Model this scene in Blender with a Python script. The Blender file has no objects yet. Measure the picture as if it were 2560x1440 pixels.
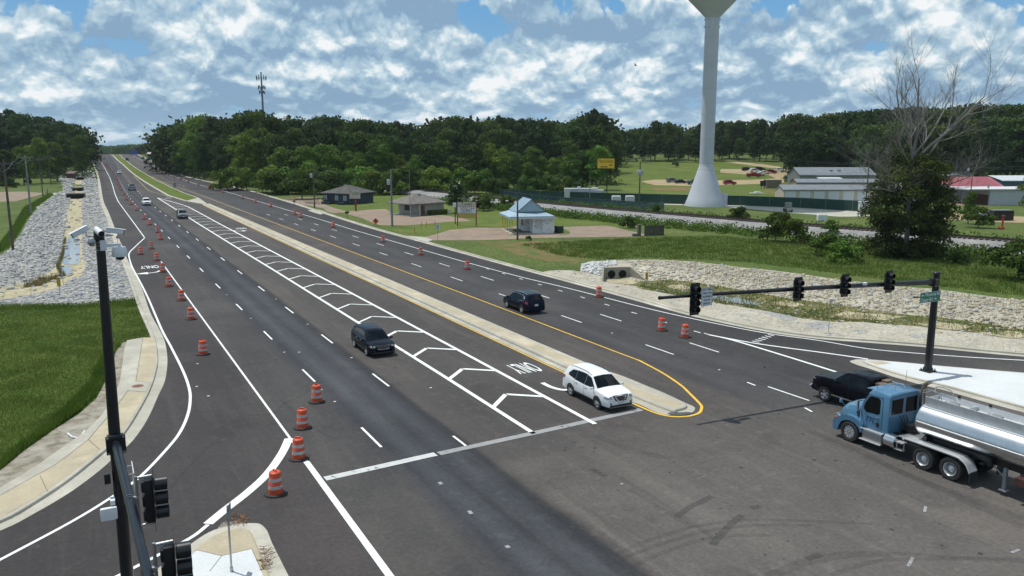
import bpy, bmesh, math, random
import numpy as np
from mathutils import Vector, Matrix
random.seed(7); RNG = np.random.default_rng(7)
SC = bpy.context.scene; COL = SC.collection; R = math.radians; PI = math.pi
# ---------------------------------------------------------------- camera
CAMH = 14.2; F = 2011.0
PITCH = math.atan((720-362)/F); YAW = math.atan((1280-188)/math.hypot(F, 358))
cd = bpy.data.cameras.new('camera'); cam = bpy.data.objects.new('camera', cd); COL.objects.link(cam)
cam.location = (0, 0, CAMH); cam.rotation_euler = (PI/2-PITCH, 0, -YAW)
cd.sensor_width = 36; cd.lens = F/2560*36; cd.clip_start = 0.2; cd.clip_end = 9000
SC.camera = cam
# ---------------------------------------------------------------- light
SUN = Vector((-1.27, 1.89, 6.5)).normalized()
sd = bpy.data.lights.new('sun', 'SUN'); sd.energy = 3.8; sd.angle = R(0.53); sd.color = (1, .96, .9)
so = bpy.data.objects.new('sun', sd); COL.objects.link(so); so.rotation_euler = SUN.to_track_quat('Z', 'Y').to_euler(); so.location = (0, 0, 60)
SC.view_settings.view_transform = 'Standard'; SC.view_settings.look = 'None'; SC.view_settings.gamma = 1
SC.view_settings.exposure = 0.0
W = bpy.data.worlds.new('World'); SC.world = W; W.use_nodes = True
def build_world():
    nt = W.node_tree; N = nt.nodes; L = nt.links; N.clear()
    out = N.new('ShaderNodeOutputWorld'); bg = N.new('ShaderNodeBackground'); sky = N.new('ShaderNodeTexSky')
    sky.sky_type = 'NISHITA'; sky.sun_disc = False; sky.sun_elevation = math.asin(SUN.z); sky.sun_rotation = math.atan2(SUN.x, SUN.y)
    sky.air_density = 1.2; sky.dust_density = 0.2; sky.ozone_density = 3
    L.new(sky.outputs[0], bg.inputs[0]); bg.inputs[1].default_value = 0.08
    tc = N.new('ShaderNodeTexCoord'); sp = N.new('ShaderNodeSeparateXYZ'); L.new(tc.outputs['Generated'], sp.inputs[0])
    def m(op, a, b=None, c=None, clamp=False):
        n = N.new('ShaderNodeMath'); n.operation = op; n.use_clamp = clamp
        for i, v in enumerate((a, b, c)):
            if v is None: continue
            if isinstance(v, (int, float)): n.inputs[i].default_value = v
            else: L.new(v, n.inputs[i])
        return n.outputs[0]
    def mapr(v, a, b, c=0., d=1., sm=False):
        n = N.new('ShaderNodeMapRange'); L.new(v, n.inputs[0]); n.inputs[1].default_value = a; n.inputs[2].default_value = b; n.inputs[3].default_value = c; n.inputs[4].default_value = d
        if sm: n.interpolation_type = 'SMOOTHSTEP'
        return n.outputs[0]
    x, y, z = sp.outputs
    az = m('ARCTAN2', x, y); zc = m('MAXIMUM', z, 0.0)
    v = m('LOGARITHM', m('ADD', zc, 0.10), 2.718)
    def coord(su, sv, dv, w):
        cb = N.new('ShaderNodeCombineXYZ'); L.new(m('MULTIPLY', az, su), cb.inputs[0]); L.new(m('ADD', m('MULTIPLY', v, sv), dv), cb.inputs[1]); cb.inputs[2].default_value = w; return cb.outputs[0]
    def fbm(c, scale, det, rough, dist=0.):
        n = N.new('ShaderNodeTexNoise'); n.noise_dimensions = '2D'; n.inputs['Scale'].default_value = scale; n.inputs['Detail'].default_value = det; n.inputs['Roughness'].default_value = rough; n.inputs['Distortion'].default_value = dist; L.new(c, n.inputs['Vector']); return n
    def billow(dv):
        c = coord(9.5, 2.5, dv, 1.3); w = fbm(c, 2.2, 5, .55)
        ad = N.new('ShaderNodeVectorMath'); ad.operation = 'MULTIPLY_ADD'; L.new(w.outputs['Color'], ad.inputs[0]); ad.inputs[1].default_value = (.30, .30, .30); L.new(c, ad.inputs[2])
        o = N.new('ShaderNodeTexVoronoi'); o.voronoi_dimensions = '2D'; o.feature = 'SMOOTH_F1'; o.inputs['Scale'].default_value = 1.25; o.inputs['Smoothness'].default_value = .5; o.inputs['Detail'].default_value = 3.5; o.inputs['Roughness'].default_value = .50; o.inputs['Lacunarity'].default_value = 2.3; L.new(ad.outputs[0], o.inputs['Vector'])
        return m('SUBTRACT', 1.0, o.outputs['Distance'])
    big = fbm(coord(7, 1.9, 0, 5.1), 1.0, 5, .5, .0).outputs[0]
    mid = fbm(coord(12, 3.4, 0, 9.7), 1.3, 6, .56, .0).outputs[0]
    b0 = billow(0.0); b1 = billow(0.12)
    edge = m('SUBTRACT', b0, b1)
    holes = None
    for (a0, e0, sa, se, k) in ((-.01, .160, .09, .04, 1.5), (.455, .150, .035, .028, 1.3), (.60, .158, .06, .018, 1.3), (.76, .162, .035, .018, .5), (1.07, .14, .06, .05, 1.5), (.80, .152, .012, .022, .9), (.235, .155, .02, .010, .5), (-.06, .10, .03, .01, .3), (.60, .12, .02, .008, .4)):
        da = m('DIVIDE', m('SUBTRACT', az, a0), sa); de = m('DIVIDE', m('SUBTRACT', z, e0), se)
        g = m('MULTIPLY', m('EXPONENT', m('MULTIPLY', m('ADD', m('MULTIPLY', da, da), m('MULTIPLY', de, de)), -1.0)), k)
        holes = g if holes is None else m('ADD', holes, g)
    cover = m('SUBTRACT', m('ADD', 2.14, m('MULTIPLY', m('SUBTRACT', b0, .62), 2.0)), m('MULTIPLY', holes, 1.0))
    # overhead, outside the picture, the cover is more broken
    over = m('MULTIPLY', mapr(z, .22, .45), mapr(mid, .58, .42))
    cover = m('SUBTRACT', cover, over)
    mask = mapr(cover, .30, .60, 0, 1, True)
    lit = m('ADD', .69, m('MULTIPLY', m('SUBTRACT', big, .5), 1.7)); lit = m('ADD', lit, m('MULTIPLY', m('SUBTRACT', mid, .5), .6))
    lit = m('ADD', lit, m('MULTIPLY', edge, 1.3)); lit = m('ADD', lit, m('MULTIPLY', m('SUBTRACT', b0, .66), .9)); lit = m('ADD', lit, mapr(cover, .45, .95, .18, 0), clamp=True)
    ramp = N.new('ShaderNodeValToRGB'); L.new(lit, ramp.inputs[0]); e = ramp.color_ramp.elements
    e[0].position = 0.0; e[0].color = (.25, .39, .55, 1); e[1].position = 1.0; e[1].color = (.92, .95, .97, 1)
    q = e.new(0.25); q.color = (.34, .50, .64, 1); q = e.new(0.5); q.color = (.46, .61, .72, 1); q = e.new(0.72); q.color = (.66, .78, .84, 1)
    cb = N.new('ShaderNodeBackground'); L.new(ramp.outputs[0], cb.inputs[0]); cb.inputs[1].default_value = 1.0
    # clear blue between the clouds, low in the sky
    lb = N.new('ShaderNodeBackground'); lr = N.new('ShaderNodeMix'); lr.data_type = 'RGBA'; L.new(mapr(z, .02, .2), lr.inputs['Factor']); lr.inputs['A'].default_value = (.30, .50, .68, 1); lr.inputs['B'].default_value = (.13, .36, .67, 1); L.new(lr.outputs['Result'], lb.inputs[0])
    m0 = N.new('ShaderNodeMixShader'); L.new(mapr(z, .2, .5, 0, 1), m0.inputs[0]); L.new(lb.outputs[0], m0.inputs[1]); L.new(bg.outputs[0], m0.inputs[2])
    hb = N.new('ShaderNodeBackground'); hb.inputs[0].default_value = (.37, .53, .68, 1); hb.inputs[1].default_value = 1.0
    mx = N.new('ShaderNodeMixShader'); L.new(mask, mx.inputs[0]); L.new(m0.outputs[0], mx.inputs[1]); L.new(cb.outputs[0], mx.inputs[2])
    m2 = N.new('ShaderNodeMixShader'); L.new(mapr(z, 0, .045, .55, 0), m2.inputs[0]); L.new(mx.outputs[0], m2.inputs[1]); L.new(hb.outputs[0], m2.inputs[2])
    L.new(m2.outputs[0], out.inputs[0])
    W.cycles.sampling_method = 'MANUAL'; W.cycles.sample_map_resolution = 512
build_world()
# ---------------------------------------------------------------- photo geometry -> ground
FW = np.array([math.sin(YAW)*math.cos(PITCH), math.cos(YAW)*math.cos(PITCH), -math.sin(PITCH)])
RT = np.array([math.cos(YAW), -math.sin(YAW), 0.0]); UP = np.cross(RT, FW); C0 = np.array([0, 0, CAMH])
def ray(px, py): return FW*F+RT*(px-1280)-UP*(py-720)
def sstep(a, b, x): t = np.clip((x-a)/(b-a), 0, 1); return t*t*(3-2*t)
def dpoly(x, y, pl):
    d = np.full(np.shape(x), 1e9)
    for (x0, y0), (x1, y1) in zip(pl[:-1], pl[1:]):
        vx, vy = x1-x0, y1-y0; t = np.clip(((x-x0)*vx+(y-y0)*vy)/(vx*vx+vy*vy), 0, 1)
        d = np.minimum(d, np.hypot(x-x0-t*vx, y-y0-t*vy))
    return d
def G0(px, py, z=0.0):
    d = ray(px, py); t = (z-CAMH)/d[2]; p = C0+d*t; return (p[0], p[1])
DITCHW = [G0(x, y, -1.2) for x, y in ((203, 428), (198, 452), (194, 480), (189, 515), (184, 560), (181, 600), (175, 650), (155, 690), (110, 712), (40, 728), (-90, 745), (-400, 760))]
DITCHE = [G0(x, y, -1.0) for x, y in ((1545, 702), (1600, 712), (1680, 722), (1780, 742), (1900, 768), (2050, 790), (2250, 808), (2450, 832), (2700, 862), (3000, 890))]
RAIL = [(84, 300), (88, 230), (90.5, 190), (92.2, 166.5), (95.8, 139.8), (101, 112), (106.3, 88), (110.4, 72), (114, 60), (119, 45), (127, 25), (140, 0), (160, -30)]
def hraw(x, y):
    x = np.asarray(x, float); y = np.asarray(y, float)
    Yp = [-500, 300, 350, 400, 450, 500, 560, 620, 680, 740, 800, 860, 950, 1100, 4000]
    Zp = [0, 0, .1, .4, 0.95, 1.75, 3.1, 4.6, 5.7, 6.2, 6.0, 5.2, 3.2, 0, 0]
    h1 = np.interp(y, Yp, Zp)
    dep = x*FW[0]/math.hypot(FW[0], FW[1])+y*FW[1]/math.hypot(FW[0], FW[1])
    h2 = np.clip((dep-300)*.05, 0, 8.5)
    s = sstep(110, 190, x); h = h1*(1-s)+h2*s
    d = dpoly(x, y, DITCHW); h = h-1.5*(1-sstep(1.0, 6.3, d))*sstep(330, 250, y)
    d = dpoly(x, y, DITCHE); h = h-1.25*(1-sstep(0.8, 6.4, d))
    d = dpoly(x, y, RAIL); h = h+1.1*(1-sstep(2.2, 6.5, d))
    return h
def axis(segs):
    a = []
    for s, e, st in segs: a += list(np.arange(s, e, st))
    return np.array(a+[segs[-1][1]])
GX = axis(((-3000, -400, 200), (-400, -80, 20), (-80, -24, 4), (-24, 132, 2), (132, 260, 8), (260, 600, 17), (600, 3200, 130)))
GY = axis(((-400, -60, 34), (-60, 16, 4), (16, 270, 2), (270, 520, 5), (520, 900, 10), (900, 1300, 40), (1300, 4500, 200)))
GZ = hraw(*np.meshgrid(GX, GY, indexing='ij'))
def tz(x, y):
    i = min(max(int(np.searchsorted(GX, x, 'right'))-1, 0), len(GX)-2); j = min(max(int(np.searchsorted(GY, y, 'right'))-1, 0), len(GY)-2)
    u = (x-GX[i])/(GX[i+1]-GX[i]); v = (y-GY[j])/(GY[j+1]-GY[j])
    a, b, c, d = GZ[i, j], GZ[i+1, j], GZ[i+1, j+1], GZ[i, j+1]
    return a+(b-a)*u+(c-b)*v if u >= v else a+(c-d)*u+(d-a)*v
def gp(px, py):
    """photo pixel -> point on the terrain"""
    d = ray(px, py); d = d/math.hypot(d[0], d[1]); t = 8.0; pt = t
    while t < 2500:
        p = C0+d*t
        if p[2] < tz(p[0], p[1]):
            lo, hi = pt, t
            for _ in range(22):
                mid = (lo+hi)/2; p = C0+d*mid
                if p[2] < tz(p[0], p[1]): hi = mid
                else: lo = mid
            return Vector((p[0], p[1], tz(p[0], p[1])))
        pt = t; t += max(.25, t*.006)
    return Vector((p[0], p[1], 0))
def z_at(px, py, x, y):
    """height that puts pixel row py above ground point x,y"""
    d = FW[0]*x+FW[1]*y; a = (720-py)/F
    lo, hi = -5., 90.
    for _ in range(40):
        mid = (lo+hi)/2; v = np.array([x, y, mid-CAMH])
        if 720-F*(v@UP)/(v@FW) > py: lo = mid
        else: hi = mid
    return lo
def at_depth(px, dep):
    """ground point in pixel column px (near the horizon) at axis depth dep"""
    k = (px-1280)/math.hypot(F, 358)
    f = np.array([math.sin(YAW), math.cos(YAW)]); r = np.array([math.cos(YAW), -math.sin(YAW)])
    p = (f+r*k)*dep; return float(p[0]), float(p[1])
# ---------------------------------------------------------------- tagging
def tag(o, label=None, cat=None, group=None, kind=None):
    if label: o['label'] = label
    if cat: o['category'] = cat
    if group: o['group'] = group
    if kind: o['kind'] = kind
    return o
def root(name, loc, rz=0, label=None, cat=None, group=None):
    o = bpy.data.objects.new(name, None); COL.objects.link(o); o.location = loc; o.rotation_euler = (0, 0, rz)
    o.empty_display_size = .5
    return tag(o, label, cat, group)
def copy_tree(o, parent=None):
    c = o.copy(); COL.objects.link(c); c.parent = parent
    for ch in list(o.children): copy_tree(ch, c)
    return c
# ---------------------------------------------------------------- materials
MATS = {}
def mat(name, c, c2=None, scale=8, rough=.6, metal=0, bump=0, bscale=None, detail=6, spec=.5, trans=0, alpha=1, lo=.35, hi=.65, coat=0, objrand=0):
    if name in MATS: return MATS[name]
    M = bpy.data.materials.new(name); M.use_nodes = True; N = M.node_tree.nodes; L = M.node_tree.links
    b = N['Principled BSDF']; b.inputs['Roughness'].default_value = rough; b.inputs['Metallic'].default_value = metal
    b.inputs['Base Color'].default_value = (*c, 1); b.inputs['Specular IOR Level'].default_value = spec
    b.inputs['Coat Weight'].default_value = coat; b.inputs['Coat Roughness'].default_value = .04
    tc = N.new('ShaderNodeTexCoord')
    if c2 is not None:
        n = N.new('ShaderNodeTexNoise'); n.inputs['Scale'].default_value = scale; n.inputs['Detail'].default_value = detail; n.inputs['Roughness'].default_value = .62
        L.new(tc.outputs['Object'], n.inputs['Vector'])
        mr = N.new('ShaderNodeMapRange'); mr.inputs[1].default_value = lo; mr.inputs[2].default_value = hi; L.new(n.outputs[0], mr.inputs[0])
        mx = N.new('ShaderNodeMix'); mx.data_type = 'RGBA'; mx.inputs['A'].default_value = (*c, 1); mx.inputs['B'].default_value = (*c2, 1)
        L.new(mr.outputs[0], mx.inputs['Factor']); col = mx.outputs['Result']
        if objrand:
            oi = N.new('ShaderNodeObjectInfo'); hs = N.new('ShaderNodeHueSaturation'); m2 = N.new('ShaderNodeMapRange')
            m2.inputs[3].default_value = 1-objrand; m2.inputs[4].default_value = 1+objrand; L.new(oi.outputs['Random'], m2.inputs[0]); L.new(m2.outputs[0], hs.inputs['Value'])
            m3 = N.new('ShaderNodeMapRange'); m3.inputs[3].default_value = .475; m3.inputs[4].default_value = .515
            w = N.new('ShaderNodeMath'); w.operation = 'FRACT'; w2 = N.new('ShaderNodeMath'); w2.operation = 'MULTIPLY'; w2.inputs[1].default_value = 7.31
            L.new(oi.outputs['Random'], w2.inputs[0]); L.new(w2.outputs[0], w.inputs[0]); L.new(w.outputs[0], m3.inputs[0]); L.new(m3.outputs[0], hs.inputs['Hue'])
            L.new(col, hs.inputs['Color']); col = hs.outputs[0]
        L.new(col, b.inputs['Base Color'])
    if bump:
        n = N.new('ShaderNodeTexNoise'); n.inputs['Scale'].default_value = bscale or scale*3; n.inputs['Detail'].default_value = 5; L.new(tc.outputs['Object'], n.inputs['Vector'])
        bp = N.new('ShaderNodeBump'); bp.inputs['Strength'].default_value = bump; bp.inputs['Distance'].default_value = .05; L.new(n.outputs[0], bp.inputs['Height']); L.new(bp.outputs[0], b.inputs['Normal'])
    if alpha < 1: b.inputs['Alpha'].default_value = alpha
    if trans:
        t = N.new('ShaderNodeBsdfTranslucent'); ms = N.new('ShaderNodeMixShader'); ms.inputs[0].default_value = trans
        if c2 is not None: L.new(col, t.inputs[0])
        else: t.inputs[0].default_value = (*c, 1)
        L.new(b.outputs[0], ms.inputs[1]); L.new(t.outputs[0], ms.inputs[2]); L.new(ms.outputs[0], N['Material Output'].inputs[0])
    MATS[name] = M; return M
def ground_mat(name, layers, rough=.95, bump=.6, bscale=12, fine=None, finek=.25):
    """layers: [(color)], then (color, scale, lo, hi, seed) mixed over one another"""
    M = bpy.data.materials.new(name); M.use_nodes = True; N = M.node_tree.nodes; L = M.node_tree.links; b = N['Principled BSDF']
    b.inputs['Roughness'].default_value = rough; b.inputs['Specular IOR Level'].default_value = .25
    tc = N.new('ShaderNodeTexCoord'); col = None
    base = N.new('ShaderNodeRGB'); base.outputs[0].default_value = (*layers[0], 1); col = base.outputs[0]
    for (c, s, lo, hi, seed) in layers[1:]:
        mp = N.new('ShaderNodeMapping'); mp.inputs['Location'].default_value = (seed*13.1, seed*7.7, 0); L.new(tc.outputs['Object'], mp.inputs[0])
        sx = s if isinstance(s, tuple) else (s, s, s); mp.inputs['Scale'].default_value = sx
        n = N.new('ShaderNodeTexNoise'); n.inputs['Scale'].default_value = 1; n.inputs['Detail'].default_value = 8; n.inputs['Roughness'].default_value = .65; L.new(mp.outputs[0], n.inputs['Vector'])
        mr = N.new('ShaderNodeMapRange'); mr.inputs[1].default_value = lo; mr.inputs[2].default_value = hi; L.new(n.outputs[0], mr.inputs[0])
        mx = N.new('ShaderNodeMix'); mx.data_type = 'RGBA'; L.new(mr.outputs[0], mx.inputs['Factor']); L.new(col, mx.inputs['A']); mx.inputs['B'].default_value = (*c, 1); col = mx.outputs['Result']
    if fine:
        n = N.new('ShaderNodeTexNoise'); n.inputs['Scale'].default_value = fine; n.inputs['Detail'].default_value = 3; L.new(tc.outputs['Object'], n.inputs['Vector'])
        mr = N.new('ShaderNodeMapRange'); mr.inputs[1].default_value = .3; mr.inputs[2].default_value = .7; mr.inputs[3].default_value = 1-finek; mr.inputs[4].default_value = 1+finek; L.new(n.outputs[0], mr.inputs[0])
        vm = N.new('ShaderNodeVectorMath'); vm.operation = 'SCALE'; L.new(col, vm.inputs[0]); L.new(mr.outputs[0], vm.inputs['Scale']); col = vm.outputs[0]
    L.new(col, b.inputs['Base Color'])
    if bump:
        n = N.new('ShaderNodeTexNoise'); n.inputs['Scale'].default_value = bscale; n.inputs['Detail'].default_value = 6; L.new(tc.outputs['Object'], n.inputs['Vector'])
        bp = N.new('ShaderNodeBump'); bp.inputs['Strength'].default_value = bump; bp.inputs['Distance'].default_value = .08; L.new(n.outputs[0], bp.inputs['Height']); L.new(bp.outputs[0], b.inputs['Normal'])
    MATS[name] = M; return M
def asphalt_mat():
    """new asphalt; wheel-polished lanes are bluer and darker, the turning area browner (real paving colour, by lane)"""
    M = ground_mat('asphalt', [(.076, .071, .068), ((.054, .052, .051), (.10, .05, 1), .38, .62, 1), ((.095, .088, .081), (.9, .05, 1), .5, .75, 2), ((.046, .044, .043), .35, .56, .76, 3), ((.104, .097, .090), 1.4, .55, .78, 6), ((.058, .055, .053), .12, .52, .70, 7), ((.098, .090, .083), .07, .55, .72, 8)], rough=.86, bump=.25, bscale=22, fine=6, finek=.13)
    N = M.node_tree.nodes; L = M.node_tree.links; b = N['Principled BSDF']; src = b.inputs['Base Color'].links[0].from_socket
    tc = N.new('ShaderNodeTexCoord'); sp = N.new('ShaderNodeSeparateXYZ'); L.new(tc.outputs['Object'], sp.inputs[0])
    wob = N.new('ShaderNodeTexNoise'); wob.inputs['Scale'].default_value = .08; L.new(tc.outputs['Object'], wob.inputs['Vector'])
    def m(op, a, b_=None, clamp=False):
        n = N.new('ShaderNodeMath'); n.operation = op; n.use_clamp = clamp
        for i, v in enumerate((a, b_)):
            if v is None: continue
            if isinstance(v, (int, float)): n.inputs[i].default_value = v
            else: L.new(v, n.inputs[i])
        return n.outputs[0]
    # follow the road's slow bend: shift x by the bend
    mr = N.new('ShaderNodeMapRange'); mr.inputs[1].default_value = 235; mr.inputs[2].default_value = 770; mr.inputs[3].default_value = 0; mr.inputs[4].default_value = 7.5; mr.interpolation_type = 'SMOOTHSTEP'; L.new(sp.outputs[1], mr.inputs[0])
    xx = m('ADD', m('SUBTRACT', sp.outputs[0], mr.outputs[0]), m('MULTIPLY', m('SUBTRACT', wob.outputs[0], .5), .5))
    cr = N.new('ShaderNodeValToRGB'); t = m('DIVIDE', xx, 60.0); L.new(t, cr.inputs[0]); e = cr.color_ramp.elements
    stops = [(-.2, (.80, .76, .78)), (7.8, (.80, .76, .79)), (8.3, (.98, .98, .97)), (11.0, (.90, .90, .93)), (11.9, (.58, .65, .77)), (12.7, (.98, 1.10, 1.30)), (13.6, (.60, .67, .79)), (14.4, (.92, 1.03, 1.2)), (15.4, (.42, .46, .54)), (15.75, (1.30, 1.23, 1.18)), (18, (1.10, 1.06, 1.04)), (26, (1.18, 1.12, 1.09)), (31.3, (1.20, 1.14, 1.10)), (32.4, (.74, .76, .82)), (33.5, (.92, .95, 1.02)), (35.2, (.78, .80, .86)), (36.5, (.88, .90, .96)), (38.4, (.74, .75, .80)), (41, (.70, .71, .74)), (46, (.62, .63, .66))]
    e[0].position = max(stops[0][1+0][0]*0, 0); e[0].color = (*[c*.5 for c in stops[0][1]], 1); e[1].position = stops[-1][0]/60; e[1].color = (*[c*.5 for c in stops[-1][1]], 1)
    for p, c in stops[1:-1]:
        q = e.new(p/60); q.color = (*[k*.5 for k in c], 1)
    # south of the stop line only the kerbside dark strip keeps going, the rest is the open junction
    jn = N.new('ShaderNodeMapRange'); L.new(sp.outputs[1], jn.inputs[0]); jn.inputs[1].default_value = 34; jn.inputs[2].default_value = 24; jn.inputs[3].default_value = 0; jn.inputs[4].default_value = 1
    xg = N.new('ShaderNodeMapRange'); L.new(sp.outputs[0], xg.inputs[0]); xg.inputs[1].default_value = 15.8; xg.inputs[2].default_value = 16.2
    f = m('MULTIPLY', jn.outputs[0], xg.outputs[0])
    mx = N.new('ShaderNodeMix'); mx.data_type = 'RGBA'; L.new(f, mx.inputs['Factor']); L.new(cr.outputs[0], mx.inputs['A']); mx.inputs['B'].default_value = (.80, .77, .74, 1)
    vm = N.new('ShaderNodeVectorMath'); vm.operation = 'MULTIPLY'; L.new(src, vm.inputs[0]); L.new(mx.outputs['Result'], vm.inputs[1])
    v2 = N.new('ShaderNodeVectorMath'); v2.operation = 'SCALE'; v2.inputs['Scale'].default_value = 1.8; L.new(vm.outputs[0], v2.inputs[0]); L.new(v2.outputs[0], b.inputs['Base Color'])
    return M
ASPH = asphalt_mat()
GRASS = ground_mat('rough_grass', [(.066, .100, .018), ((.125, .140, .040), .045, .42, .66, 1), ((.030, .065, .012), .11, .5, .7, 2), ((.16, .135, .055), .028, .58, .76, 3), ((.080, .115, .022), .6, .45, .6, 5)], fine=2.2, finek=.45, bump=1, bscale=5)
LAWN = ground_mat('mown_grass', [(.088, .122, .018), ((.125, .150, .030), .06, .45, .7, 1), ((.052, .095, .012), .15, .5, .7, 2), ((.15, .155, .045), .5, .6, .8, 4)], fine=2.5, finek=.3, bump=.7, bscale=6)
NEARG = ground_mat('verge_grass', [(.065, .110, .013), ((.10, .145, .022), .12, .42, .66, 1), ((.035, .065, .012), .5, .5, .7, 2), ((.055, .100, .020), 1.8, .5, .75, 6)], fine=9, finek=.5, bump=1, bscale=14)
RIP = ground_mat('riprap_bed', [(.33, .325, .30), ((.25, .255, .26), .5, .4, .65, 1), ((.42, .40, .34), .22, .5, .7, 2), ((.10, .10, .09), 2.2, .56, .66, 3)], bump=1, bscale=3, fine=4, finek=.3)
RIPE = ground_mat('riprap_bed_pale', [(.42, .385, .30), ((.31, .285, .23), .5, .4, .65, 1), ((.50, .47, .38), .2, .5, .7, 2), ((.10, .10, .09), 1.6, .64, .72, 3)], bump=1, bscale=3, fine=4, finek=.25)
SAND = ground_mat('silt', [(.46, .40, .27), ((.33, .30, .19), .6, .4, .65, 1), ((.12, .14, .05), .9, .55, .68, 2), ((.20, .18, .12), 3, .55, .7, 4)], bump=.6, bscale=6, fine=5, finek=.2)
WEEDS = ground_mat('ditch_weeds', [(.12, .125, .045), ((.22, .19, .09), .5, .45, .65, 1), ((.04, .065, .015), 1.2, .5, .7, 2), ((.30, .27, .18), .35, .62, .7, 4)], bump=1, bscale=6, fine=5, finek=.4)
DRYG = ground_mat('dry_grass', [(.15, .115, .045), ((.075, .11, .02), .25, .45, .6, 1), ((.19, .14, .06), .6, .5, .7, 2)], bump=1, bscale=6, fine=3, finek=.3)
PAD = ground_mat('worn_drive', [(.27, .20, .15), ((.21, .17, .135), .2, .4, .65, 1), ((.31, .25, .18), .5, .5, .7, 2), ((.15, .12, .10), .8, .62, .74, 3)], bump=.3, bscale=10, fine=6, finek=.12)
DIRT = ground_mat('dirt_lot', [(.36, .28, .17), ((.28, .22, .12), .15, .45, .65, 1), ((.16, .18, .06), .3, .6, .72, 2)], bump=.3, bscale=6)
BALL = ground_mat('ballast', [(.27, .265, .26), ((.19, .19, .19), 1.5, .4, .65, 1), ((.34, .33, .31), .4, .5, .7, 2)], bump=1, bscale=8, fine=7, finek=.3)
CONC = ground_mat('concrete', [(.42, .40, .335), ((.35, .33, .275), .5, .4, .65, 1), ((.54, .51, .44), .25, .5, .7, 2), ((.30, .27, .20), 1.2, .66, .8, 3)], rough=.85, bump=.15, bscale=20, fine=9, finek=.07)
CONCT = ground_mat('tan_concrete', [(.43, .375, .265), ((.375, .325, .23), .6, .4, .65, 1), ((.55, .48, .35), .3, .5, .7, 2)], rough=.85, bump=.12, bscale=20, fine=10, finek=.06)
CONCW = ground_mat('new_concrete', [(.60, .62, .62), ((.53, .55, .55), .4, .4, .7, 1), ((.50, .49, .45), 1.1, .64, .8, 3)], rough=.8, bump=.1, bscale=20, fine=10, finek=.05)
GRIT = ground_mat('gutter_grit', [(.20, .18, .15), ((.33, .30, .24), 2.5, .45, .6, 1), ((.08, .075, .06), 4, .5, .65, 2)], bump=.8, bscale=15)
def paint_mat(name, c, wear=.0, c2=(.10, .10, .10)):
    M = ground_mat(name, [c, (tuple(k*.88 for k in c), 1.2, .4, .65, 1), (c2, 2.3, .66-wear*.3, .74-wear*.25, 2), (tuple(k*.8 for k in c), (5, 1, 1), .55, .7, 3)], rough=.55, bump=.1, bscale=30); return M
WHITE = paint_mat('white_marking', (.80, .82, .80)); WWORN = paint_mat('worn_marking', (.31, .31, .31), wear=.25); WMID = paint_mat('scuffed_marking', (.56, .57, .56), wear=.25)
YEL = paint_mat('yellow_marking', (.78, .47, .05)); YELF = paint_mat('faded_yellow_marking', (.50, .40, .20), wear=.3, c2=(.25, .22, .17))
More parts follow.
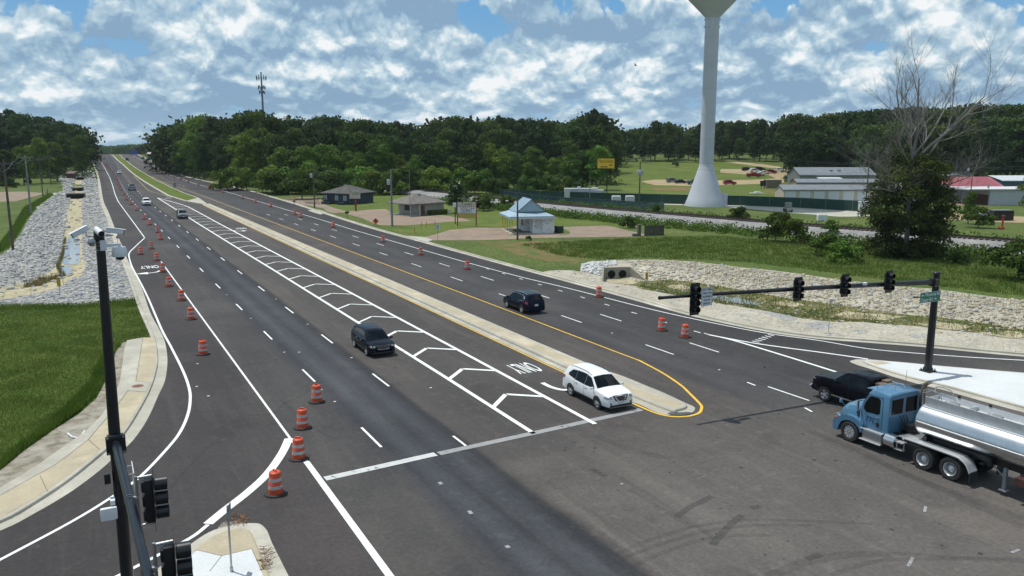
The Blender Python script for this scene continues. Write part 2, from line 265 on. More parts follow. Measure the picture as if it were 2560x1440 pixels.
# ---------------------------------------------------------------- mesh buffer
def rotm(rz=0, ry=0, rx=0): return (Matrix.Rotation(rz, 3, 'Z') @ Matrix.Rotation(ry, 3, 'Y') @ Matrix.Rotation(rx, 3, 'X'))
class MB:
    def __init__(s): s.v = []; s.f = []; s.m = []; s.mi = 0
    def add(s, vs, fs):
        o = len(s.v); s.v += [tuple(v) for v in vs]; s.f += [tuple(i+o for i in f) for f in fs]; s.m += [s.mi]*len(fs); return s
    def box(s, c, d, rz=0, ry=0, rx=0, bev=0):
        x, y, z = d[0]/2, d[1]/2, d[2]/2; Mx = rotm(rz, ry, rx); c = Vector(c)
        if bev:
            b = min(bev, x*.9, y*.9, z*.9); bm = bmesh.new(); bmesh.ops.create_cube(bm, size=1)
            for v in bm.verts: v.co = Vector((v.co.x*2*x, v.co.y*2*y, v.co.z*2*z))
            bmesh.ops.bevel(bm, geom=bm.edges[:], offset=b, segments=2, affect='EDGES', profile=.6)
            bm.verts.ensure_lookup_table()
            for i, v in enumerate(bm.verts): v.index = i
            s.add([c+Mx@v.co for v in bm.verts], [[v.index for v in f.verts] for f in bm.faces]); bm.free(); return s
        vs = [c+Mx@Vector((a*x, b_*y, e*z)) for a in (-1, 1) for b_ in (-1, 1) for e in (-1, 1)]
        return s.add(vs, [(0, 1, 3, 2), (4, 6, 7, 5), (0, 4, 5, 1), (2, 3, 7, 6), (0, 2, 6, 4), (1, 5, 7, 3)])
    def tube(s, pts, r, n=10, cap=True):
        pts = [Vector(p) for p in pts]; k = len(pts); rs = r if isinstance(r, (list, tuple)) else [r]*k; rings = []; o = len(s.v)
        for i, p in enumerate(pts):
            d = (pts[min(i+1, k-1)]-pts[max(i-1, 0)]).normalized(); a = d.orthogonal().normalized() if i == 0 else (pa-d*pa.dot(d)).normalized()
            pa = a; b = d.cross(a); rings.append([p+(a*math.cos(2*PI*j/n)+b*math.sin(2*PI*j/n))*rs[i] for j in range(n)])
        fs = [(i*n+j, i*n+(j+1) % n, (i+1)*n+(j+1) % n, (i+1)*n+j) for i in range(k-1) for j in range(n)]
        if cap: fs += [tuple(reversed(range(n))), tuple((k-1)*n+j for j in range(n))]
        return s.add([v for q in rings for v in q], fs)
    def lathe(s, prof, n=24, c=(0, 0, 0), M3=None, ang=2*PI):
        """prof: (radius, height) pairs about local z"""
        M3 = M3 or Matrix.Identity(3); c = Vector(c); k = len(prof); full = ang > 6.28; m = n if full else n+1
        vs = [c+M3@Vector((r*math.cos(ang*j/n), r*math.sin(ang*j/n), h)) for r, h in prof for j in range(m)]
        fs = [(i*m+j, i*m+(j+1) % m, (i+1)*m+(j+1) % m, (i+1)*m+j) for i in range(k-1) for j in range(n)]
        return s.add(vs, fs)
    def disc(s, c, r, M3=None, n=16):
        M3 = M3 or Matrix.Identity(3); c = Vector(c)
        return s.add([c+M3@Vector((r*math.cos(2*PI*j/n), r*math.sin(2*PI*j/n), 0)) for j in range(n)], [tuple(range(n))])
    def prism(s, pts, depth, M4):
        """closed outline pts (u,v) extruded along w, placed by 4x4"""
        n = len(pts); a = [M4@Vector((p[0], p[1], 0)) for p in pts]; b = [M4@Vector((p[0], p[1], depth)) for p in pts]
        return s.add(a+b, [tuple(reversed(range(n))), tuple(range(n, 2*n))]+[(i, (i+1) % n, n+(i+1) % n, n+i) for i in range(n)])
    def quad(s, a, b, c, d): return s.add([a, b, c, d], [(0, 1, 2, 3)])
    def build(s, name, mats, parent=None, smooth=False, angle=None, fixn=True):
        me = bpy.data.meshes.new(name); me.from_pydata([tuple(v) for v in s.v], [], s.f)
        if not isinstance(mats, (list, tuple)): mats = [mats]
        for m_ in mats: me.materials.append(m_)
        if any(s.m): me.polygons.foreach_set('material_index', s.m)
        if fixn:
            bm = bmesh.new(); bm.from_mesh(me); bmesh.ops.recalc_face_normals(bm, faces=bm.faces); bm.to_mesh(me); bm.free()
        if smooth:
            me.polygons.foreach_set('use_smooth', [True]*len(me.polygons))
            try: me.set_sharp_from_angle(angle=R(angle or 40))
            except Exception: pass
        me.update(); o = bpy.data.objects.new(name, me); COL.objects.link(o)
        if parent: o.parent = parent
        return o
def text_part(txt, size, mat_, parent, M4, name='lettering', ext=.004, width=None, align='CENTER', shear=0, bold=0):
    cu = bpy.data.curves.new('t', 'FONT'); cu.body = txt; cu.size = size; cu.align_x = align; cu.align_y = 'CENTER'; cu.extrude = ext; cu.shear = shear; cu.offset = bold; cu.space_line = .9
    ob = bpy.data.objects.new('t', cu); COL.objects.link(ob); bpy.context.view_layer.update()
    me = bpy.data.meshes.new_from_object(ob.evaluated_get(bpy.context.evaluated_depsgraph_get())); bpy.data.objects.remove(ob)
    sx = 1
    if width:
        xs = [v.co.x for v in me.vertices]; w = max(xs)-min(xs); sx = width/w if w > 0 else 1
    for v in me.vertices: v.co = M4@Vector((v.co.x*sx, v.co.y, v.co.z))
    me.name = name; me.materials.clear(); me.materials.append(mat_); o = bpy.data.objects.new(name, me); COL.objects.link(o)
    if parent: o.parent = parent
    return o
def frame(org, u, v):
    """4x4 with local x->u, y->v"""
    u = Vector(u).normalized(); v = Vector(v); v = (v-u*v.dot(u)).normalized(); w = u.cross(v); M = Matrix.Identity(4)
    for i in range(3): M[i][0] = u[i]; M[i][1] = v[i]; M[i][2] = w[i]; M[i][3] = org[i]
    return M
def struct(name, o): o.name = name; o['kind'] = 'structure'; return o
# ---------------------------------------------------------------- ground sheet and patches
def build_ground():
    nx, ny = len(GX), len(GY); vs = [(GX[i], GY[j], GZ[i, j]) for i in range(nx) for j in range(ny)]
    fs = []
    for i in range(nx-1):
        for j in range(ny-1):
            a, b, c, d = i*ny+j, (i+1)*ny+j, (i+1)*ny+j+1, i*ny+j+1
            fs += [(a, b, c), (a, c, d)]
    me = bpy.data.meshes.new('ground'); me.from_pydata(vs, [], fs); me.materials.append(GRASS); me.update()
    o = bpy.data.objects.new('ground', me); COL.objects.link(o); o['kind'] = 'structure'
build_ground()
def clip(poly, a, b):
    """keep the part of poly left of a->b"""
    out = []; n = len(poly); ex, ey = b[0]-a[0], b[1]-a[1]
    for i in range(n):
        p, q = poly[i], poly[(i+1) % n]
        sp = ex*(p[1]-a[1])-ey*(p[0]-a[0]); sq = ex*(q[1]-a[1])-ey*(q[0]-a[0])
        if sp >= 0: out.append(p)
        if (sp > 0 and sq < 0) or (sp < 0 and sq > 0):
            t = sp/(sp-sq); out.append((p[0]+(q[0]-p[0])*t, p[1]+(q[1]-p[1])*t))
    return out
def inside(poly, x, y):
    c = False; n = len(poly)
    for i in range(n):
        x0, y0 = poly[i]; x1, y1 = poly[i-1]
        if (y0 > y) != (y1 > y) and x < (x1-x0)*(y-y0)/(y1-y0)+x0: c = not c
    return c
FLAT_EPS = 1e-6
def drape(mb, poly, off):
    """lay a polygon (world xy) on the ground sheet, off metres above it, following the sheet's own triangles"""
    ar = sum(poly[i-1][0]*poly[i][1]-poly[i][0]*poly[i-1][1] for i in range(len(poly)))
    if ar < 0: poly = poly[::-1]
    ylo = min(p[1] for p in poly); yhi = max(p[1] for p in poly)
    j0 = max(int(np.searchsorted(GY, ylo, 'right'))-1, 0); j1 = min(int(np.searchsorted(GY, yhi, 'left')), len(GY)-1)
    for j in range(j0, j1):
        y0, y1 = GY[j], GY[j+1]
        row = clip(clip(poly, (0, y0), (1, y0)), (1, y1), (0, y1))
        if len(row) < 3: continue
        xlo = min(p[0] for p in row); xhi = max(p[0] for p in row)
        i0 = max(int(np.searchsorted(GX, xlo, 'right'))-1, 0); i1 = min(int(np.searchsorted(GX, xhi, 'left')), len(GX)-1)
        for i in range(i0, i1):
            x0, x1 = GX[i], GX[i+1]
            cell = clip(clip(row, (x0, 1), (x0, 0)), (x1, 0), (x1, 1))
            if len(cell) < 3: continue
            a, b, c, d = GZ[i, j], GZ[i+1, j], GZ[i+1, j+1], GZ[i, j+1]
            flat = abs(a-b)+abs(b-c)+abs(c-d) < FLAT_EPS
            for half in ((0,) if flat else (1, 2)):
                pc = cell if half == 0 else (clip(cell, (x0, y0), (x1, y1)) if half == 2 else clip(cell, (x1, y1), (x0, y0)))
                if len(pc) < 3: continue
                vs = []
                for (x, y) in pc:
                    u = (x-x0)/(x1-x0); v = (y-y0)/(y1-y0)
                    z = a+(b-a)*u+(c-b)*v if half == 1 else (a+(c-d)*u+(d-a)*v if half == 2 else a)
                    vs.append((x, y, z+off))
                k = [vs[0]]
                for q in vs[1:]:
                    if abs(q[0]-k[-1][0])+abs(q[1]-k[-1][1]) > 1e-5: k.append(q)
                if len(k) > 2 and abs(k[0][0]-k[-1][0])+abs(k[0][1]-k[-1][1]) < 1e-5: k.pop()
                if len(k) > 2: mb.add(k, [tuple(range(len(k)))])
def patch(name, poly, off, m_, kind='structure'):
    mb = MB(); drape(mb, poly, off); o = mb.build(name, m_, fixn=False)
    if kind: o['kind'] = kind
    return o
def pix(pts): return [tuple(gp(x, y)[:2]) for x, y in pts]
def smooth_line(pts, n=6):
    """Catmull-Rom through points"""
    out = []; P_ = [pts[0]]+list(pts)+[pts[-1]]
    for i in range(1, len(P_)-2):
        p0, p1, p2, p3 = [np.array(p, float) for p in P_[i-1:i+3]]
        for k in range(n):
            t = k/n; out.append(tuple(.5*((2*p1)+(p2-p0)*t+(2*p0-5*p1+4*p2-p3)*t*t+(3*p1-p0-3*p2+p3)*t**3)))
    out.append(tuple(pts[-1])); return out
def offset_line(pts, d):
    out = []; n = len(pts)
    for i in range(n):
        a = np.array(pts[max(i-1, 0)]); b = np.array(pts[min(i+1, n-1)]); t = b-a; t = t/(np.hypot(*t)+1e-9); out.append((pts[i][0]-t[1]*d, pts[i][1]+t[0]*d))
    return out
def ribbon(mb, pts, w, off):
    """painted stripe along pts; w is the width or a list"""
    n = len(pts); ws = w if isinstance(w, (list, tuple)) else [w]*n
    A = [offset_line(pts, ws[i]/2)[i] for i in range(n)]; B = [offset_line(pts, -ws[i]/2)[i] for i in range(n)]
    for i in range(n-1): drape(mb, [A[i], B[i], B[i+1], A[i+1]], off)
def dens(pts, step):
    out = [pts[0]]
    for a, b in zip(pts[:-1], pts[1:]):
        L_ = math.hypot(b[0]-a[0], b[1]-a[1]); k = max(1, int(L_/step))
        for i in range(1, k+1): out.append((a[0]+(b[0]-a[0])*i/k, a[1]+(b[1]-a[1])*i/k))
    return out
def z2(x, y): return (200+x/9.846, 360+y/9.846)
# ---------------------------------------------------------------- roads
def sweep(mb, line, prof, base=0.0):
    n = len(line); k = len(prof); lines = [offset_line(line, o) for o, h in prof]
    vs = [(lines[j][i][0], lines[j][i][1], tz(*line[i])+base+prof[j][1]) for i in range(n) for j in range(k)]
    mb.add(vs, [(i*k+j, i*k+j+1, (i+1)*k+j+1, (i+1)*k+j) for i in range(n-1) for j in range(k-1)])
KERB = [(0, -.02), (0, .10), (.03, .145), (.09, .16), (.22, .16), (.28, .145), (.30, .10), (.30, -.02)]
l_in = [(0, 1329), (89, 1284), (178, 1231), (249, 1178), (289, 1142), (333, 1102), (369, 1049), (395.5, 991), (413, 951), (418.7, 902), (413, 858), (400, 827), (384.4, 800), (371, 770), (356, 725), (335.6, 680), (317, 646), (307.5, 620), (292.5, 586), (283, 560), (270, 527.5), (257.5, 497.5), (250, 452.5), (242.5, 425), (234, 406), (230, 395), (226, 387.5)]
LIN = smooth_line([G0(-420, 1420), G0(-200, 1400)]+pix(l_in), 4)
l_out = [(0, 1311), (88.9, 1262), (177.8, 1202), (266.7, 1129), (311, 1089), (355.6, 1018), (378, 973), (393, 924), (394.7, 889), (386.7, 844), (367, 800), (352.5, 766), (334, 714), (315, 665), (300, 631), (285, 594), (275, 560), (262, 527), (252, 497), (246, 452.5), (239.5, 425), (230.5, 405), (226.8, 395), (223, 387.5)]
LOUT = smooth_line([G0(-420, 1398), G0(-200, 1380)]+pix(l_out), 4)
FARY = [780, 830, 900]
rk = [(40.6, 47.3), (43.7, 45.8), (48.15, 44.85), (51.8, 44.45), (55.3, 44.4), (62, 44.45), (72, 44.3), (83, 44.1), (97, 43.95), (111, 43.9), (139, 43.7)]
kz = [(2560, 800), (2350, 700), (2140, 600), (1900, 500), (1700, 400), (1530, 320), (1440, 275), (1400, 258)]
REDGE = [(130, -25), (95, -2), G0(2700, 905), G0(2560, 893), G0(2450, 883), G0(2300, 868), G0(2170, 856)]+[(x, y) for y, x in rk]+pix([(700, 495), (620, 467), (540, 461-3)][:1])+pix([z2(*p) for p in kz])
REDGE = [(130, -25), (95, -2)]+smooth_line([G0(2700, 905), G0(2560, 893), G0(2450, 883), G0(2300, 868), G0(2170, 858)]+[(x, y) for y, x in rk]+pix([(720, 506), (600, 472), (520, 455)])+pix([z2(*p) for p in kz]), 4)
def roads():
    poly = [(-70, -60)]+[(-70, 2)]+LIN+[(LIN[-1][0]+3, 900), (REDGE[-1][0]+3, 900)]+REDGE[::-1]+[(140, -60)]
    # keep far ends ordered
    o = patch('road', poly, .030, ASPH)
    mb = MB(); drape(mb, LIN+[p for p in LOUT[::-1]], .036); o = mb.build('gutter', CONC, fixn=False); o['kind'] = 'structure'
    mb = MB(); sweep(mb, LOUT, KERB); o = mb.build('kerb', CONC, smooth=True); o['kind'] = 'structure'
    # right-hand kerb and gutter
    rg = offset_line(REDGE, -.55); mb = MB(); drape(mb, REDGE[2:]+rg[2:][::-1], .036); o = mb.build('gutter', CONC, fixn=False); o['kind'] = 'structure'
    mb = MB(); sweep(mb, [p for p in offset_line(REDGE[2:], -.85)], KERB); o = mb.build('kerb', CONC, smooth=True); o['kind'] = 'structure'
roads()
MK = {'w': MB(), 'ww': MB(), 'wm': MB(), 'y': MB(), 'yf': MB()}
ZM = .040
def line_px(key, pts, w, n=5, smooth=True, off=ZM):
    q = pix(pts); q = smooth_line(q, n) if smooth else dens(q, 6); ribbon(MK[key], q, w, off); return q
def markings():
    w = MK['w']
    # westbound kerbside edge line with its bulge and the kink further up
    line_px('w', [(-260, 1540), (0, 1402), (178, 1307), (284, 1242), (351, 1193), (413, 1129), (449, 1084), (469, 1040), (475.5, 1004), (473.3, 973.3), (457.8, 929), (426.7, 866.7), (403, 822), (371, 747.5), (348.8, 702.5), (330, 667), (322.5, 642.5), (324, 632), (334, 621), (361.5, 595.5)], .155)
    line_px('w', [(361.5, 594.5), (340, 565), (312.5, 527.5), (296, 505)], .15)
    line_px('w', [(296, 505), (287.5, 485), (281, 462.5), (276, 449), (271, 437.5), (257.5, 412.5), (246, 397), (241, 390)], .19)
    # solid line by the kerbside lane, narrow then broad below the gore
    ribbon(w, dens([(8.14, 107), (8.10, 34.9)], 8), .125, ZM); ribbon(w, dens([(8.07, 34.9), (8.07, 12)], 8), .27, ZM)
    line_px('w', [(722, 1098), (705, 1135), (668, 1187), (620, 1232), (565, 1275), (520, 1312)], .40, off=ZM+.003)
    line_px('w', [(520, 1314), (480, 1345), (400, 1388), (300, 1440), (200, 1490)], .17, off=ZM+.003)
    # lane dashes
    for k in range(15): y = 35.0+12.2*k; ribbon(w, [(11.66-.0006*k*12, y), (11.66-.0006*(k*12+3), y+3.05)], .125, ZM)
    for k in range(0, 15):
        y = 44.15+12.0*k-(.0); ribbon(w, [(15.30-.0018*(y-44), y), (15.30-.0018*(y-41), y+3.05)], .125, ZM)
    ribbon(w, [(15.28, 33.2), (15.28, 34.75)], .125, ZM)
    d1 = [(390, 563), (377.5, 550), (365.8, 538), (355.8, 528), (346, 519.5), (338.8, 511.5), (332, 504)]+[z2(*p) for p in ((1240, 1355), (1197, 1295), (1163, 1240), (1132, 1187), (1105, 1137), (1080, 1092), (1053, 1045), (1033, 1005), (1010, 965), (990, 930), (968, 893), (950, 862), (935, 832), (900, 775), (870, 730), (840, 690), (795, 635), (765, 595), (730, 550))]
    for p in d1[5:]:
        a = gp(*p); ribbon(w, [(a.x-.03, a.y-1.5), (a.x+.03, a.y+1.5)], .15, ZM)
    d2 = [z2(*p) for p in ((1565, 1332), (1512, 1275), (1466, 1220), (1423, 1168), (1283, 995), (1225, 920), (1197, 887), (1150, 825), (1125, 793), (1090, 745), (1050, 700), (1010, 640), (960, 570), (910, 510))]
    for p in d2:
        a = gp(*p); ribbon(w, [(a.x-.03, a.y-1.5), (a.x+.03, a.y+1.5)], .15, ZM)
    # hatched gore between two solid lines
    def xl(y): return np.interp(y, [33, 45, 62, 92, 115, 156, 187, 237], [18.97, 19.03, 19.0, 18.93, 18.78, 18.6, 18.6, 18.48])
    def xr(y): return np.interp(y, [33, 50, 80, 104, 155, 185, 203, 212, 238], [22.45, 22.5, 22.42, 22.28, 22.0, 22.0, 21.9, 21.2, 18.55])
    ys = list(range(33, 238, 6))+[238.5]
    ribbon(w, [(float(xl(y)), y+.15) for y in ys], .26, ZM); ribbon(w, [(float(xr(y)), y-.1) for y in ys], .26, ZM+.002)
    y = 37.75
    while y < 234:
        a, b = float(xl(y)), float(xr(y)); hw = .15 if y > 60 else .19; f = min(1, (b-a)/3.4)
        v = (a+1.72*f, y+1.75*f)
        for p, q in (((a, y), v), (v, (b, y+.32))):
            ribbon(w, [p, q], hw*1.5, ZM+.004)
        y += 6.05
    # stop bar, worn grey past the first lane
    ribbon(MK['wm'], [(8.3, 32.62), (13.6, 32.98)], .46, ZM); ribbon(MK['ww'], [(13.75, 32.95), (19.4, 33.25), (25.95, 33.65)], .44, ZM)
    # yellow lines round the median
    yl = [(26.03, y) for y in (42, 50, 60, 70, 80)]+[(25.85, 110), (25.75, 160), (25.72, 205)]
    nose = [(1563, 1001), (1600, 1018), (1639, 1034), (1672, 1042), (1697, 1043.5), (1721, 1042), (1741, 1037), (1750.5, 1031), (1754, 1021), (1752, 1014), (1742, 1003), (1722, 983), (1701, 963.7), (1660, 936), (1620, 914), (1594.6, 901)]
    q = [(x, y) for x, y in yl[::-1]]+pix(nose); ribbon(MK['y'], smooth_line(q, 5), [.13]*36+[.16]*(len(smooth_line(q, 5))-36), ZM+.002)
    q = [(x, y) for y, x in ((41.5, 32.0), (46, 31.95), (64, 31.93), (75, 31.85), (92, 31.73), (101, 31.64), (149, 31.25))]
    q2 = pix([(470, 477), z2(2350, 1060), z2(2100, 960), z2(1900, 870), z2(1760, 800)])
    ribbon(MK['y'], smooth_line(q, 4), .13, ZM); ribbon(MK['yf'], smooth_line([q[-1]]+q2, 4), .16, ZM)
    line_px('yf', [z2(1320, 785), z2(1500, 965), z2(1600, 1065), z2(1690, 1145), z2(1760, 1172), z2(1850, 1200), z2(2100, 1270), z2(2250, 1312)], .16)
    line_px('yf', [(425, 492), (480, 503), (505, 510.5)], .13)
    # eastbound lane dashes
    def ax(pts, y): return float(np.interp(y, [p[0] for p in pts], [p[1] for p in pts]))
    r1 = [(40, 35.05), (57, 34.94), (78, 34.9), (90, 34.77), (102, 34.64), (150, 34.05), (200, 33.4)]; r2 = [(40, 38.2), (55, 38.12), (68, 38.03), (78, 37.94), (90, 37.83), (101, 37.68), (112, 37.63), (150, 37.2), (200, 36.8)]
    for k in range(-1, 12):
        y = 42.0+11.45*k
        if k >= 0: ribbon(w, [(ax(r1, y), y), (ax(r1, y+3.1), y+3.1)], .125, ZM)
        y = 41.0+11.38*k
        if k >= 0: ribbon(w, [(ax(r2, y), y), (ax(r2, y+3.05), y+3.05)], .125, ZM)
    for (a, b) in (((1920, 968), (2023, 1003)), ((1868, 957), (1888, 965)), ((2012, 1021), (2030, 1031))):
        line_px('w', [a, b], .13, smooth=False)
    ep = [z2(*p) for p in ((2555, 1030), (2460, 995), (2370, 885), (2275, 850), (2210, 820), (2135, 790), (2020, 820), (1850, 660), (1780, 625), (1715, 600), (1640, 570), (1560, 520), (1480, 475), (1410, 490))]
    for p in ep:
        a = gp(*p); ribbon(w, [(a.x-.03, a.y-1.5), (a.x+.03, a.y+1.5)], .14, ZM)
    for p in ((660, 537), (715, 557), (750, 566), (795, 562), (630, 521), (600, 508), (576, 497), (695, 541), (640, 515)):
        pass
    for k in range(10): y = 46.1+4.02*k; ribbon(w, [(41.0, y), (40.98, y+.75)], .13, ZM)
    e = [(40.35, 128.8), (40.75, 103.5), (41.04, 88.7), (41.6, 76), (42.3, 68.8), (42.75, 62.5), (43.05, 57.3), (43.45, 53.2), (44.2, 48.5), (45.3, 43.8), (47.0, 40.2)]
    q = pix([z2(*p) for p in ((1330, 305), (1560, 430), (1780, 540), (1880, 590), (2140, 730), (2350, 815), (2560, 880))])+pix([(490, 460), (560, 478), (640, 502), (700, 520), (800, 549), (860, 568)])
    ribbon(w, smooth_line(q+e+[G0(2170, 873), G0(2300, 885), G0(2420, 894), G0(2560, 902), G0(2700, 910)], 4), .15, ZM)
    # gore and slip lane past the island
    line_px('w', [(1772, 838), (1830, 851), (1930, 881), (2030, 912), (2150, 950)], .24); line_px('w', [(1772, 838), (1872, 857), (1960, 870), (2050, 882), (2170, 899)], .22, off=ZM+.003)
    line_px('w', [(1760, 834), (1775, 838.5)], .12, smooth=False)
    for k in range(7):
        t = k/6; a = (1872+t*48, 857-t*19.5); line_px('w', [(a[0], a[1]), (a[0]+19-4*t, a[1]+3.4)], .15, smooth=False, off=ZM+.006)
    # faded guide marks in the junction
    for a, b in (((2528, 1384), (2548, 1376)), ((2270, 1418), (2282, 1396)), ((2311, 1282), (2314, 1268)), ((1553, 610+600), (1556, 1213))): line_px('ww', [a, b], .11, smooth=False)
    for a, b in (((1098, 1207), (1104, 1213)), ((1172, 1279), (1179, 1287)), ((1266, 1366), (1272, 1372))): line_px('ww', [a, b], .16, smooth=False)
    for p in ((627, 797), (748, 882), (803, 886+90), (1077, 1004-33), (837, 1006), (711, 882+0), (879, 896), (494, 911), (492, 968), (2001-90, 919), (1798, 926), (1911, 919), (1530, 834), (769, 812), (521, 992), (690, 749-0), (567, 738)):
        a = gp(*p); w.box((a.x, a.y, a.z+.045), (.13, .10, .02))
    # pavement words and arrows (read by drivers heading towards the camera)
    def word(cx, cy, txt, wd, ln, key='w'):
        text_part(txt, 1.0, WHITE, None, Matrix.Translation((cx, cy, tz(cx, cy)+ZM)) @ Matrix.Rotation(PI, 4, 'Z') @ Matrix.Diagonal((1, ln/.72, .02, 1)), 'lane_word_marking', ext=.05, width=wd, bold=.012)
    def arrow(cx, cy, s, ln, turn):
        """bent arrow: stem then head to one side; turn=+1 points to world +x"""
        b = MB(); pts = [(0, ln*.5), (0, ln*.1), (turn*.12*s, -ln*.12), (turn*.5*s, -ln*.2)]
        st = smooth_line(pts, 4); ribbon(b, [(cx+p[0], cy+p[1]) for p in st], .26*s, ZM+.001)
        tri = [(turn*.45*s, -ln*.2+.5*s*1.4), (turn*1.35*s, -ln*.2), (turn*.45*s, -ln*.2-.5*s*1.4)]
        drape(b, [(cx+p[0], cy+p[1]) for p in tri], ZM+.003); return b
    words = []
    a = gp(1308, 920); word(a.x, a.y, 'ONLY', 1.75, 2.3)
    a = gp(374, 668); word(a.x, a.y, 'ONLY', 2.0, 2.3)
    a = gp(602, 571.5); word(a.x, a.y, 'ONLY', 1.75, 2.3)
    a = gp(420, 495.5); word(a.x, a.y, 'ONLY', 1.75, 2.3)
    b = MB()
    a = gp(1375, 968); c = gp(1400, 980); st = smooth_line([(a.x, a.y+.9), (a.x+.02, a.y-.1), (a.x+.35, a.y-.9), (a.x+1.2, a.y-1.2)], 5); ribbon(b, st, .3, ZM); drape(b, [(a.x+1.1, a.y-.5), (a.x+2.1, a.y-1.2), (a.x+1.1, a.y-1.9)], ZM+.002)
    a = gp(398, 680); st = smooth_line([(a.x, a.y+.8), (a.x, a.y+.3), (a.x-.5, a.y-.3), (a.x-1.3, a.y-.55)], 5); ribbon(b, st, .3, ZM); drape(b, [(a.x-1.2, a.y+.25), (a.x-2.5, a.y-.6), (a.x-1.2, a.y-1.35)], ZM+.002)
    a = gp(602, 578); st = smooth_line([(a.x-.8, a.y+1.2), (a.x-.8, a.y+.4), (a.x-.2, a.y), (a.x+.3, a.y)], 5); ribbon(b, st, .28, ZM); drape(b, [(a.x+.2, a.y+.9), (a.x+1.0, a.y), (a.x+.2, a.y-.9)], ZM+.002)
    b.build('turn_arrow_marking', WHITE, fixn=False)['kind'] = 'structure'
    for k, (nm, m_) in {'w': ('white_marking', WHITE), 'ww': ('stop_line_marking', WWORN), 'wm': ('scuffed_marking', WMID), 'y': ('yellow_marking', YEL), 'yf': ('faded_yellow_marking', YELF)}.items():
        MK[k].build(nm, m_, fixn=False)['kind'] = 'structure'
    for o in COL.objects:
        if o.name.startswith('lane_word_marking'): o['kind'] = 'structure'
markings()
# tyre marks: thin darker films of rubber on the paving
RUB = mat('tyre_rubber_film', (.045, .045, .048), (.06, .06, .062), scale=3, rough=.8, alpha=.3)
RUB2 = mat('tyre_rubber_film_faint', (.04, .04, .045), (.055, .055, .055), scale=3, rough=.8, alpha=.13)
def skids():
    b = MB(); c = MB(); q = lambda x, y: (1280+x/2, 1000+y/2)
    for pts in ([(500, 780), (700, 700), (950, 630), (1200, 605), (1500, 610), (1800, 625)], [(540, 800), (760, 720), (1000, 655), (1250, 630), (1500, 632)], [(590, 840), (800, 750), (1020, 690), (1300, 680)], [(1270, 880), (1450, 810), (1650, 770), (1900, 770), (2200, 790), (2560, 800)], [(1330, 880), (1500, 820), (1700, 785), (1900, 785)], [(1600, 880), (1800, 815), (2000, 800), (2300, 800), (2560, 815)]):
        ribbon(c, smooth_line([G0(*q(*p)) for p in pts], 6), .22, .046)
    for pts in ([(390, 345), (470, 385)], [(820, 590), (880, 545), (940, 515)], [(940, 515), (1000, 485)], [(1000, 730), (1060, 660), (1110, 610), (1150, 580)], [(1195, 545), (1240, 535)], [(1470, 800), (1540, 775)]):
        ribbon(b, smooth_line([G0(*q(*p)) for p in pts], 5), .3, .049)
    for pts in ([(540, 390), (750, 520), (1020, 700)], [(590, 450), (720, 530), (900, 640)]):
        ribbon(c, smooth_line([G0(*q(*p)) for p in pts], 5), .28, .046)
    for pts in ([(1480, 160), (1700, 240), (2000, 390), (2300, 500), (2560, 600)], [(1560, 200), (1800, 300), (2100, 430), (2560, 640)], [(420, 180), (560, 240), (800, 300)]):
        ribbon(c, smooth_line([G0(*q(*p)) for p in pts], 5), .5, .046)
    for pts in ([(620, 1040), (680, 1035), (712, 1010), (765, 985), (768, 965)], [(400, 1250), (520, 1120), (560, 1110)], [(700, 1000), (790, 1075), (850, 1100)]):
        ribbon(c, smooth_line([G0(*p) for p in pts], 6), .2, .046)
    c.build('tyre_marks', RUB2, fixn=False)['kind'] = 'structure'; b.build('dark_tyre_marks', RUB, fixn=False)['kind'] = 'structure'
    d = MB(); rr = random.Random(3)
    for k in range(240):
        x, y = rr.uniform(16, 44), rr.uniform(6, 34); 
        if rr.random() < .4: x, y = rr.uniform(8, 42), rr.uniform(34, 70)
        s = rr.uniform(.02, .09); n = 6; a0 = rr.random()*6
        d.add([(x+s*rr.uniform(.6, 1.3)*math.cos(a0+i), y+s*rr.uniform(.6, 1.6)*math.sin(a0+i), .047) for i in range(n)], [tuple(range(n))])
    d.build('oil_spots', mat('oil_spot', (.035, .035, .037), rough=.6, alpha=.7), fixn=False)['kind'] = 'structure'
    # damp patches and grit at the near island
    g = MB()
    for poly in ([(545, 1318), (560, 1308), (600, 1303), (640, 1322), (605, 1330), (575, 1340), (548, 1335)],):
        drape(g, [G0(*p) for p in poly], .044)
    g.build('silt_patch', GRIT, fixn=False)['kind'] = 'structure'
    g = MB()
    for poly in ([(566, 1150), (578, 1160), (590, 1180), (606, 1192), (612, 1206), (600, 1212), (588, 1190), (572, 1168)], [(893, 1350), (925, 1395), (945, 1425), (935, 1425), (910, 1388), (885, 1355)]):
        drape(g, [G0(*p) for p in poly], .0345)
    g.build('tar_patch', mat('tar', (.045, .045, .047), (.07, .07, .07), scale=2, rough=.7, alpha=.6), fixn=False)['kind'] = 'structure'
skids()
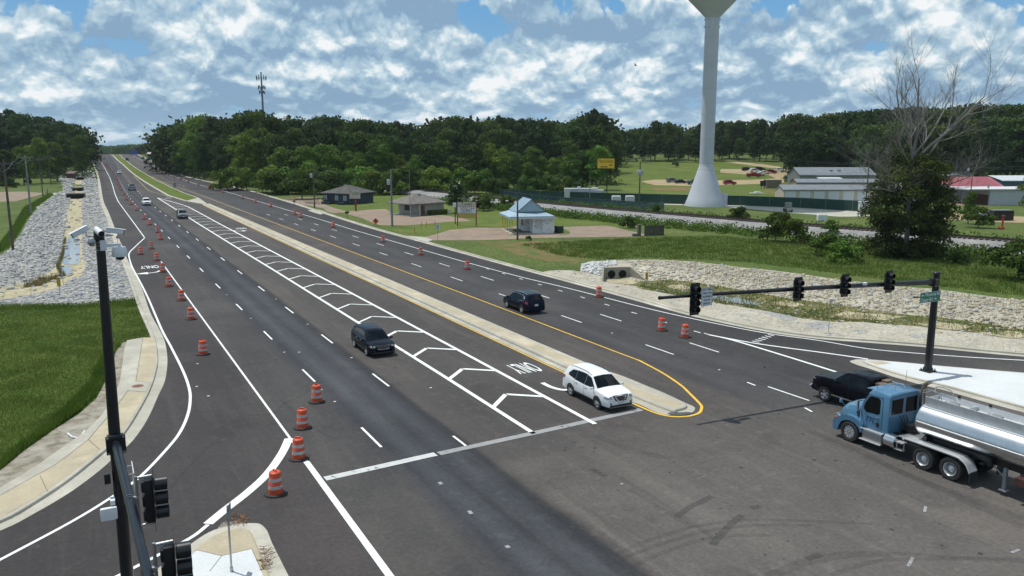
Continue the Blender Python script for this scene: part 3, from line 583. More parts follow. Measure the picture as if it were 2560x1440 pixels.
def medians():
    # concrete median: gutter pan, kerb, slab
    left = [(26.13, y) for y in (44, 55, 66, 78, 95, 120, 150, 180)]+[(25.9, 205)]
    left = [(26.13, y) for y in (44, 55, 66, 78)]+[(26.0, 110), (25.88, 150), (25.84, 180), (25.86, 207)]
    rgt = [(28.55, 44), (28.50, 55), (28.46, 66), (28.42, 80), (28.25, 104), (28.12, 130), (28.05, 151), (27.9, 180), (27.8, 207)]
    nose = pix([(1560, 998), (1600, 1014), (1626, 1026), (1645, 1034), (1667, 1039), (1700, 1038.5), (1721, 1036), (1733, 1031), (1737, 1025), (1735, 1019), (1711, 1008), (1660, 984), (1622, 968.6), (1560, 943), (1517.5, 929)])
    poly = left[::-1]+smooth_line(nose, 3)+rgt
    patch('median_gutter', poly, .048, CONC)
    for a, b in (((26.55, 207), (26.68, 35)),):
        g = MB(); ribbon(g, dens([(26.42, 207), (26.55, 120), (26.66, 70), (26.66, 42), (26.72, 37)], 5), .07, .052); g.build('joint_grit', GRIT, fixn=False)['kind'] = 'structure'
    # raised body
    L_ = [(26.44, 207), (26.52, 150), (26.60, 110), (26.68, 78), (26.70, 60), (26.70, 44), (26.74, 38), (27.0, 35.2), (27.5, 33.6)]
    nb = pix([(1668, 1029), (1695, 1030), (1715, 1024), (1716, 1016), (1700, 1008)])
    Rr = [(28.1, 36.5), (28.25, 44), (28.2, 60), (28.14, 78), (28.0, 110), (27.86, 150), (27.6, 207)]
    line = smooth_line(L_[:-2]+nb+Rr, 4); inner = offset_line(line, .0)
    mb = MB(); sweep(mb, line, [(0, .03), (0.01, .13), (.05, .17), (.14, .185), (.28, .18), (.285, .175)]); mb.build('median_kerb', CONC, smooth=True)['kind'] = 'structure'
    ins = offset_line(line, .283); mb = MB(); drape(mb, ins, .176); mb.build('median_slab', CONCT, fixn=False)['kind'] = 'structure'
    d = MB()
    for poly in ([(1668, 1031+4), (1680, 1032), (1700, 1033), (1720, 1032), (1735, 1034), (1722, 1038), (1700, 1040), (1675, 1039)],): drape(d, [G0(*p) for p in poly], .054)
    d.build('tar_patch', mat('tar_dark', (.05, .05, .05), (.09, .09, .085), scale=6, rough=.8), fixn=False)['kind'] = 'structure'
    # grass median up the hill
    gl = [z2(*p) for p in ((2900, 1470), (2560, 1400), (2140, 1270), (1850, 1100), (1600, 950), (1300, 740), (1050, 510), (900, 390), (760, 262))]
    gr = [z2(*p) for p in ((970, 262), (1060, 345), (1300, 530), (1600, 720), (1850, 870), (2100, 990), (2350, 1110), (2560, 1200), (2800, 1320), (3050, 1440))]
    A = pix([(513, 511.5)]+gl[1:]); B = pix(gr[:-2]+[(497, 495), (516, 508)])
    poly = A+B; patch('median_edging', poly, .045, CONC)
    def shrink(l, d): return offset_line(l, d)
    mb = MB(); A2 = offset_line(A, -.75); B2 = offset_line(B, -.45)
    drape(mb, A2[1:]+B2[:-1], .09); mb.build('median_grass', ground_mat('median_turf', [(.085, .125, .015), ((.13, .13, .03), .08, .45, .7, 1), ((.05, .10, .012), .2, .5, .7, 2)], bump=.6, bscale=6), fixn=False)['kind'] = 'structure'
    # near-left pavement
    tan = [(386, 849), (392, 889), (388, 924), (374, 971), (351, 1015), (307, 1085), (262, 1125), (173, 1197), (85, 1257), (0, 1306), (-300, 1400)]
    tani = [(-300, 1360), (0, 1249), (142, 1169), (222, 1107), (289, 1027), (320, 984), (340, 960), (357.8, 849)]
    patch('pavement', [G0(*p) for p in tan+tani], .165, CONCT)
    outs = [(-300, 1340), (0, 1229), (89, 1174), (213, 1087), (255, 1045), (285, 1000), (300, 960), (306, 920), (311, 880), (318, 856)]
    patch('pavement_shoulder', [G0(*p) for p in tani[::-1]+outs[::1]], .16, CONC)
    dg = [(-300, 1310), (0, 1180), (60, 1130), (130, 1080), (200, 1035), (240, 1000), (262, 960), (282, 900), (300, 858)]
    patch('bare_soil', [G0(*p) for p in outs[::-1]+dg], .05, GRIT if False else ground_mat('bare_soil', [(.30, .275, .22), ((.17, .15, .11), 1.3, .45, .62, 1), ((.38, .36, .31), .6, .5, .7, 2)], bump=.6, bscale=9))
    a = G0(345, 972); mb = MB(); mb.lathe([(0, .18), (.31, .18), (.33, .17), (.34, .16)], c=(a[0], a[1], 0)); o = mb.build('manhole_cover', mat('rust_iron', (.20, .085, .045), (.13, .06, .04), scale=9, rough=.8)); tag(o, 'round rusty manhole cover set in the kerbside pavement', 'manhole cover')
    mb = MB(); drape(mb, [G0(*p) for p in ((337, 960), (378, 962), (366, 985), (320, 984))], .172); mb.build('pavement_slab', CONC, fixn=False)['kind'] = 'structure'
    mb = MB()
    for a, b in (((337, 960), (376, 963)), ((320, 984), (366, 987)), ((222, 1107), (250, 1133)), ((101, 1198), (120, 1238)), ((142, 1169), (222, 1107)), ((0, 1249), (142, 1169)), ((222, 1107), (289, 1027)), ((320, 984), (289, 1027)), ((340, 960), (357.8, 849))): ribbon(mb, [G0(*a), G0(*b)], .022, .180)
    mb.build('pavement_joints', mat('joint_line', (.13, .12, .10), rough=.9), fixn=False)['kind'] = 'structure'
    # near-left island
    isl = [(340, 1470), (400, 1420), (455, 1380), (500, 1347), (535, 1328), (570, 1318), (600, 1312), (640, 1311), (655, 1316), (668, 1330), (676, 1350), (683, 1366), (700, 1400), (720, 1440), (760, 1520), (500, 1700), (300, 1700)]
    I = smooth_line([G0(*p) for p in isl[:-2]], 3)+[G0(500, 1700), G0(300, 1700)]
    patch('traffic_island', I, .05, CONC)
    line = smooth_line([G0(*p) for p in ((350, 1500), (430, 1430), (485, 1382), (530, 1350), (570, 1334), (605, 1329), (625, 1335), (640, 1362), (655, 1400), (672, 1440), (700, 1520), (740, 1640))], 4)
    mb = MB(); sweep(mb, line[::-1], [(0, .03), (0.01, .12), (.04, .155), (.10, .165), (.2, .165)]); mb.build('island_kerb', CONCT, smooth=True)['kind'] = 'structure'
    ins = offset_line(line[::-1], .19)[::-1]; mb = MB(); drape(mb, ins+[G0(500, 1700)], .162); mb.build('island_slab', CONCT, fixn=False)['kind'] = 'structure'
    mb = MB(); drape(mb, [G0(*p) for p in ((435, 1440), (470, 1400), (492, 1386), (555, 1401), (630, 1383), (655, 1440), (680, 1520), (380, 1560))], .170); mb.build('island_infill', CONCW, fixn=False)['kind'] = 'structure'
    mb = MB()
    for a, b in (((492, 1386), (555, 1401)), ((555, 1401), (630, 1383)), ((555, 1401), (525, 1440)), ((630, 1383), (655, 1440)), ((492, 1386), (435, 1440))): ribbon(mb, [G0(*a), G0(*b)], .02, .176)
    mb.build('island_joints', MATS['joint_line'], fixn=False)['kind'] = 'structure'
    # right-hand island
    isl = [(2560, 1034), (2480, 1012), (2350, 975), (2287, 960), (2230, 943), (2175, 924), (2142, 914), (2127, 908), (2124, 904), (2140, 900), (2175, 900), (2240, 906), (2335, 915), (2440, 924), (2560, 935)]
    I = [(70, 0), (62, 8)]+[G0(*p) for p in isl]+[(75, 14), (85, 5)]
    patch('traffic_island', I, .05, CONC)
    line = smooth_line([G0(*p) for p in ((2620, 1040), (2480, 1002), (2350, 966), (2287, 951), (2230, 935), (2180, 918), (2160, 910), (2158, 906), (2175, 905), (2240, 909), (2335, 918), (2440, 927), (2620, 942))], 3)
    mb = MB(); sweep(mb, line[::-1], [(0, .03), (0.01, .12), (.05, .15), (.15, .155)]); mb.build('island_kerb', CONC, smooth=True)['kind'] = 'structure'
    ins = offset_line(line[::-1], .14)[::-1]; mb = MB(); drape(mb, ins, .152); mb.build('island_slab', CONCW, fixn=False)['kind'] = 'structure'
    mb = MB(); drape(mb, [G0(*p) for p in ((2165, 908), (2205, 909), (2228, 914), (2190, 918), (2182, 914))], .158); mb.build('island_nose', CONCT, fixn=False)['kind'] = 'structure'
medians()
def grounds():
    P = lambda pts: [tuple(gp(x, y)[:2]) for x, y in pts]
    K = lambda pts: [(720+x/4.923, 420+y/4.923) for x, y in pts]; L_ = lambda pts: [(1180+x/4.923, 460+y/4.923) for x, y in pts]
    patch('verge_grass_ground', P([(-260, 775), (0, 766), (100, 764), (200, 764), (300, 753), (345, 748), (352, 766), (366, 800), (380, 840), (372, 848), (318, 850), (300, 858), (282, 900), (262, 960), (240, 1000), (200, 1035), (130, 1080), (60, 1130), (0, 1180), (-300, 1310), (-500, 1200)]), .02, NEARG, kind='structure')
    patch('ditch_stone_bed', P([(150, 436), (180, 425), (233, 424), (243, 455), (249, 500), (262, 540), (272, 565), (290, 613), (312, 665), (331, 714), (348, 755), (300, 752), (200, 763), (100, 763), (0, 766), (-260, 775), (-300, 700), (-120, 650), (0, 640), (20, 628), (50, 590), (72, 550), (95, 520), (136, 487), (158, 478)]), .012, RIP)
    patch('ditch_silt', P([(192, 440), (203, 440), (206, 470), (204, 520), (206, 560), (204, 600), (206, 640), (215, 665), (205, 685), (160, 712), (120, 728), (40, 745), (0, 752), (-200, 762), (-260, 740), (0, 722), (70, 708), (110, 690), (140, 668), (152, 640), (160, 600), (165, 560), (170, 520), (182, 480)]), .03, SAND)
    WATER = mat('ditch_water', (.22, .27, .33), (.30, .30, .28), scale=1.5, rough=.08, bump=.05, bscale=6, spec=.8)
    patch('water', P([(178, 592), (196, 592), (200, 620), (198, 640), (203, 655), (190, 662), (160, 661), (152, 655), (150, 645), (156, 620), (166, 600)]), .06, WATER)
    patch('water', P([(145, 668), (165, 664), (180, 672), (183, 684), (165, 688), (150, 682)]), .06, WATER)
    # grass crossings over the ditch
    for pts in ([(150, 438), (180, 433), (243, 440), (243, 444), (180, 441), (150, 447)], [(140, 462), (180, 461), (240, 464), (241, 466), (180, 466), (142, 470)]): patch('ditch_crossing', P(pts), .10, GRASS)
    patch('ditch_crossing', P([(130, 484), (180, 482), (244, 481), (246, 484), (180, 485.5), (135, 488)]), .12, CONC)
    patch('dirt_drive', P([(-60, 480), (0, 480), (60, 479), (112, 483), (98, 488), (40, 503), (0, 505), (-60, 507)]), .03, PAD)
    patch('dirt_shoulder', P([(150, 436), (180, 425), (208, 405), (225, 403), (228, 410), (233, 424)]), .035, GRASS)
    patch('gravel_entrance', P([(188, 407), (225, 400), (230, 404), (232, 409), (190, 412)]), .04, BALL)
    # right side: stone banks
    patch('stone_bank', P([(1345, 684), (1370, 677), (1450, 679), (1453, 660), (1480, 655), (1560, 650), (1630, 649), (1700, 652), (1760, 657), (1850, 668), (1930, 676), (2000, 685), (2100, 700), (2200, 714), (2330, 722), (2450, 738), (2560, 752), (2760, 778), (2760, 912), (2560, 890), (2300, 867), (2100, 852), (1990, 838), (1900, 823), (1800, 803), (1712, 784), (1620, 759), (1525, 733), (1430, 710)]), .012, RIPE)
    patch('ditch_weed_bed', P([(1560, 712), (1600, 703), (1660, 700), (1720, 703), (1800, 716), (1870, 728), (1960, 745), (2080, 760), (2200, 778), (2400, 800), (2560, 826), (2760, 850), (2760, 872), (2560, 846), (2400, 828), (2250, 812), (2100, 806), (1980, 792), (1900, 775), (1820, 762), (1740, 748), (1660, 733), (1600, 722)]), .03, WEEDS)
    patch('ditch_silt', P([(1500, 697), (1530, 688), (1560, 694), (1600, 705), (1570, 712), (1530, 708)]), .045, SAND)
    for pts in ([(1660, 716), (1700, 712), (1740, 720), (1700, 726)], [(1930, 757), (1960, 751), (2010, 762), (1990, 768), (1950, 765)], [(2080, 788), (2120, 778), (2200, 786), (2270, 795), (2180, 801), (2120, 797)], [(2290, 810), (2350, 806), (2430, 818), (2400, 826), (2330, 820)], [(2440, 832), (2520, 828), (2600, 842), (2520, 846)]): patch('ditch_silt', P(pts), .05, SAND)
    patch('water', P([(1778, 740), (1800, 741), (1850, 748), (1895, 756), (1898, 764), (1860, 762), (1800, 752), (1775, 747)]), .07, WATER)
    for pts in ([(1905, 782), (1950, 775), (2010, 781), (2020, 790), (1990, 800), (1960, 803), (1940, 793)], [(2010, 808), (2060, 806), (2090, 815), (2060, 826), (2020, 820)], [(2130, 826), (2160, 822), (2175, 832), (2140, 836)], [(2270, 838), (2310, 834), (2340, 842), (2290, 846)]):
        patch('bare_rubble', P(pts), .02, RIP)
    patch('dry_verge', P([(1190, 604), (1330, 606), (1430, 625), (1470, 640), (1440, 660), (1380, 655), (1300, 640), (1230, 615)]), .012, DRYG)
    patch('dry_verge', P([(1235, 600), (1300, 607), (1320, 603), (1420, 601), (1400, 612), (1300, 614)]), .014, DRYG)
    # lawns and drives beyond the road
    patch('lawn', P([(800, 500), (930, 490), (960, 478), (1130, 495), (1230, 500), (1300, 520), (1440, 537), (1540, 549), (1600, 560), (1560, 572), (1480, 565), (1180, 571), (1090, 585), (1060, 592), (975, 575), (940, 560), (870, 545), (840, 520)]), .010, LAWN)
    patch('lawn', P([(1230, 603), (1500, 600), (1700, 590), (1830, 600), (1900, 640), (2100, 660), (2000, 682), (1850, 665), (1700, 650), (1560, 648), (1480, 640), (1350, 620)]), .008, GRASS)
    patch('driveway', P(K([(-80, 385), (0, 375), (150, 362), (350, 366), (420, 375), (430, 440), (560, 490), (700, 528), (760, 545), (560, 556), (480, 540), (440, 500), (300, 470), (150, 452), (0, 440), (-60, 420)])), .020, PAD)
    patch('driveway', P(K([(690, 548), (800, 530), (1000, 515), (1200, 505), (1300, 560), (1500, 570), (1660, 560), (1960, 590), (2160, 622), (2260, 655), (2000, 662), (1700, 690), (1420, 708), (1100, 702), (1000, 660), (900, 615), (760, 578)])), .022, PAD)
    patch('driveway', P([(1045, 596), (1085, 587), (1125, 575), (1180, 570), (1265, 570)]+L_([(640, 500), (700, 540), (1030, 545), (1100, 548), (1100, 532), (1400, 520), (1650, 514), (1750, 530), (1900, 570), (2120, 615), (2130, 642), (1900, 650), (1500, 656), (1100, 662), (700, 668), (300, 688), (0, 694)])+[(1130, 601), (1082, 601)]), .022, PAD)
    patch('lawn', P(L_([(1085, 548), (1140, 556), (1205, 590), (1210, 612), (1150, 624), (1090, 626), (1075, 590)])), .035, LAWN)
    patch('driveway_apron', P([(1003, 590), (1030, 591), (1060, 593), (1082, 600.5), (1066, 606), (1040, 603)]), .045, CONC)
    patch('driveway_apron', P(K([(240, 520), (380, 515), (480, 548), (400, 575), (300, 545)])), .045, CONC)
    # rail bed
    rb = [(p[0]-(5.5 if p[1] > 120 else (7.5 if p[1] > 80 else 9.5)), p[1]) for p in RAIL]+[(p[0]+4.0, p[1]) for p in RAIL[::-1]]
    patch('ballast', smooth_line(rb[:len(RAIL)], 2)+smooth_line(rb[len(RAIL):], 2), .02, BALL)
    # water-tower compound and storage yard
    patch('gravel_yard', P([(1570, 504), (1640, 506), (1720, 506), (1850, 511), (2000, 516), (2200, 527), (2240, 540), (2100, 542), (1950, 530), (1800, 516), (1640, 511)]), .02, CONC)
    patch('storage_apron', P([(1940, 493), (2080, 495), (2220, 505), (2220, 512), (2080, 504), (1950, 500)]), .02, CONC)
    patch('field', P([(1535, 412), (1600, 407), (1700, 404), (1800, 404), (1900, 408), (1990, 415), (2000, 430), (1990, 480), (1960, 497), (1700, 494), (1560, 480), (1540, 460)]), .010, LAWN)
    patch('dirt_lot', P([(1603, 453), (1640, 449), (1700, 450), (1800, 451), (1900, 449), (1940, 446), (1920, 437), (1870, 437), (1800, 431), (1802, 423), (1860, 423), (1900, 429), (1940, 423), (1975, 425), (1990, 440), (1985, 455), (1940, 458), (1830, 462), (1720, 465), (1640, 463)]), .030, DIRT)
    patch('dirt_track', P([(1820, 402), (1900, 410), (1970, 420), (1960, 424), (1880, 414), (1810, 405)]), .03, DIRT)
    patch('bare_clay', P([(1620, 471), (1700, 468), (1770, 472), (1700, 477), (1640, 476)]), .03, ground_mat('clay', [(.22, .12, .06), ((.10, .12, .03), .3, .45, .6, 1)]))
    patch('bare_clay', P([(1900, 478), (1990, 470), (1995, 490), (1950, 492)]), .03, DRYG)
    patch('parking_court', P([(2340, 482), (2440, 482), (2520, 500), (2500, 514), (2400, 514), (2330, 505)]), .025, PAD)
    patch('back_road', P([(2300, 532), (2400, 534), (2620, 545), (2700, 560), (2500, 556), (2300, 545)]), .025, DIRT)
grounds()
# ---------------------------------------------------------------- shared thing materials
BLACKM = mat('black_powder_coat', (.010, .010, .012), (.016, .016, .02), scale=3, rough=.32, spec=.5)
GALV = mat('galvanised_steel', (.45, .46, .46), (.34, .35, .36), scale=6, rough=.4, metal=.8)
GALVD = mat('grey_steel', (.20, .21, .22), (.28, .29, .30), scale=6, rough=.55, metal=.3)
WHITEP = mat('white_plastic', (.72, .74, .76), (.64, .66, .68), scale=4, rough=.4)
RUBBER = mat('black_rubber', (.018, .018, .019), (.035, .034, .032), scale=8, rough=.75)
LENSD = mat('dark_lens', (.02, .02, .025), rough=.15)
CHROME = mat('chrome', (.75, .76, .78), (.6, .6, .62), scale=5, rough=.16, metal=1)
ALU = mat('rim_alloy', (.66, .67, .69), (.52, .53, .54), scale=12, rough=.35, metal=.5)
GLASS = mat('car_glass', (.003, .005, .007), rough=.05, spec=.28)
TRIM = mat('black_trim', (.016, .016, .017), rough=.5)
REDL = mat('red_lamp', (.32, .012, .015), rough=.18, coat=.5)
CLEARL = mat('clear_lamp', (.10, .11, .12), (.42, .45, .48), scale=18, rough=.12, metal=.4, coat=.6)
PLATE = mat('plate_white', (.62, .62, .60), (.35, .30, .32), scale=16, rough=.5, lo=.55, hi=.6)
ORANGE = mat('barrel_orange', (.62, .085, .025), (.50, .065, .025), scale=5, rough=.45)
REFL = mat('reflective_sheeting', (.52, .53, .53), (.38, .38, .38), scale=7, rough=.45)
# ---------------------------------------------------------------- traffic drums
def make_drum():
    r = root('traffic_drum', (0, 0, 0)); b = MB()
    b.lathe([(.30, .05), (.292, .12), (.292, .26), (.278, .27), (.276, .42), (.270, .43), (.268, .58), (.256, .59), (.254, .74), (.246, .75), (.244, .90), (.232, .955), (.20, .975), (0, .985)], n=20); b.build('drum_body', ORANGE, r, smooth=True, angle=50)
    for z0, ra, rb in ((.275, .2835, .2815), (.595, .2615, .2590)):
        q = MB(); q.lathe([(ra, z0), (rb, z0+.145)], n=20); q.build('reflective_band', REFL, r, smooth=True)
    q = MB(); q.tube([(-.12, 0, .985), (-.10, 0, 1.045), (.10, 0, 1.045), (.12, 0, .985)], .018, 6); q.box((0, 0, 1.0), (.30, .05, .05)); q.build('handle', ORANGE, r)
    q = MB(); q.lathe([(.0, .052), (.30, .055), (.33, .075), (.45, .07), (.47, .04), (.47, .0)], n=24); q.build('rubber_base', RUBBER, r, smooth=True, angle=50)
    return r
DR = [(690, 1236, 'foremost of all, beside the broad white line above the near island'), (747, 1148, 'on the junction of curved and straight white lines, scratched lower band'), (757, 1071, 'with faded orange top, just above the junction of the white lines'), (792, 1006, 'standing in the lane right beside the last left-hand lane dash'),
      (508, 887, 'nearest one standing in the kerbside turning lane'), (478, 799, 'second nearest in the kerbside turning lane'), (454, 752, 'third nearest in the kerbside turning lane, close to the white line'), (423, 717, 'fourth nearest in the kerbside turning lane'), (407.5, 681, 'standing at the tip of the bent pavement arrow beside the word ONLY'), (391.8, 652.5, 'standing just above the word ONLY where the solid white line starts'), (351.8, 637, 'standing in the bulge of the kerb line, leftmost of the group'), (379, 623, 'upper one of the pair inside the kink of the edge line'),
      (1711.8, 844, 'right-hand drum of the near pair before the slip lane split'), (1653.8, 827, 'left-hand drum of the near pair before the slip lane split'), (1497.5, 743, 'standing on the white edge line next to the stone culvert bank'), (1168, 674, 'standing by the far edge line below the derelict blue-roofed kiosk'), (1051.8, 638, 'standing by the far edge line below the two-post advertising sign'), (957.5, 606, 'standing by the far edge line below the orange diamond sign'), (833, 569, 'standing alone below the black mailbox'), (752, 543.8, 'right one of the two drums below the navy house'), (737, 537.5, 'left one of the two drums below the navy house')]
DL = [(401.8, 600), (394.5, 582.5), (375, 563), (360.8, 549), (341, 527), (328, 512), (316, 500.7), (309.5, 488.5), (303, 476.8), (300, 468.5), (296.7, 461.6), (294.5, 456.5), (292, 449.4), (290.5, 444.3), (284.8, 437.2), (281.6, 431.9), (276.2, 426), (272, 421.4), (269, 418), (266.5, 414.3), (263.2, 412.8), (257.9, 402.7), (254.3, 398), (251, 392.7), (245.7, 388.4), (238, 390)]
DE = [(677, 518), (638.8, 507.5), (607, 497.5), (557.5, 483), (521.8, 473), (496, 464.3), (471, 456), (452.4, 449.4), (435, 444.3), (420, 438.7), (406.7, 432.6), (400, 428), (390.4, 424), (377.7, 417.4), (371.6, 412.8), (363, 408.8), (355, 406), (339.7, 396.6), (365.8, 404), (343, 393), (323.7, 389), (334.6, 389)]
def drums():
    src = make_drum(); first = [True]; rr = random.Random(5)
    def put(px, py, label, group):
        p = gp(px, py); o = src if first[0] else copy_tree(src); first[0] = False
        o.location = (p.x, p.y, tz(p.x, p.y)+.035); o.rotation_euler = (rr.uniform(-.02, .02), rr.uniform(-.02, .02), rr.uniform(0, 6.28)); tag(o, label, 'traffic drum', group)
    for x, y, l in DR: put(x, y, 'striped drum '+l, 'traffic drums set along the lanes')
    for x, y in DL: put(x, y, 'small far orange and white drum in the long row dividing the oncoming lanes', 'drums in the long oncoming row')
    for x, y in DE: put(x, y, 'small far orange and white drum in the row climbing along the far edge line', 'drums in the far edge row')
drums()
# ---------------------------------------------------------------- cars
def wheel(parent, c, r, w, side, spokes=5, rimmat=None, rimr=.66):
    M3 = Matrix.Rotation(-side*PI/2, 3, 'X')
    t = MB(); t.lathe([(r*.62, -w/2), (r*.93, -w/2), (r, -w*.36), (r, w*.36), (r*.93, w/2), (r*.68, w/2), (r*.64, w*.42), (r*.60, w*.25)], n=26, M3=M3); o = t.build('wheel', RUBBER, parent, smooth=True, angle=35); o.location = c
    q = MB(); q.lathe([(r*rimr, w*.40), (r*rimr*.93, w*.43), (r*rimr*.9, w*.20)], n=24, M3=M3)
    for k in range(spokes):
        a = 2*PI*k/spokes; ca, sa = math.cos(a), math.sin(a); u = Vector((ca, sa, 0)); v = Vector((-sa, ca, 0)); wd = r*.10
        pts = [u*r*.1+v*wd, u*r*rimr*.95+v*wd*.8, u*r*rimr*.95-v*wd*.8, u*r*.1-v*wd]
        q.add([M3@(p+Vector((0, 0, w*.40))) for p in pts]+[M3@(p+Vector((0, 0, w*.30))) for p in pts], [(0, 1, 2, 3), (4, 7, 6, 5), (0, 4, 5, 1), (2, 6, 7, 3)])
    q.lathe([(0, w*.44), (r*.13, w*.43), (r*.15, w*.36)], n=12, M3=M3)
    q.build('rim', rimmat or ALU, o, smooth=True, angle=30)
    q = MB(); q.lathe([(0, w*.12), (r*.62, w*.12)], n=20, M3=M3); q.build('brake_disc', GALVD, o)
    return o
SPEC = {
 'suv': dict(L=4.65, W=1.85, zb=.27, belt=[(-2.3, 1.12), (-1, 1.06), (1.2, .98), (2.3, .9)], wr=.355, ax=(1.38, -1.32),
   top=[(-2.32, .62), (-2.30, .95), (-2.22, 1.12), (-2.12, 1.30), (-1.98, 1.55), (-1.90, 1.63), (-1.75, 1.67), (-1.2, 1.70), (-.5, 1.71), (0.1, 1.68), (.38, 1.63), (.55, 1.56), (1.22, 1.09), (1.36, 1.05), (1.8, .99), (2.10, .93), (2.24, .86), (2.30, .74), (2.318, .60), (2.325, .45)],
   win=[[(1.06, 1.05), (.50, 1.50), (.07, 1.585), (.07, 1.04)], [(.05, 1.04), (.05, 1.59), (-.30, 1.60), (-.86, 1.585), (-.90, 1.08)], [(-.915, 1.09), (-.88, 1.58), (-1.35, 1.53), (-1.66, 1.30), (-1.60, 1.18)]], ws=(.53, 1.20), rw=(-2.17, -1.97), roof=(-1.8, .4)),
 'sedan': dict(L=4.8, W=1.83, zb=.22, belt=[(-2.4, .98), (0, .94), (2.4, .85)], wr=.33, ax=(1.45, -1.35),
   top=[(-2.4, .6), (-2.36, .92), (-2.2, 1.05), (-1.75, 1.08), (-1.6, 1.12), (-.95, 1.40), (-.6, 1.45), (0, 1.46), (.35, 1.42), (.5, 1.36), (1.15, 1.0), (1.3, .95), (1.9, .86), (2.2, .76), (2.35, .6), (2.4, .42)],
   win=[[(.98, .98), (.45, 1.31), (.1, 1.36), (.05, .97)], [(-.01, .97), (.04, 1.365), (-.5, 1.36), (-.9, 1.29), (-1.15, 1.08), (-1.1, 1.0)]], ws=(.5, 1.13), rw=(-1.58, -1.0), roof=(-.8, .35)),
 'pickup': dict(L=5.8, W=2.0, zb=.42, belt=[(-2.9, 1.30), (2.9, 1.24)], wr=.41, ax=(1.85, -1.75),
   top=[(-2.9, .75), (-2.88, 1.38), (-2.8, 1.41), (-.95, 1.42), (-.90, 1.46), (-.84, 1.86), (-.74, 1.93), (-.3, 1.97), (.3, 1.97), (.66, 1.93), (.80, 1.85), (1.32, 1.43), (1.42, 1.40), (2.3, 1.36), (2.68, 1.28), (2.80, 1.14), (2.86, .90), (2.9, .55)],
   win=[[(1.18, 1.35), (.78, 1.76), (.38, 1.83), (.33, 1.33)], [(.27, 1.33), (.31, 1.835), (-.38, 1.835), (-.70, 1.78), (-.76, 1.35)]], ws=(.80, 1.31), rw=(-.90, -.85), roof=(-.7, .6))}
def make_car(name, kind, paint, far=False, plate=True, rails=False, cladding=False, beds=True):
    S = SPEC[kind]; L_, Wd, zb = S['L'], S['W'], S['zb']; tx = [p[0] for p in S['top']]; tz_ = [p[1] for p in S['top']]
    r = root(name, (0, 0, 0)); h = L_/2
    def T(x): return float(np.interp(x, tx, tz_))
    def belt(x): return min(float(np.interp(x, [b[0] for b in S['belt']], [b[1] for b in S['belt']])), T(x)-.05)
    def HW(x):
        e = max(0, (abs(x)-(h-.75))/.75); return Wd/2*(1-(.17 if x > 0 else .11)*e**2.4)
    def ring(x):
        t, b, w = T(x), belt(x), HW(x); g = t-b; hb = b-zb; in_ = min(.62*max(g-.06, 0)*.62, .24)
        rr = min(.09, g*.6)
        return [(0, zb), (w*.86, zb), (w*.955, zb+.05), (w*.985, zb+hb*.22), (w, zb+hb*.52), (w*.995, zb+hb*.80), (w*.965, b), (w*.965-in_*.5-.012, b+(g-rr)*.5), (w*.965-in_-.015, t-rr), (w*.965-in_-.055, t-rr*.35), (w*.965-in_-.13, t-.012), ((w*.965-in_)*.5, t+.012), (0, t+.022)]
    st = sorted(set([round(v, 3) for v in np.linspace(-h, h, 40 if not far else 24)]+[round(p, 3) for p in tx])); st = [x for i, x in enumerate(st) if i == 0 or x-st[i-1] > .012]
    b = MB(); k = 13; vs = []
    for x in st:
        q = ring(x); vs += [(x, y, z) for y, z in q]+[(x, -y, z) for y, z in q[-2:0:-1]]
    n = 2*k-2; fs = [(i*n+j, (i+1)*n+j, (i+1)*n+(j+1) % n, i*n+(j+1) % n) for i in range(len(st)-1) for j in range(n)]
    fs += [tuple(range(n)), tuple((len(st)-1)*n+j for j in reversed(range(n)))]
    b.add(vs, fs); body = b.build('body', paint, r, smooth=True, angle=32)
    def sy(x, z):
        q = ring(x)[1:9]; return float(np.interp(z, [p[1] for p in q], [p[0] for p in q]))
    def tzz(x, y):
        q = ring(x)[8:]; return float(np.interp(abs(y), [p[0] for p in q[::-1]], [p[1] for p in q[::-1]]))
    def side_patch(name_, poly, m_, off=.007, both=True, parent=r, nx=7):
        xs = [p[0] for p in poly]; out = []
        for s in ((1, -1) if both else (both,)):
            g = MB()
            x0, x1 = min(xs), max(xs); cols = sorted(set(list(np.linspace(x0, x1, nx))+xs))
            for a, c in zip(cols[:-1], cols[1:]):
                pa = clip(clip(poly if sum(poly[i-1][0]*poly[i][1]-poly[i][0]*poly[i-1][1] for i in range(len(poly))) > 0 else poly[::-1], (a, 1), (a, 0)), (c, 0), (c, 1))
                if len(pa) < 3: continue
                zs = [p[1] for p in pa]; cuts = np.linspace(min(zs), max(zs), 5)
                for z0, z1 in zip(cuts[:-1], cuts[1:]):
                    pc = clip(clip(pa, (0, z0), (1, z0)), (1, z1), (0, z1))
                    if len(pc) >= 3: g.add([(p[0], s*(sy(p[0], p[1])+off), p[1]) for p in pc], [tuple(range(len(pc)))])
            out.append(g.build(name_, m_, parent))
        return out
    def top_patch(name_, x0, x1, m_, inset=.07, off=.008, ny=8, nx=6, yl=None, parent=r):
        g = MB(); xs = np.linspace(x0, x1, nx+1); ts = np.linspace(-1, 1, ny+1)
        def pt(x, t):
            e = (ring(x)[8][0]-inset) if yl is None else yl; y = t*e; sl = (T(x+.03)-T(x-.03))/.06; nn = math.hypot(sl, 1); return (x-sl/nn*off, y, tzz(x, y)+off/nn+.001)
        vs = [pt(x, t) for x in xs for t in ts]; m1 = ny+1
        g.add(vs, [(i*m1+j, (i+1)*m1+j, (i+1)*m1+j+1, i*m1+j+1) for i in range(nx) for j in range(ny)]); return g.build(name_, m_, parent)
    top_patch('windscreen', *S['ws'], GLASS); 
    if kind != 'pickup': top_patch('rear_window', *S['rw'], GLASS, inset=.12)
    else: top_patch('rear_window', *S['rw'], GLASS, inset=.16)
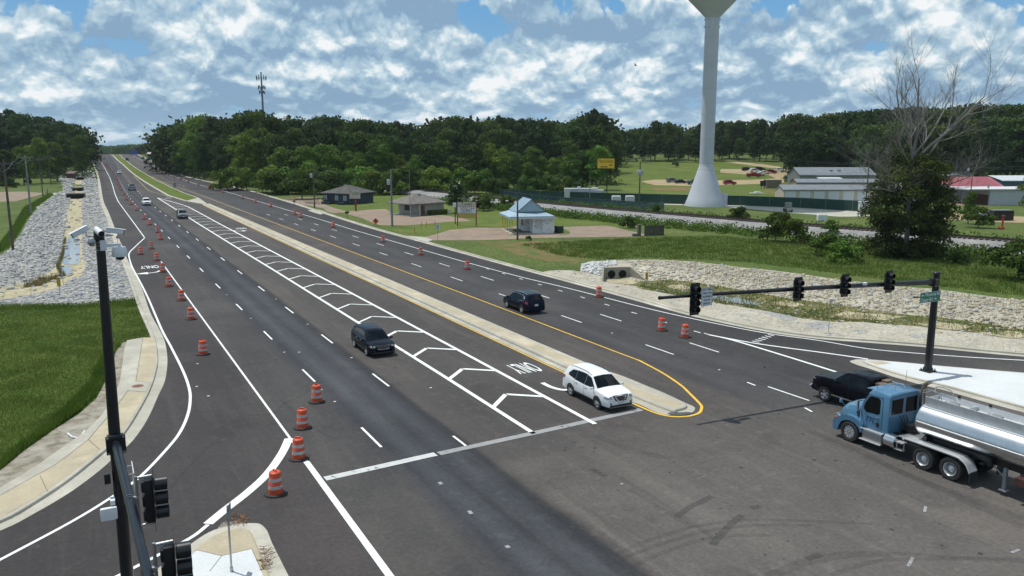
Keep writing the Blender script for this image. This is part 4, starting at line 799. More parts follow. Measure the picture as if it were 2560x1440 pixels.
    for w_ in S['win']: side_patch('side_window', w_, GLASS)
    for ax in S['ax']:
        wr = S['wr']; Ra = wr*1.14; arc = [(ax+Ra*math.cos(t), wr+Ra*math.sin(t)) for t in np.linspace(PI, 0, 15)]; arc = [p for p in arc if p[1] > zb+.02]; arc = [(arc[0][0], zb+.012)]+arc+[(arc[-1][0], zb+.012)]
        side_patch('wheel_arch', arc, TRIM, off=.006, nx=10)  # black patch paints the wheel-well shade and the arch trim together
        for s in (1, -1): wheel(r, (ax, s*(Wd/2-.095), wr), wr, .22, s)
    if cladding: side_patch('side_sill', [(S['ax'][1]+.42, zb+.03), (S['ax'][0]-.42, zb+.03), (S['ax'][0]-.42, zb+.14), (S['ax'][1]+.42, zb+.14)], cladding if not isinstance(cladding, bool) else TRIM, off=.009)
    fr = [(x, T(x)+.022) for x in np.linspace(h*.4, h-.002, 60)][::-1]
    def fx(z): return float(np.interp(z, [p[1] for p in fr], [p[0] for p in fr])) if z > T(h-.002) else h
    def front_patch(name_, poly, m_, off=.012, mirror=False, parent=r):
        out = None
        for s in ((1, -1) if mirror else (1,)):
            g = MB(); zs = [p[1] for p in poly]; cuts = np.linspace(min(zs), max(zs), 6); pp = poly if sum(poly[i-1][0]*poly[i][1]-poly[i][0]*poly[i-1][1] for i in range(len(poly))) > 0 else poly[::-1]
            for z0, z1 in zip(cuts[:-1], cuts[1:]):
                pc = clip(clip(pp, (0, z0), (1, z0)), (1, z1), (0, z1))
                if len(pc) >= 3: g.add([(fx(p[1])+off, s*p[0], p[1]+off*.3) for p in pc], [tuple(range(len(pc)))])
            out = g.build(name_, m_, parent)
        return out
    big = kind == 'pickup'; gt = T(h-.25)-.03; gb = gt-.30; w0 = .55 if big else .50
    front_patch('headlight', [(w0+.04, gt-.13), (w0+.06, gt-.01), (HW(h)*.93, gt-.03), (HW(h)*.97, gt-.16)], CLEARL, mirror=True)
    side_patch('headlight_side', [(h-.42, gt-.09), (h-.03, gt-.17), (h-.03, gt-.07), (h-.2, gt-.045)], CLEARL, off=.012)
    if kind == 'pickup': side_patch('tail_light', [(-h+.03, .95), (-h+.15, .95), (-h+.15, 1.26), (-h+.03, 1.26)], REDL, off=.012)
    else: side_patch('tail_light', [(-h+.03, belt(-h+.3)-.24), (-h+.42, belt(-h+.3)-.12), (-h+.40, belt(-h+.3)-.01), (-h+.08, belt(-h+.3)-.0)], REDL, off=.012)
    gr = front_patch('grille', [(-w0, gt), (w0, gt), (w0*.72, gb), (-w0*.72, gb)], TRIM, off=.008)
    q = MB()
    for k in range(1, 5): z = gt-.06*k; q.box((fx(z)+.016, 0, z), (.012, 2*w0*(1-.055*k), .012))
    for s in (-1, 1): q.tube([(fx(gt)+.02, s*w0, gt), (fx(gb)+.02, s*w0*.70, gb)], .016, 6)
    q.tube([(fx(gb)+.02, -w0*.70, gb), (fx(gb)+.02, w0*.70, gb)], .014, 6); q.build('chrome_bars', CHROME, gr)
    front_patch('fog_lamp_recess', [(w0+.08, zb+.16), (HW(h)*.9, zb+.18), (HW(h)*.92, zb+.30), (w0+.10, zb+.24)], TRIM, mirror=True)
    g = MB(); g.box((h-.04, 0, zb+.08), (.12, 1.45, .13), bev=.03); g.build('lower_intake', TRIM, r)
    if kind == 'pickup':
        g = MB(); g.box((h+.02, 0, .62), (.16, 1.9, .20), bev=.05); g.build('front_bumper', CHROME, r); g = MB(); g.box((-h-.03, 0, .62), (.14, 1.8, .18), bev=.04); g.build('rear_bumper', CHROME, r)
    if plate:
        g = MB(); g.box((h+.012, 0, zb+.26), (.02, .32, .17)); g.build('number_plate', PLATE, r)
    g = MB(); g.box((-h-.004, 0, zb+.52), (.02, .33, .17)); g.build('number_plate', PLATE, r)
    mx = S['ws'][1]-.22; mz = belt(mx)+.09
    for s in (1, -1):
        g = MB(); g.box((mx, s*(HW(mx)+.09), mz), (.11, .22, .14), bev=.045); g.box((mx+.01, s*(HW(mx)-.01), mz-.05), (.06, .10, .05)); g.build('wing_mirror', paint, r, smooth=True)
    for s in (1, -1):
        for x in ((S['win'][0][3][0]+.18), (S['win'][1][-1][0]+.2)):
            z = belt(x)-.10; g = MB(); g.box((x, s*(sy(x, z)+.018), z), (.2, .03, .035), bev=.01); g.build('door_handle', CHROME if kind != 'pickup' else paint, r)
        if not far:
            for x in (S['win'][0][3][0]-.03, S['win'][1][-1][0]-.04, S['ws'][1]-.02):
                g = MB(); zs = np.linspace(zb+.12, belt(x)-.01, 6); g.tube([(x, s*(sy(x, z)+.002), z) for z in zs], .006, 4)
                g.build('door_seam', TRIM, r)
            if kind != 'pickup':
                g = MB(); z = zb+.16; g.tube([(x, s*(sy(x, z)+.004), z) for x in np.linspace(S['ax'][1]+.42, S['ax'][0]-.42, 8)], .016, 5); g.build('sill_strip', TRIM, r)
    if rails:
        for s in (1, -1):
            g = MB(); x0, x1 = S['roof']; yy = ring(0)[8][0]-.06; g.tube([(x, s*yy, tzz(x, yy)+(.045 if 0 < i < 5 else .0)) for i, x in enumerate(np.linspace(x0, x1, 6))], .016, 6); g.build('roof_rail', TRIM if rails is True else rails, r)
    if kind == 'pickup' and beds:
        g = MB(); g.box((-1.88, 0, 1.44), (1.82, 1.56, .022)); g.build('bed_floor', mat('bed_liner', (.02, .02, .02), (.05, .05, .05), rough=.8, scale=6), r)
        for s in (1, -1): MB().box((-1.9, s*.84, 1.46), (1.95, .07, .05), bev=.02).build('bed_rail', TRIM, r)
    r['_h'] = h
    return r
def place(o, px, py, heading, dx=0, dy=0, label=None, cat=None, group=None, xy=None, rx=0):
    if xy: x, y = xy
    else: p = gp(px, py); x, y = p.x+dx, p.y+dy
    o.location = (x, y, tz(x, y)+.03); 
    sl = (tz(x+2*math.cos(heading), y+2*math.sin(heading))-tz(x-2*math.cos(heading), y-2*math.sin(heading)))/4
    o.rotation_euler = (0, -math.atan(sl), heading)
    if '_h' in o: del o['_h']
    return tag(o, label, cat, group)
def pmat(n, c, metal=.25, rough=.22, c2=None): return mat(n, c, c2 or tuple(v*.93 for v in c), scale=1.2, rough=rough, metal=metal*.3, coat=.12 if max(c) > .05 else .03, spec=.3 if max(c) > .05 else .13)
def cars():
    WP = pmat('white_paint', (.78, .79, .79), 0); NP = pmat('navy_black_paint', (.004, .006, .014), .1); DB = pmat('dark_blue_paint', (.005, .009, .024), .1); BK = pmat('black_paint', (.004, .005, .009), .1); SV = pmat('silver_paint', (.42, .47, .52), .5); RD = pmat('red_paint', (.28, .02, .025), .2); TL = pmat('teal_paint', (.04, .14, .12), .3); GY = pmat('grey_paint', (.16, .18, .19), .4)
    D = -PI/2; Uu = PI/2
    o = make_car('suv', 'suv', WP, rails=True, cladding=True); place(o, 0, 0, D, xy=(24.78, 36.22), label='white family SUV waiting in the left turn lane beside the median nose', cat='car')
    g = MB(); g.tube([(2.27, -.36, .85), (2.335, -.17, .60), (2.335, .17, .60), (2.27, .36, .85)], .032, 6); g.build('grille_trim', CHROME, o)
    o = make_car('suv', 'suv', NP, plate=False); place(o, 0, 0, D, xy=(17.25, 53.0), label='black crossover with wide chrome-barred grille driving beside the hatched gore', cat='car'); o.scale = (1.0, 1.02, .93)
    o = make_car('suv', 'suv', DB, rails=CHROME); place(o, 0, 0, Uu, xy=(33.35, 60.3), label='dark blue SUV seen from behind, driving away beside the yellow line', cat='car')
    g = MB(); g.tube([(1.0, .84, 1.08), (.5, .74, 1.53), (-.3, .72, 1.61), (-1.35, .74, 1.55), (-1.7, .81, 1.28), (-1.6, .885, 1.15), (-.9, .90, 1.06)], .016, 5); g.build('window_trim', CHROME, o)
    o = make_car('pickup_truck', 'pickup', BK, cladding=mat('beige_cladding', (.35, .32, .27), rough=.5)); place(o, 0, 0, Uu, xy=(36.85, 28.1), label='black four-door pickup with beige sill stripe driving away beyond the tanker cab', cat='pickup')
    S_ = o
    t = root('spare_tyre', (0, 0, 0), label='loose spare wheel lying in the bed of the black pickup', cat='wheel'); wh = MB(); wh.lathe([(.2, -.11), (.38, -.11), (.4, -.08), (.4, .08), (.38, .11), (.24, .11), (.22, .02), (0, .02)], n=22); wh.build('tyre', RUBBER, t, smooth=True, angle=35); wh = MB(); wh.lathe([(.23, .06), (.2, .09), (.1, .04), (0, .05)], n=18); wh.build('rim', ALU, t, smooth=True)
    t.location = (36.75, 25.75, 1.62); t.rotation_euler = (.12, .1, 0)
    g = MB(); g.box((0, 0, .12), (1.1, .7, .24), bev=.03); g.box((.1, .1, .3), (.5, .35, .16), bev=.03); o = g.build('cargo_bundle', mat('canvas_brown', (.20, .13, .09), (.12, .08, .06), scale=4, rough=.8)); o.location = (37.0, 26.9, 1.50); tag(o, 'brown tied bundle lying in the bed of the black pickup', 'cargo')
    # distant traffic
    o = make_car('suv', 'suv', WP, far=True); place(o, 368, 514.5, D+.01, dy=2.2, label='white SUV oncoming at mid distance in the left lane pair', cat='car')
    o = make_car('suv', 'suv', GY, far=True); place(o, 459, 548, D, dy=2.2, label='dark grey car oncoming on the tip of the hatched gore', cat='car')
    o = make_car('pickup_truck', 'pickup', pmat('dark_green_grey_paint', (.07, .09, .10), .3), far=True); place(o, 331, 476.5, D-.02, dy=2.5, label='dark grey-green pickup oncoming behind the white SUV', cat='pickup')
    o = make_car('sedan', 'sedan', pmat('pale_blue_silver_paint', (.50, .55, .58), .4), far=True); place(o, 298.5, 435, D-.03, dy=2, label='pale silver sedan oncoming further up the hill', cat='car')
    o = make_car('suv', 'suv', WP, far=True); place(o, 250.5, 385.6, D, dy=1, label='small white car just coming over the crest of the hill', cat='car')
    o = make_car('suv', 'suv', BK, far=True); place(o, 318, 401.5, Uu, dy=1, label='tiny black car driving away near the top of the hill', cat='car')
    o = make_car('sedan', 'sedan', SV, far=True); place(o, 190, 412, -.2, label='pale blue car parked by the wood left of the highway', cat='car')
    o = make_car('sedan', 'sedan', SV, far=False); a = gp(2462, 545); place(o, 2462, 546, 0, label='silver sedan parked beside the dark dumpster at the right edge', cat='car'); o.rotation_euler.z = math.atan2(-RT[1]*0+RT[1], RT[0])+PI*0+.12
    # the field car park
    rows = [('suv', GY, 1681, 456, 'silver-grey SUV parked leftmost in the lower row of the dirt lot', .1), ('sedan', DB, 1703, 458.5, 'dark blue sedan parked second in the lower row of the dirt lot', 0), ('pickup', TL, 1736, 461.5, 'teal pickup half hidden behind the water tower foot', .1), ('suv', RD, 1824, 461.5, 'red hatchback parked right of the water tower foot', 0), ('pickup', RD, 1884, 443, 'red pickup parked nearest in the upper cluster of cars', -.1), ('sedan', WP, 1898, 440, 'white sedan partly behind the nearest red pickup', 0), ('suv', BK, 1868, 427.5, 'black pickup at the left end of the upper cluster', 0), ('suv', WP, 1886, 431, 'white van-like SUV in the middle of the upper cluster', 0), ('suv', BK, 1900, 427, 'black SUV behind the white one in the upper cluster', .1), ('sedan', WP, 1910, 435, 'white sedan in front of the red SUV in the upper cluster', 0), ('suv', RD, 1928, 433.5, 'red SUV right of the white sedans in the upper cluster', 0), ('pickup', WP, 1945, 431, 'white pickup parked rightmost in the upper cluster', 0)]
    base = math.atan2(RT[1], RT[0])
    for kind, m_, x, y, lab, dr in rows:
        nm = {'suv': 'suv', 'sedan': 'sedan', 'pickup': 'pickup_truck'}[kind]; o = make_car(nm, kind, m_, far=True); place(o, x, y, base+dr, label=lab, cat='pickup' if kind == 'pickup' else 'car', group='cars parked on the dirt lot')
    o = make_car('suv', 'suv', BK, far=True); place(o, 1968, 450.5, base-PI/2, label='black car facing us beside the beige shed on the dirt lot', cat='car', group='cars parked on the dirt lot')
cars()
# ---------------------------------------------------------------- tanker lorry
def tanker():
    r = root('tanker_lorry', (33.1, 25.04, .03), PI/2, 'light blue cab lorry pulling a polished aluminium tank, turning across the junction', 'tanker lorry')
    BL = mat('sky_blue_paint', (.095, .235, .37), (.085, .21, .335), scale=1, rough=.28, metal=.25, coat=.6); BLD = mat('sky_blue_mirror_paint', (.12, .22, .32), rough=.4)  # second, greyer blue is for the bonnet mirror housing
    TANK = mat('polished_aluminium', (.66, .68, .70), (.58, .60, .62), scale=1.5, rough=.24, metal=1, bump=.02, bscale=3)
    # local frame: x forward from the front axle, y left
    def loft(secs, name, m_, ang=35, parent=r):
        b = MB(); n = len(secs[0]); b.add([v for s in secs for v in s], [(i*n+j, i*n+(j+1) % n, (i+1)*n+(j+1) % n, (i+1)*n+j) for i in range(len(secs)-1) for j in range(n)]+[tuple(range(n)), tuple((len(secs)-1)*n+j for j in reversed(range(n)))]); return b.build(name, m_, parent, smooth=True, angle=ang)
    def sec(x, hw, z0, z1, rad=.15, top=0): 
        pts = [(-hw, z0), (hw, z0), (hw, z1-rad), (hw-rad*.3, z1-rad*.35), (hw-rad, z1), (0, z1+top), (-hw+rad, z1), (-hw+rad*.3, z1-rad*.35), (-hw, z1-rad)]
        return [(x, y, z) for y, z in pts]
    # bonnet narrows to the nose
    loft([sec(-.40, 1.02, .95, 1.98, .35, .04), sec(-.1, 1.02, 1.0, 1.93, .36, .05), sec(.3, 1.0, 1.0, 1.84, .36, .05), sec(.62, .92, .85, 1.70, .34, .05), sec(.86, .80, .62, 1.50, .3, .04), sec(.97, .70, .55, 1.25, .2, .02)], 'bonnet', BL)
    for s in (1, -1):
        b = MB()
        pts = [(-.78, .72), (-.70, 1.02), (-.5, 1.22), (-.2, 1.32), (.2, 1.32), (.5, 1.20), (.68, 1.02), (.86, 1.0), (.95, .85), (.95, .42), (.84, .36), (.66, .38), (.62, .62), (.50, .88), (.30, 1.02), (0, 1.08), (-.30, 1.02), (-.52, .86), (-.62, .68)]
        b.prism(pts, .34, frame((0, s*1.24-.17*s-.17, 0), (1, 0, 0), (0, 0, 1)) @ Matrix.Translation((0, 0, -.34)) if False else frame((0, s*1.07+.17, 0), (1, 0, 0), (0, 0, 1))); b.build('wing', BL, r, smooth=True, angle=35)
        b = MB(); b.box((.86, s*.98, 1.06), (.16, .22, .20), rz=-s*.5, bev=.04); b.build('headlight', CLEARL, r); b = MB(); b.box((.80, s*1.2, 1.0), (.10, .05, .14)); b.build('indicator', mat('amber_lens', (.75, .12, .03), rough=.3), r)
        b = MB(); b.box((-.36, s*1.035, 1.50), (.26, .03, .30), ry=.3, bev=.02); b.build('cowl_vent', TRIM, r)
    b = MB(); b.box((.93, 0, .55), (.18, 2.3, .36), bev=.08); b.build('front_bumper', BL, r, smooth=True); b = MB(); b.box((.985, 0, 1.02), (.06, 1.05, .55), bev=.03); g = b.build('grille', TRIM, r)
    b = MB(); [b.box((1.02, 0, .82+.09*k), (.02, .95, .03)) for k in range(6)]; b.build('chrome_bars', CHROME, g)
    # cab
    def cs(x, hw, z0, z1, rad): return sec(x, hw, z0, z1, rad, .03)
    loft([cs(-1.95, 1.05, .98, 2.78, .16), cs(-1.9, 1.08, .95, 2.84, .18), cs(-1.2, 1.09, .95, 2.93, .2), cs(-.95, 1.09, .95, 2.90, .22), cs(-.85, 1.09, .95, 2.78, .24), cs(-.42, 1.06, .98, 2.02, .22), cs(-.38, 1.04, .98, 1.95, .2)], 'cab', BL)
    # sun visor lip, windscreen
    b = MB(); b.box((-.70, 0, 2.80), (.34, 1.7, .05), ry=.12, bev=.02); b.build('sun_visor', BL, r, smooth=True)
    b = MB(); b.add([(-.40, -.90, 2.06), (-.40, .90, 2.06), (-.775, .82, 2.70), (-.775, -.82, 2.70)], [(0, 1, 2, 3)]); b.build('windscreen', GLASS, r)
    for s in (1, -1):
        b = MB(); pts = [(-.62, 1.86), (-.68, 2.12), (-.90, 2.50), (-1.0, 2.56), (-1.42, 2.56), (-1.50, 2.48), (-1.50, 1.84), (-1.40, 1.76), (-.78, 1.72)]
        b.add([(x, s*(1.095-(0)), z) for x, z in pts], [tuple(range(len(pts)))]); b.build('side_window', GLASS, r)
        b = MB(); dp = [(-.52, 1.0), (-.52, 1.9), (-.60, 2.15), (-.88, 2.62), (-1.62, 2.64), (-1.62, 1.0), (-.52, 1.0)]; b.tube([(x, s*1.096, z) for x, z in dp], .009, 4); b.build('door_seam', TRIM, r)
        b = MB(); b.box((-1.42, s*1.11, 1.28), (.14, .03, .20)); b.build('door_vent', TRIM, r)
        b = MB(); b.box((-1.40, s*1.11, 1.62), (.18, .03, .04), bev=.01); b.build('door_handle', CHROME, r)
        b = MB(); b.box((-.50, s*1.36, 2.02), (.07, .12, .46), bev=.03); b.tube([(-.5, s*1.06, 1.72), (-.48, s*1.34, 1.80)], .03, 6); b.tube([(-.55, s*1.06, 2.2), (-.5, s*1.34, 2.22)], .02, 6); b.build('door_mirror', CHROME if s > 0 else TRIM, r)
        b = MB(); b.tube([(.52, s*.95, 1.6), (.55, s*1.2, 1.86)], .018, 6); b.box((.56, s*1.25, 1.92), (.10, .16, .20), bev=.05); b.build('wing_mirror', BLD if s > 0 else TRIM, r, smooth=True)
    for y in (-.5, .5):
        b = MB(); b.box((-1.955+.0, y, 2.22), (.02, .78, .72), bev=.008); b.build('rear_window', GLASS, r)
    b = MB()
    for y in (-.32, .28):
        b.tube([(-1.62, y, 2.94), (-1.62, y, 3.06), (-.98, y, 3.06), (-.98, y, 2.94)], .028, 6)
    b.build('roof_air_horns', CHROME, r)
    b = MB(); b.tube([(-1.2, 1.0, 2.9), (-1.2, 1.02, 3.5)], .008, 4); b.build('aerial', TRIM, r); b = MB(); b.tube([(-1.2, -1.0, 2.9), (-1.2, -1.02, 3.6)], .008, 4); b.build('aerial', TRIM, r)
    text_part('TTC', .34, mat('navy_lettering', (.02, .04, .16), rough=.4), r, frame((-1.0, 1.103, 1.42), (-1, 0, 0), (0, 0, 1)), 'door_lettering', width=.5, shear=.3)
    # exhaust stack
    b = MB(); b.tube([(-2.12, -1.05, .9), (-2.12, -1.05, 2.95), (-2.2, -1.05, 3.15), (-2.34, -1.05, 3.26)], [.10, .10, .10, .09], 12); b.build('exhaust_stack', mat('heat_stained_steel', (.36, .28, .22), (.22, .17, .14), scale=4, rough=.35, metal=.8), r, smooth=True)
    # chassis
    b = MB(); [b.box((-2.6, y, .85), (6.0, .09, .26)) for y in (.43, -.43)]; [b.box((x, 0, .85), (.12, .86, .2)) for x in (-5.4, -4.4, -3.3, -2.2, -.8)]; b.box((-2.6, 0, .99), (1.0, 1.2, .03)); b.build('chassis', BLACKM, r)
    b = MB(); b.box((-2.75, .15, 1.01), (.8, 1.5, .03), bev=.01); b.build('deck_plate', GALVD, r)
    for s in (1, -1):
        b = MB(); b.box((-1.25, s*.98, .66), (1.05, .46, .46), bev=.05); b.build('step_box', mat('tread_aluminium', (.52, .53, .54), (.36, .37, .38), scale=14, rough=.32, metal=.8), r)
        b = MB(); b.box((-1.2, s*1.14, .93), (1.2, .28, .05), bev=.02); b.box((-1.2, s*1.20, .40), (1.15, .22, .05), bev=.02); b.build('cab_step', ALU, r)
        b = MB(); b.lathe([(0, -.28), (.30, -.28), (.33, -.25), (.33, .25), (.30, .28), (0, .28)], n=20, M3=Matrix.Rotation(PI/2, 3, 'Y'), c=(-2.15, s*.95, .72)); b.build('fuel_tank', CHROME, r, smooth=True)
        b = MB(); b.box((-2.62, s*1.02, .82), (.42, .30, .035)); b.box((-2.62, s*1.05, .48), (.42, .26, .035)); b.tube([(-2.8, s*1.0, .4), (-2.8, s*1.0, .9)], .02, 6); b.tube([(-2.44, s*1.0, .4), (-2.44, s*1.0, .9)], .02, 6); b.build('deck_steps', ALU, r)
        # long polished fender over the tandem
        pts = [(-2.95, 1.10), (-3.05, 1.16), (-5.2, 1.16), (-5.6, 1.10), (-5.85, .95), (-6.0, .72), (-6.04, .62)]
        b = MB(); q = smooth_line(pts, 4); b.add([(x, s*(.70+e), z) for x, z in q for e in (0, .56)]+[(x, s*1.26, z-.05) for x, z in q], [(2*i, 2*i+1, 2*i+3, 2*i+2) for i in range(len(q)-1)]+[(2*i+1, 2*len(q)+i, 2*len(q)+i+1, 2*i+3) for i in range(len(q)-1)]); b.tube([(x, s*1.25, z+.0) for x, z in q], .035, 6); b.build('fender', mat('polished_fender', (.80, .82, .84), rough=.38, metal=.7), r, smooth=True, angle=60)
        b = MB(); b.box((-6.05, s*.98, .42), (.03, .55, .45)); b.build('mud_flap', RUBBER, r)
        wheel(r, (0, s*1.10, .50), .50, .28, s, spokes=10, rimr=.58)
        for x in (-3.9, -5.18):
            o = wheel(r, (x, s*.99, .51), .51, .52, s, spokes=0, rimr=.56)
            q = MB(); M3 = Matrix.Rotation(-s*PI/2, 3, 'X'); q.lathe([(.30, .255), (.285, .24), (.25, .05), (.16, .02), (.13, .16), (.08, .19), (0, .19)], n=22, M3=M3); [q.box(M3@Vector((.2*math.cos(a), .2*math.sin(a), .05)), (.03, .03, .03)) for a in np.linspace(0, 2*PI, 9)[:-1]]; q.build('hub', ALU, o, smooth=True)
    b = MB(); b.tube([(0, -1.0, .5), (0, 1.0, .5)], .07, 8); [b.tube([(x, -1.0, .51), (x, 1.0, .51)], .09, 8) for x in (-3.9, -5.18)]; [b.lathe([(0, -.2), (.24, -.12), (.26, 0), (.24, .12), (0, .2)], n=12, M3=Matrix.Rotation(PI/2, 3, 'X'), c=(x, 0, .52)) for x in (-3.9, -5.18)]; b.build('axle', BLACKM, r, smooth=True)
    b = MB()
    for k in range(3): b.tube(smooth_line([(-1.98, .25-.2*k, 1.7), (-2.3, .3-.2*k, 1.1), (-2.8, .2-.15*k, 1.15), (-3.2, .1, 1.6)][:4], 5) if False else [(-1.98, .25-.2*k, 1.75), (-2.2, .28-.2*k, 1.2), (-2.7, .2-.15*k, 1.05), (-3.1, .1-.1*k, 1.5)], .02, 6)
    b.box((-2.35, -.2, 1.25), (.5, .9, .4), bev=.05); b.build('air_lines', BLACKM, r)
    # trailer
    t = root('tank_trailer', (33.1, 25.04, .03), PI/2, 'polished silver tank trailer with open catwalk trough on top, coupled behind the blue cab', 'tank trailer')
    A, B_, cz = 1.02, .80, 2.02; x0, x1 = -3.2, -15.6
    def ell(x, f, dz=0): return [(x, A*f*math.sin(2*PI*j/40), cz+dz+B_*f*math.cos(2*PI*j/40)) for j in range(40)]
    secs = [ell(x0+.16, .05), ell(x0+.15, .4), ell(x0+.11, .75), ell(x0+.04, .93), ell(x0-.05, 1), ell(x0-.08, 1.0)]+[ell(x, 1.0) for x in np.linspace(x0-.5, x1, 12)]+[ell(x1-.05, .9), ell(x1-.13, .5), ell(x1-.15, .05)]
    b = MB(); n = 40; b.add([v for s in secs for v in s], [(i*n+j, i*n+(j+1) % n, (i+1)*n+(j+1) % n, (i+1)*n+j) for i in range(len(secs)-1) for j in range(n)]); b.build('tank_shell', TANK, t, smooth=True, angle=50)
    b = MB()
    for sgn in (1, -1):
        b.tube([(x, sgn*(A+.012), cz+.03) for x in np.linspace(x0-.1, x1, 4)], .022, 6); b.tube([(x, sgn*.62, cz+B_*.81) for x in np.linspace(x0-.1, x1, 4)], .03, 6)
    b.build('side_beads', mat('bead_aluminium', (.82, .83, .84), rough=.45, metal=.6), t)
    b = MB()
    for sgn in (1, -1): b.box((-9.4, sgn*.48, cz+B_+.10), (12.2, .03, .40), rx=-sgn*.18)
    b.box((-9.4, 0, cz+B_+.01), (12.2, .9, .03))
    for x in (-3.3, -5.1, -7.4, -9.8, -12.2, -15.5): b.box((x, 0, cz+B_+.08), (.03, .92, .26))
    b.build('catwalk_trough', mat('brushed_aluminium', (.60, .62, .63), (.50, .52, .53), scale=5, rough=.5, metal=.35), t)
    b = MB()
    for x in (-4.3, -6.2, -8.6, -11, -13.4): b.lathe([(.26, 0), (.26, .10), (.22, .15), (0, .17)], n=16, c=(x, 0, cz+B_+.03)); b.box((x+.3, .1, cz+B_+.12), (.1, .1, .14))
    b.tube([(x, .18+.06*math.sin(x*3), cz+B_+.12) for x in np.linspace(-6.4, -15, 40)], .035, 6); b.tube([(x, .08+.06*math.cos(x*2.6), cz+B_+.13) for x in np.linspace(-6.6, -15, 40)], .03, 6); b.build('manhole_lids_and_hose', GALVD, t, smooth=True)
    b = MB(); [b.box((x, -.50, cz+B_+.36), (.10, .06, .12)) for x in (-4.2, -5.6, -8.1, -10.6)]; b.build('marker_posts', TRIM, t)
    b = MB()
    for y in (.42, -.42): b.tube(smooth_line([(-3.12, y, 2.45), (-3.1, y, 3.2), (-3.2, y, 3.38), (-3.5, y, 3.42), (-3.85, y, 3.36), (-3.98, y, 3.2), (-4.0, y, 2.95)], 4), .022, 6)
    b.tube([(-3.1, -.42, 3.2), (-3.1, .42, 3.2)], .018, 6); b.build('guard_hoops', CHROME, t, smooth=True)
    b = MB(); [b.box((-9.6, y, 1.18), (12.0, .10, .22)) for y in (.42, -.42)]; [b.box((x, 0, 1.2), (.16, 1.5, .35)) for x in (-3.6, -6.5, -9, -12, -14.5)]; b.box((-4.4, 0, 1.12), (2.2, 1.1, .08)); b.build('subframe', BLACKM, t)
    for s in (1, -1):
        b = MB(); b.box((-7.15, s*.62, .68), (.13, .13, .95)); b.box((-7.15, s*.62, .2), (.3, .3, .04)); b.tube([(-7.15, s*.62, .7), (-6.5, s*.5, 1.1)], .03, 6); b.build('landing_leg', GALVD, t)
        b = MB(); b.box((-8.6, s*1.0, .95), (1.6, .3, .35), bev=.03); b.build('hose_locker', mat('red_oxide', (.09, .03, .026), (.05, .022, .02), scale=5, rough=.6), t)
        for x in (-13.6, -14.9): wheel(t, (x, s*.99, .51), .51, .52, s, spokes=0, rimr=.56)
        b = MB(); b.box((-14.25, s*1.0, 1.12), (2.7, .5, .05), bev=.02); b.build('fender', CHROME, t)
tanker()
# ---------------------------------------------------------------- signal masts
def signal_head(parent, c, facing, n=3, side=0):
    """c = centre; facing = unit vector of the lenses"""
    f = Vector(facing); u = f.cross(Vector((0, 0, 1))); u.normalize(); hh = .355*n
    M4 = frame(c, u, (0, 0, 1)); w = M4.to_3x3()@Vector((0, 0, 1)); sg = 1 if w.dot(f) > 0 else -1
    L3 = lambda a, b_, d: Vector(c)+u*a+Vector((0, 0, b_))+f*d
    b = MB(); ry = math.atan2(u.y, u.x)
    b.box(L3(0, 0, -.10), (.34, .20, hh), rz=ry, bev=.03)
    for k in range(n): b.box(L3(0, hh/2-.18-.355*k, -.20), (.28, .12, .28), rz=ry, bev=.05)
    o = b.build('signal_head', BLACKM, parent, smooth=True)
    q = MB(); q.box(L3(0, 0, .0), (.62, .012, hh+.28), rz=ry, bev=.005); q.build('backplate', BLACKM, o)
    M3 = Matrix((u, Vector((0, 0, 1)), f)).transposed() if True else None
    for k in range(n):
        zc = hh/2-.178-.355*k; cc = L3(0, zc, 0)
        v = MB(); v.lathe([(.158, .02), (.160, .30)], n=20, c=cc, M3=M3 @ Matrix.Rotation(-R(60), 3, 'Z'), ang=R(300)); v.lathe([(.150, .02), (.152, .30)], n=20, c=cc, M3=M3 @ Matrix.Rotation(-R(60), 3, 'Z'), ang=R(300)); v.build('visor', BLACKM, o, smooth=True)
        v = MB(); v.lathe([(.15, .03), (.10, .055), (0, .065)], n=18, c=cc, M3=M3); v.build('lens', LENSD, o, smooth=True)
    return o
SIGNW = mat('sign_white', (.68, .72, .76), (.62, .66, .70), scale=6, rough=.35); SIGNG = mat('sign_green', (.01, .16, .10), (.012, .14, .09), scale=4, rough=.35); INK = mat('sign_black', (.015, .015, .018), rough=.5)
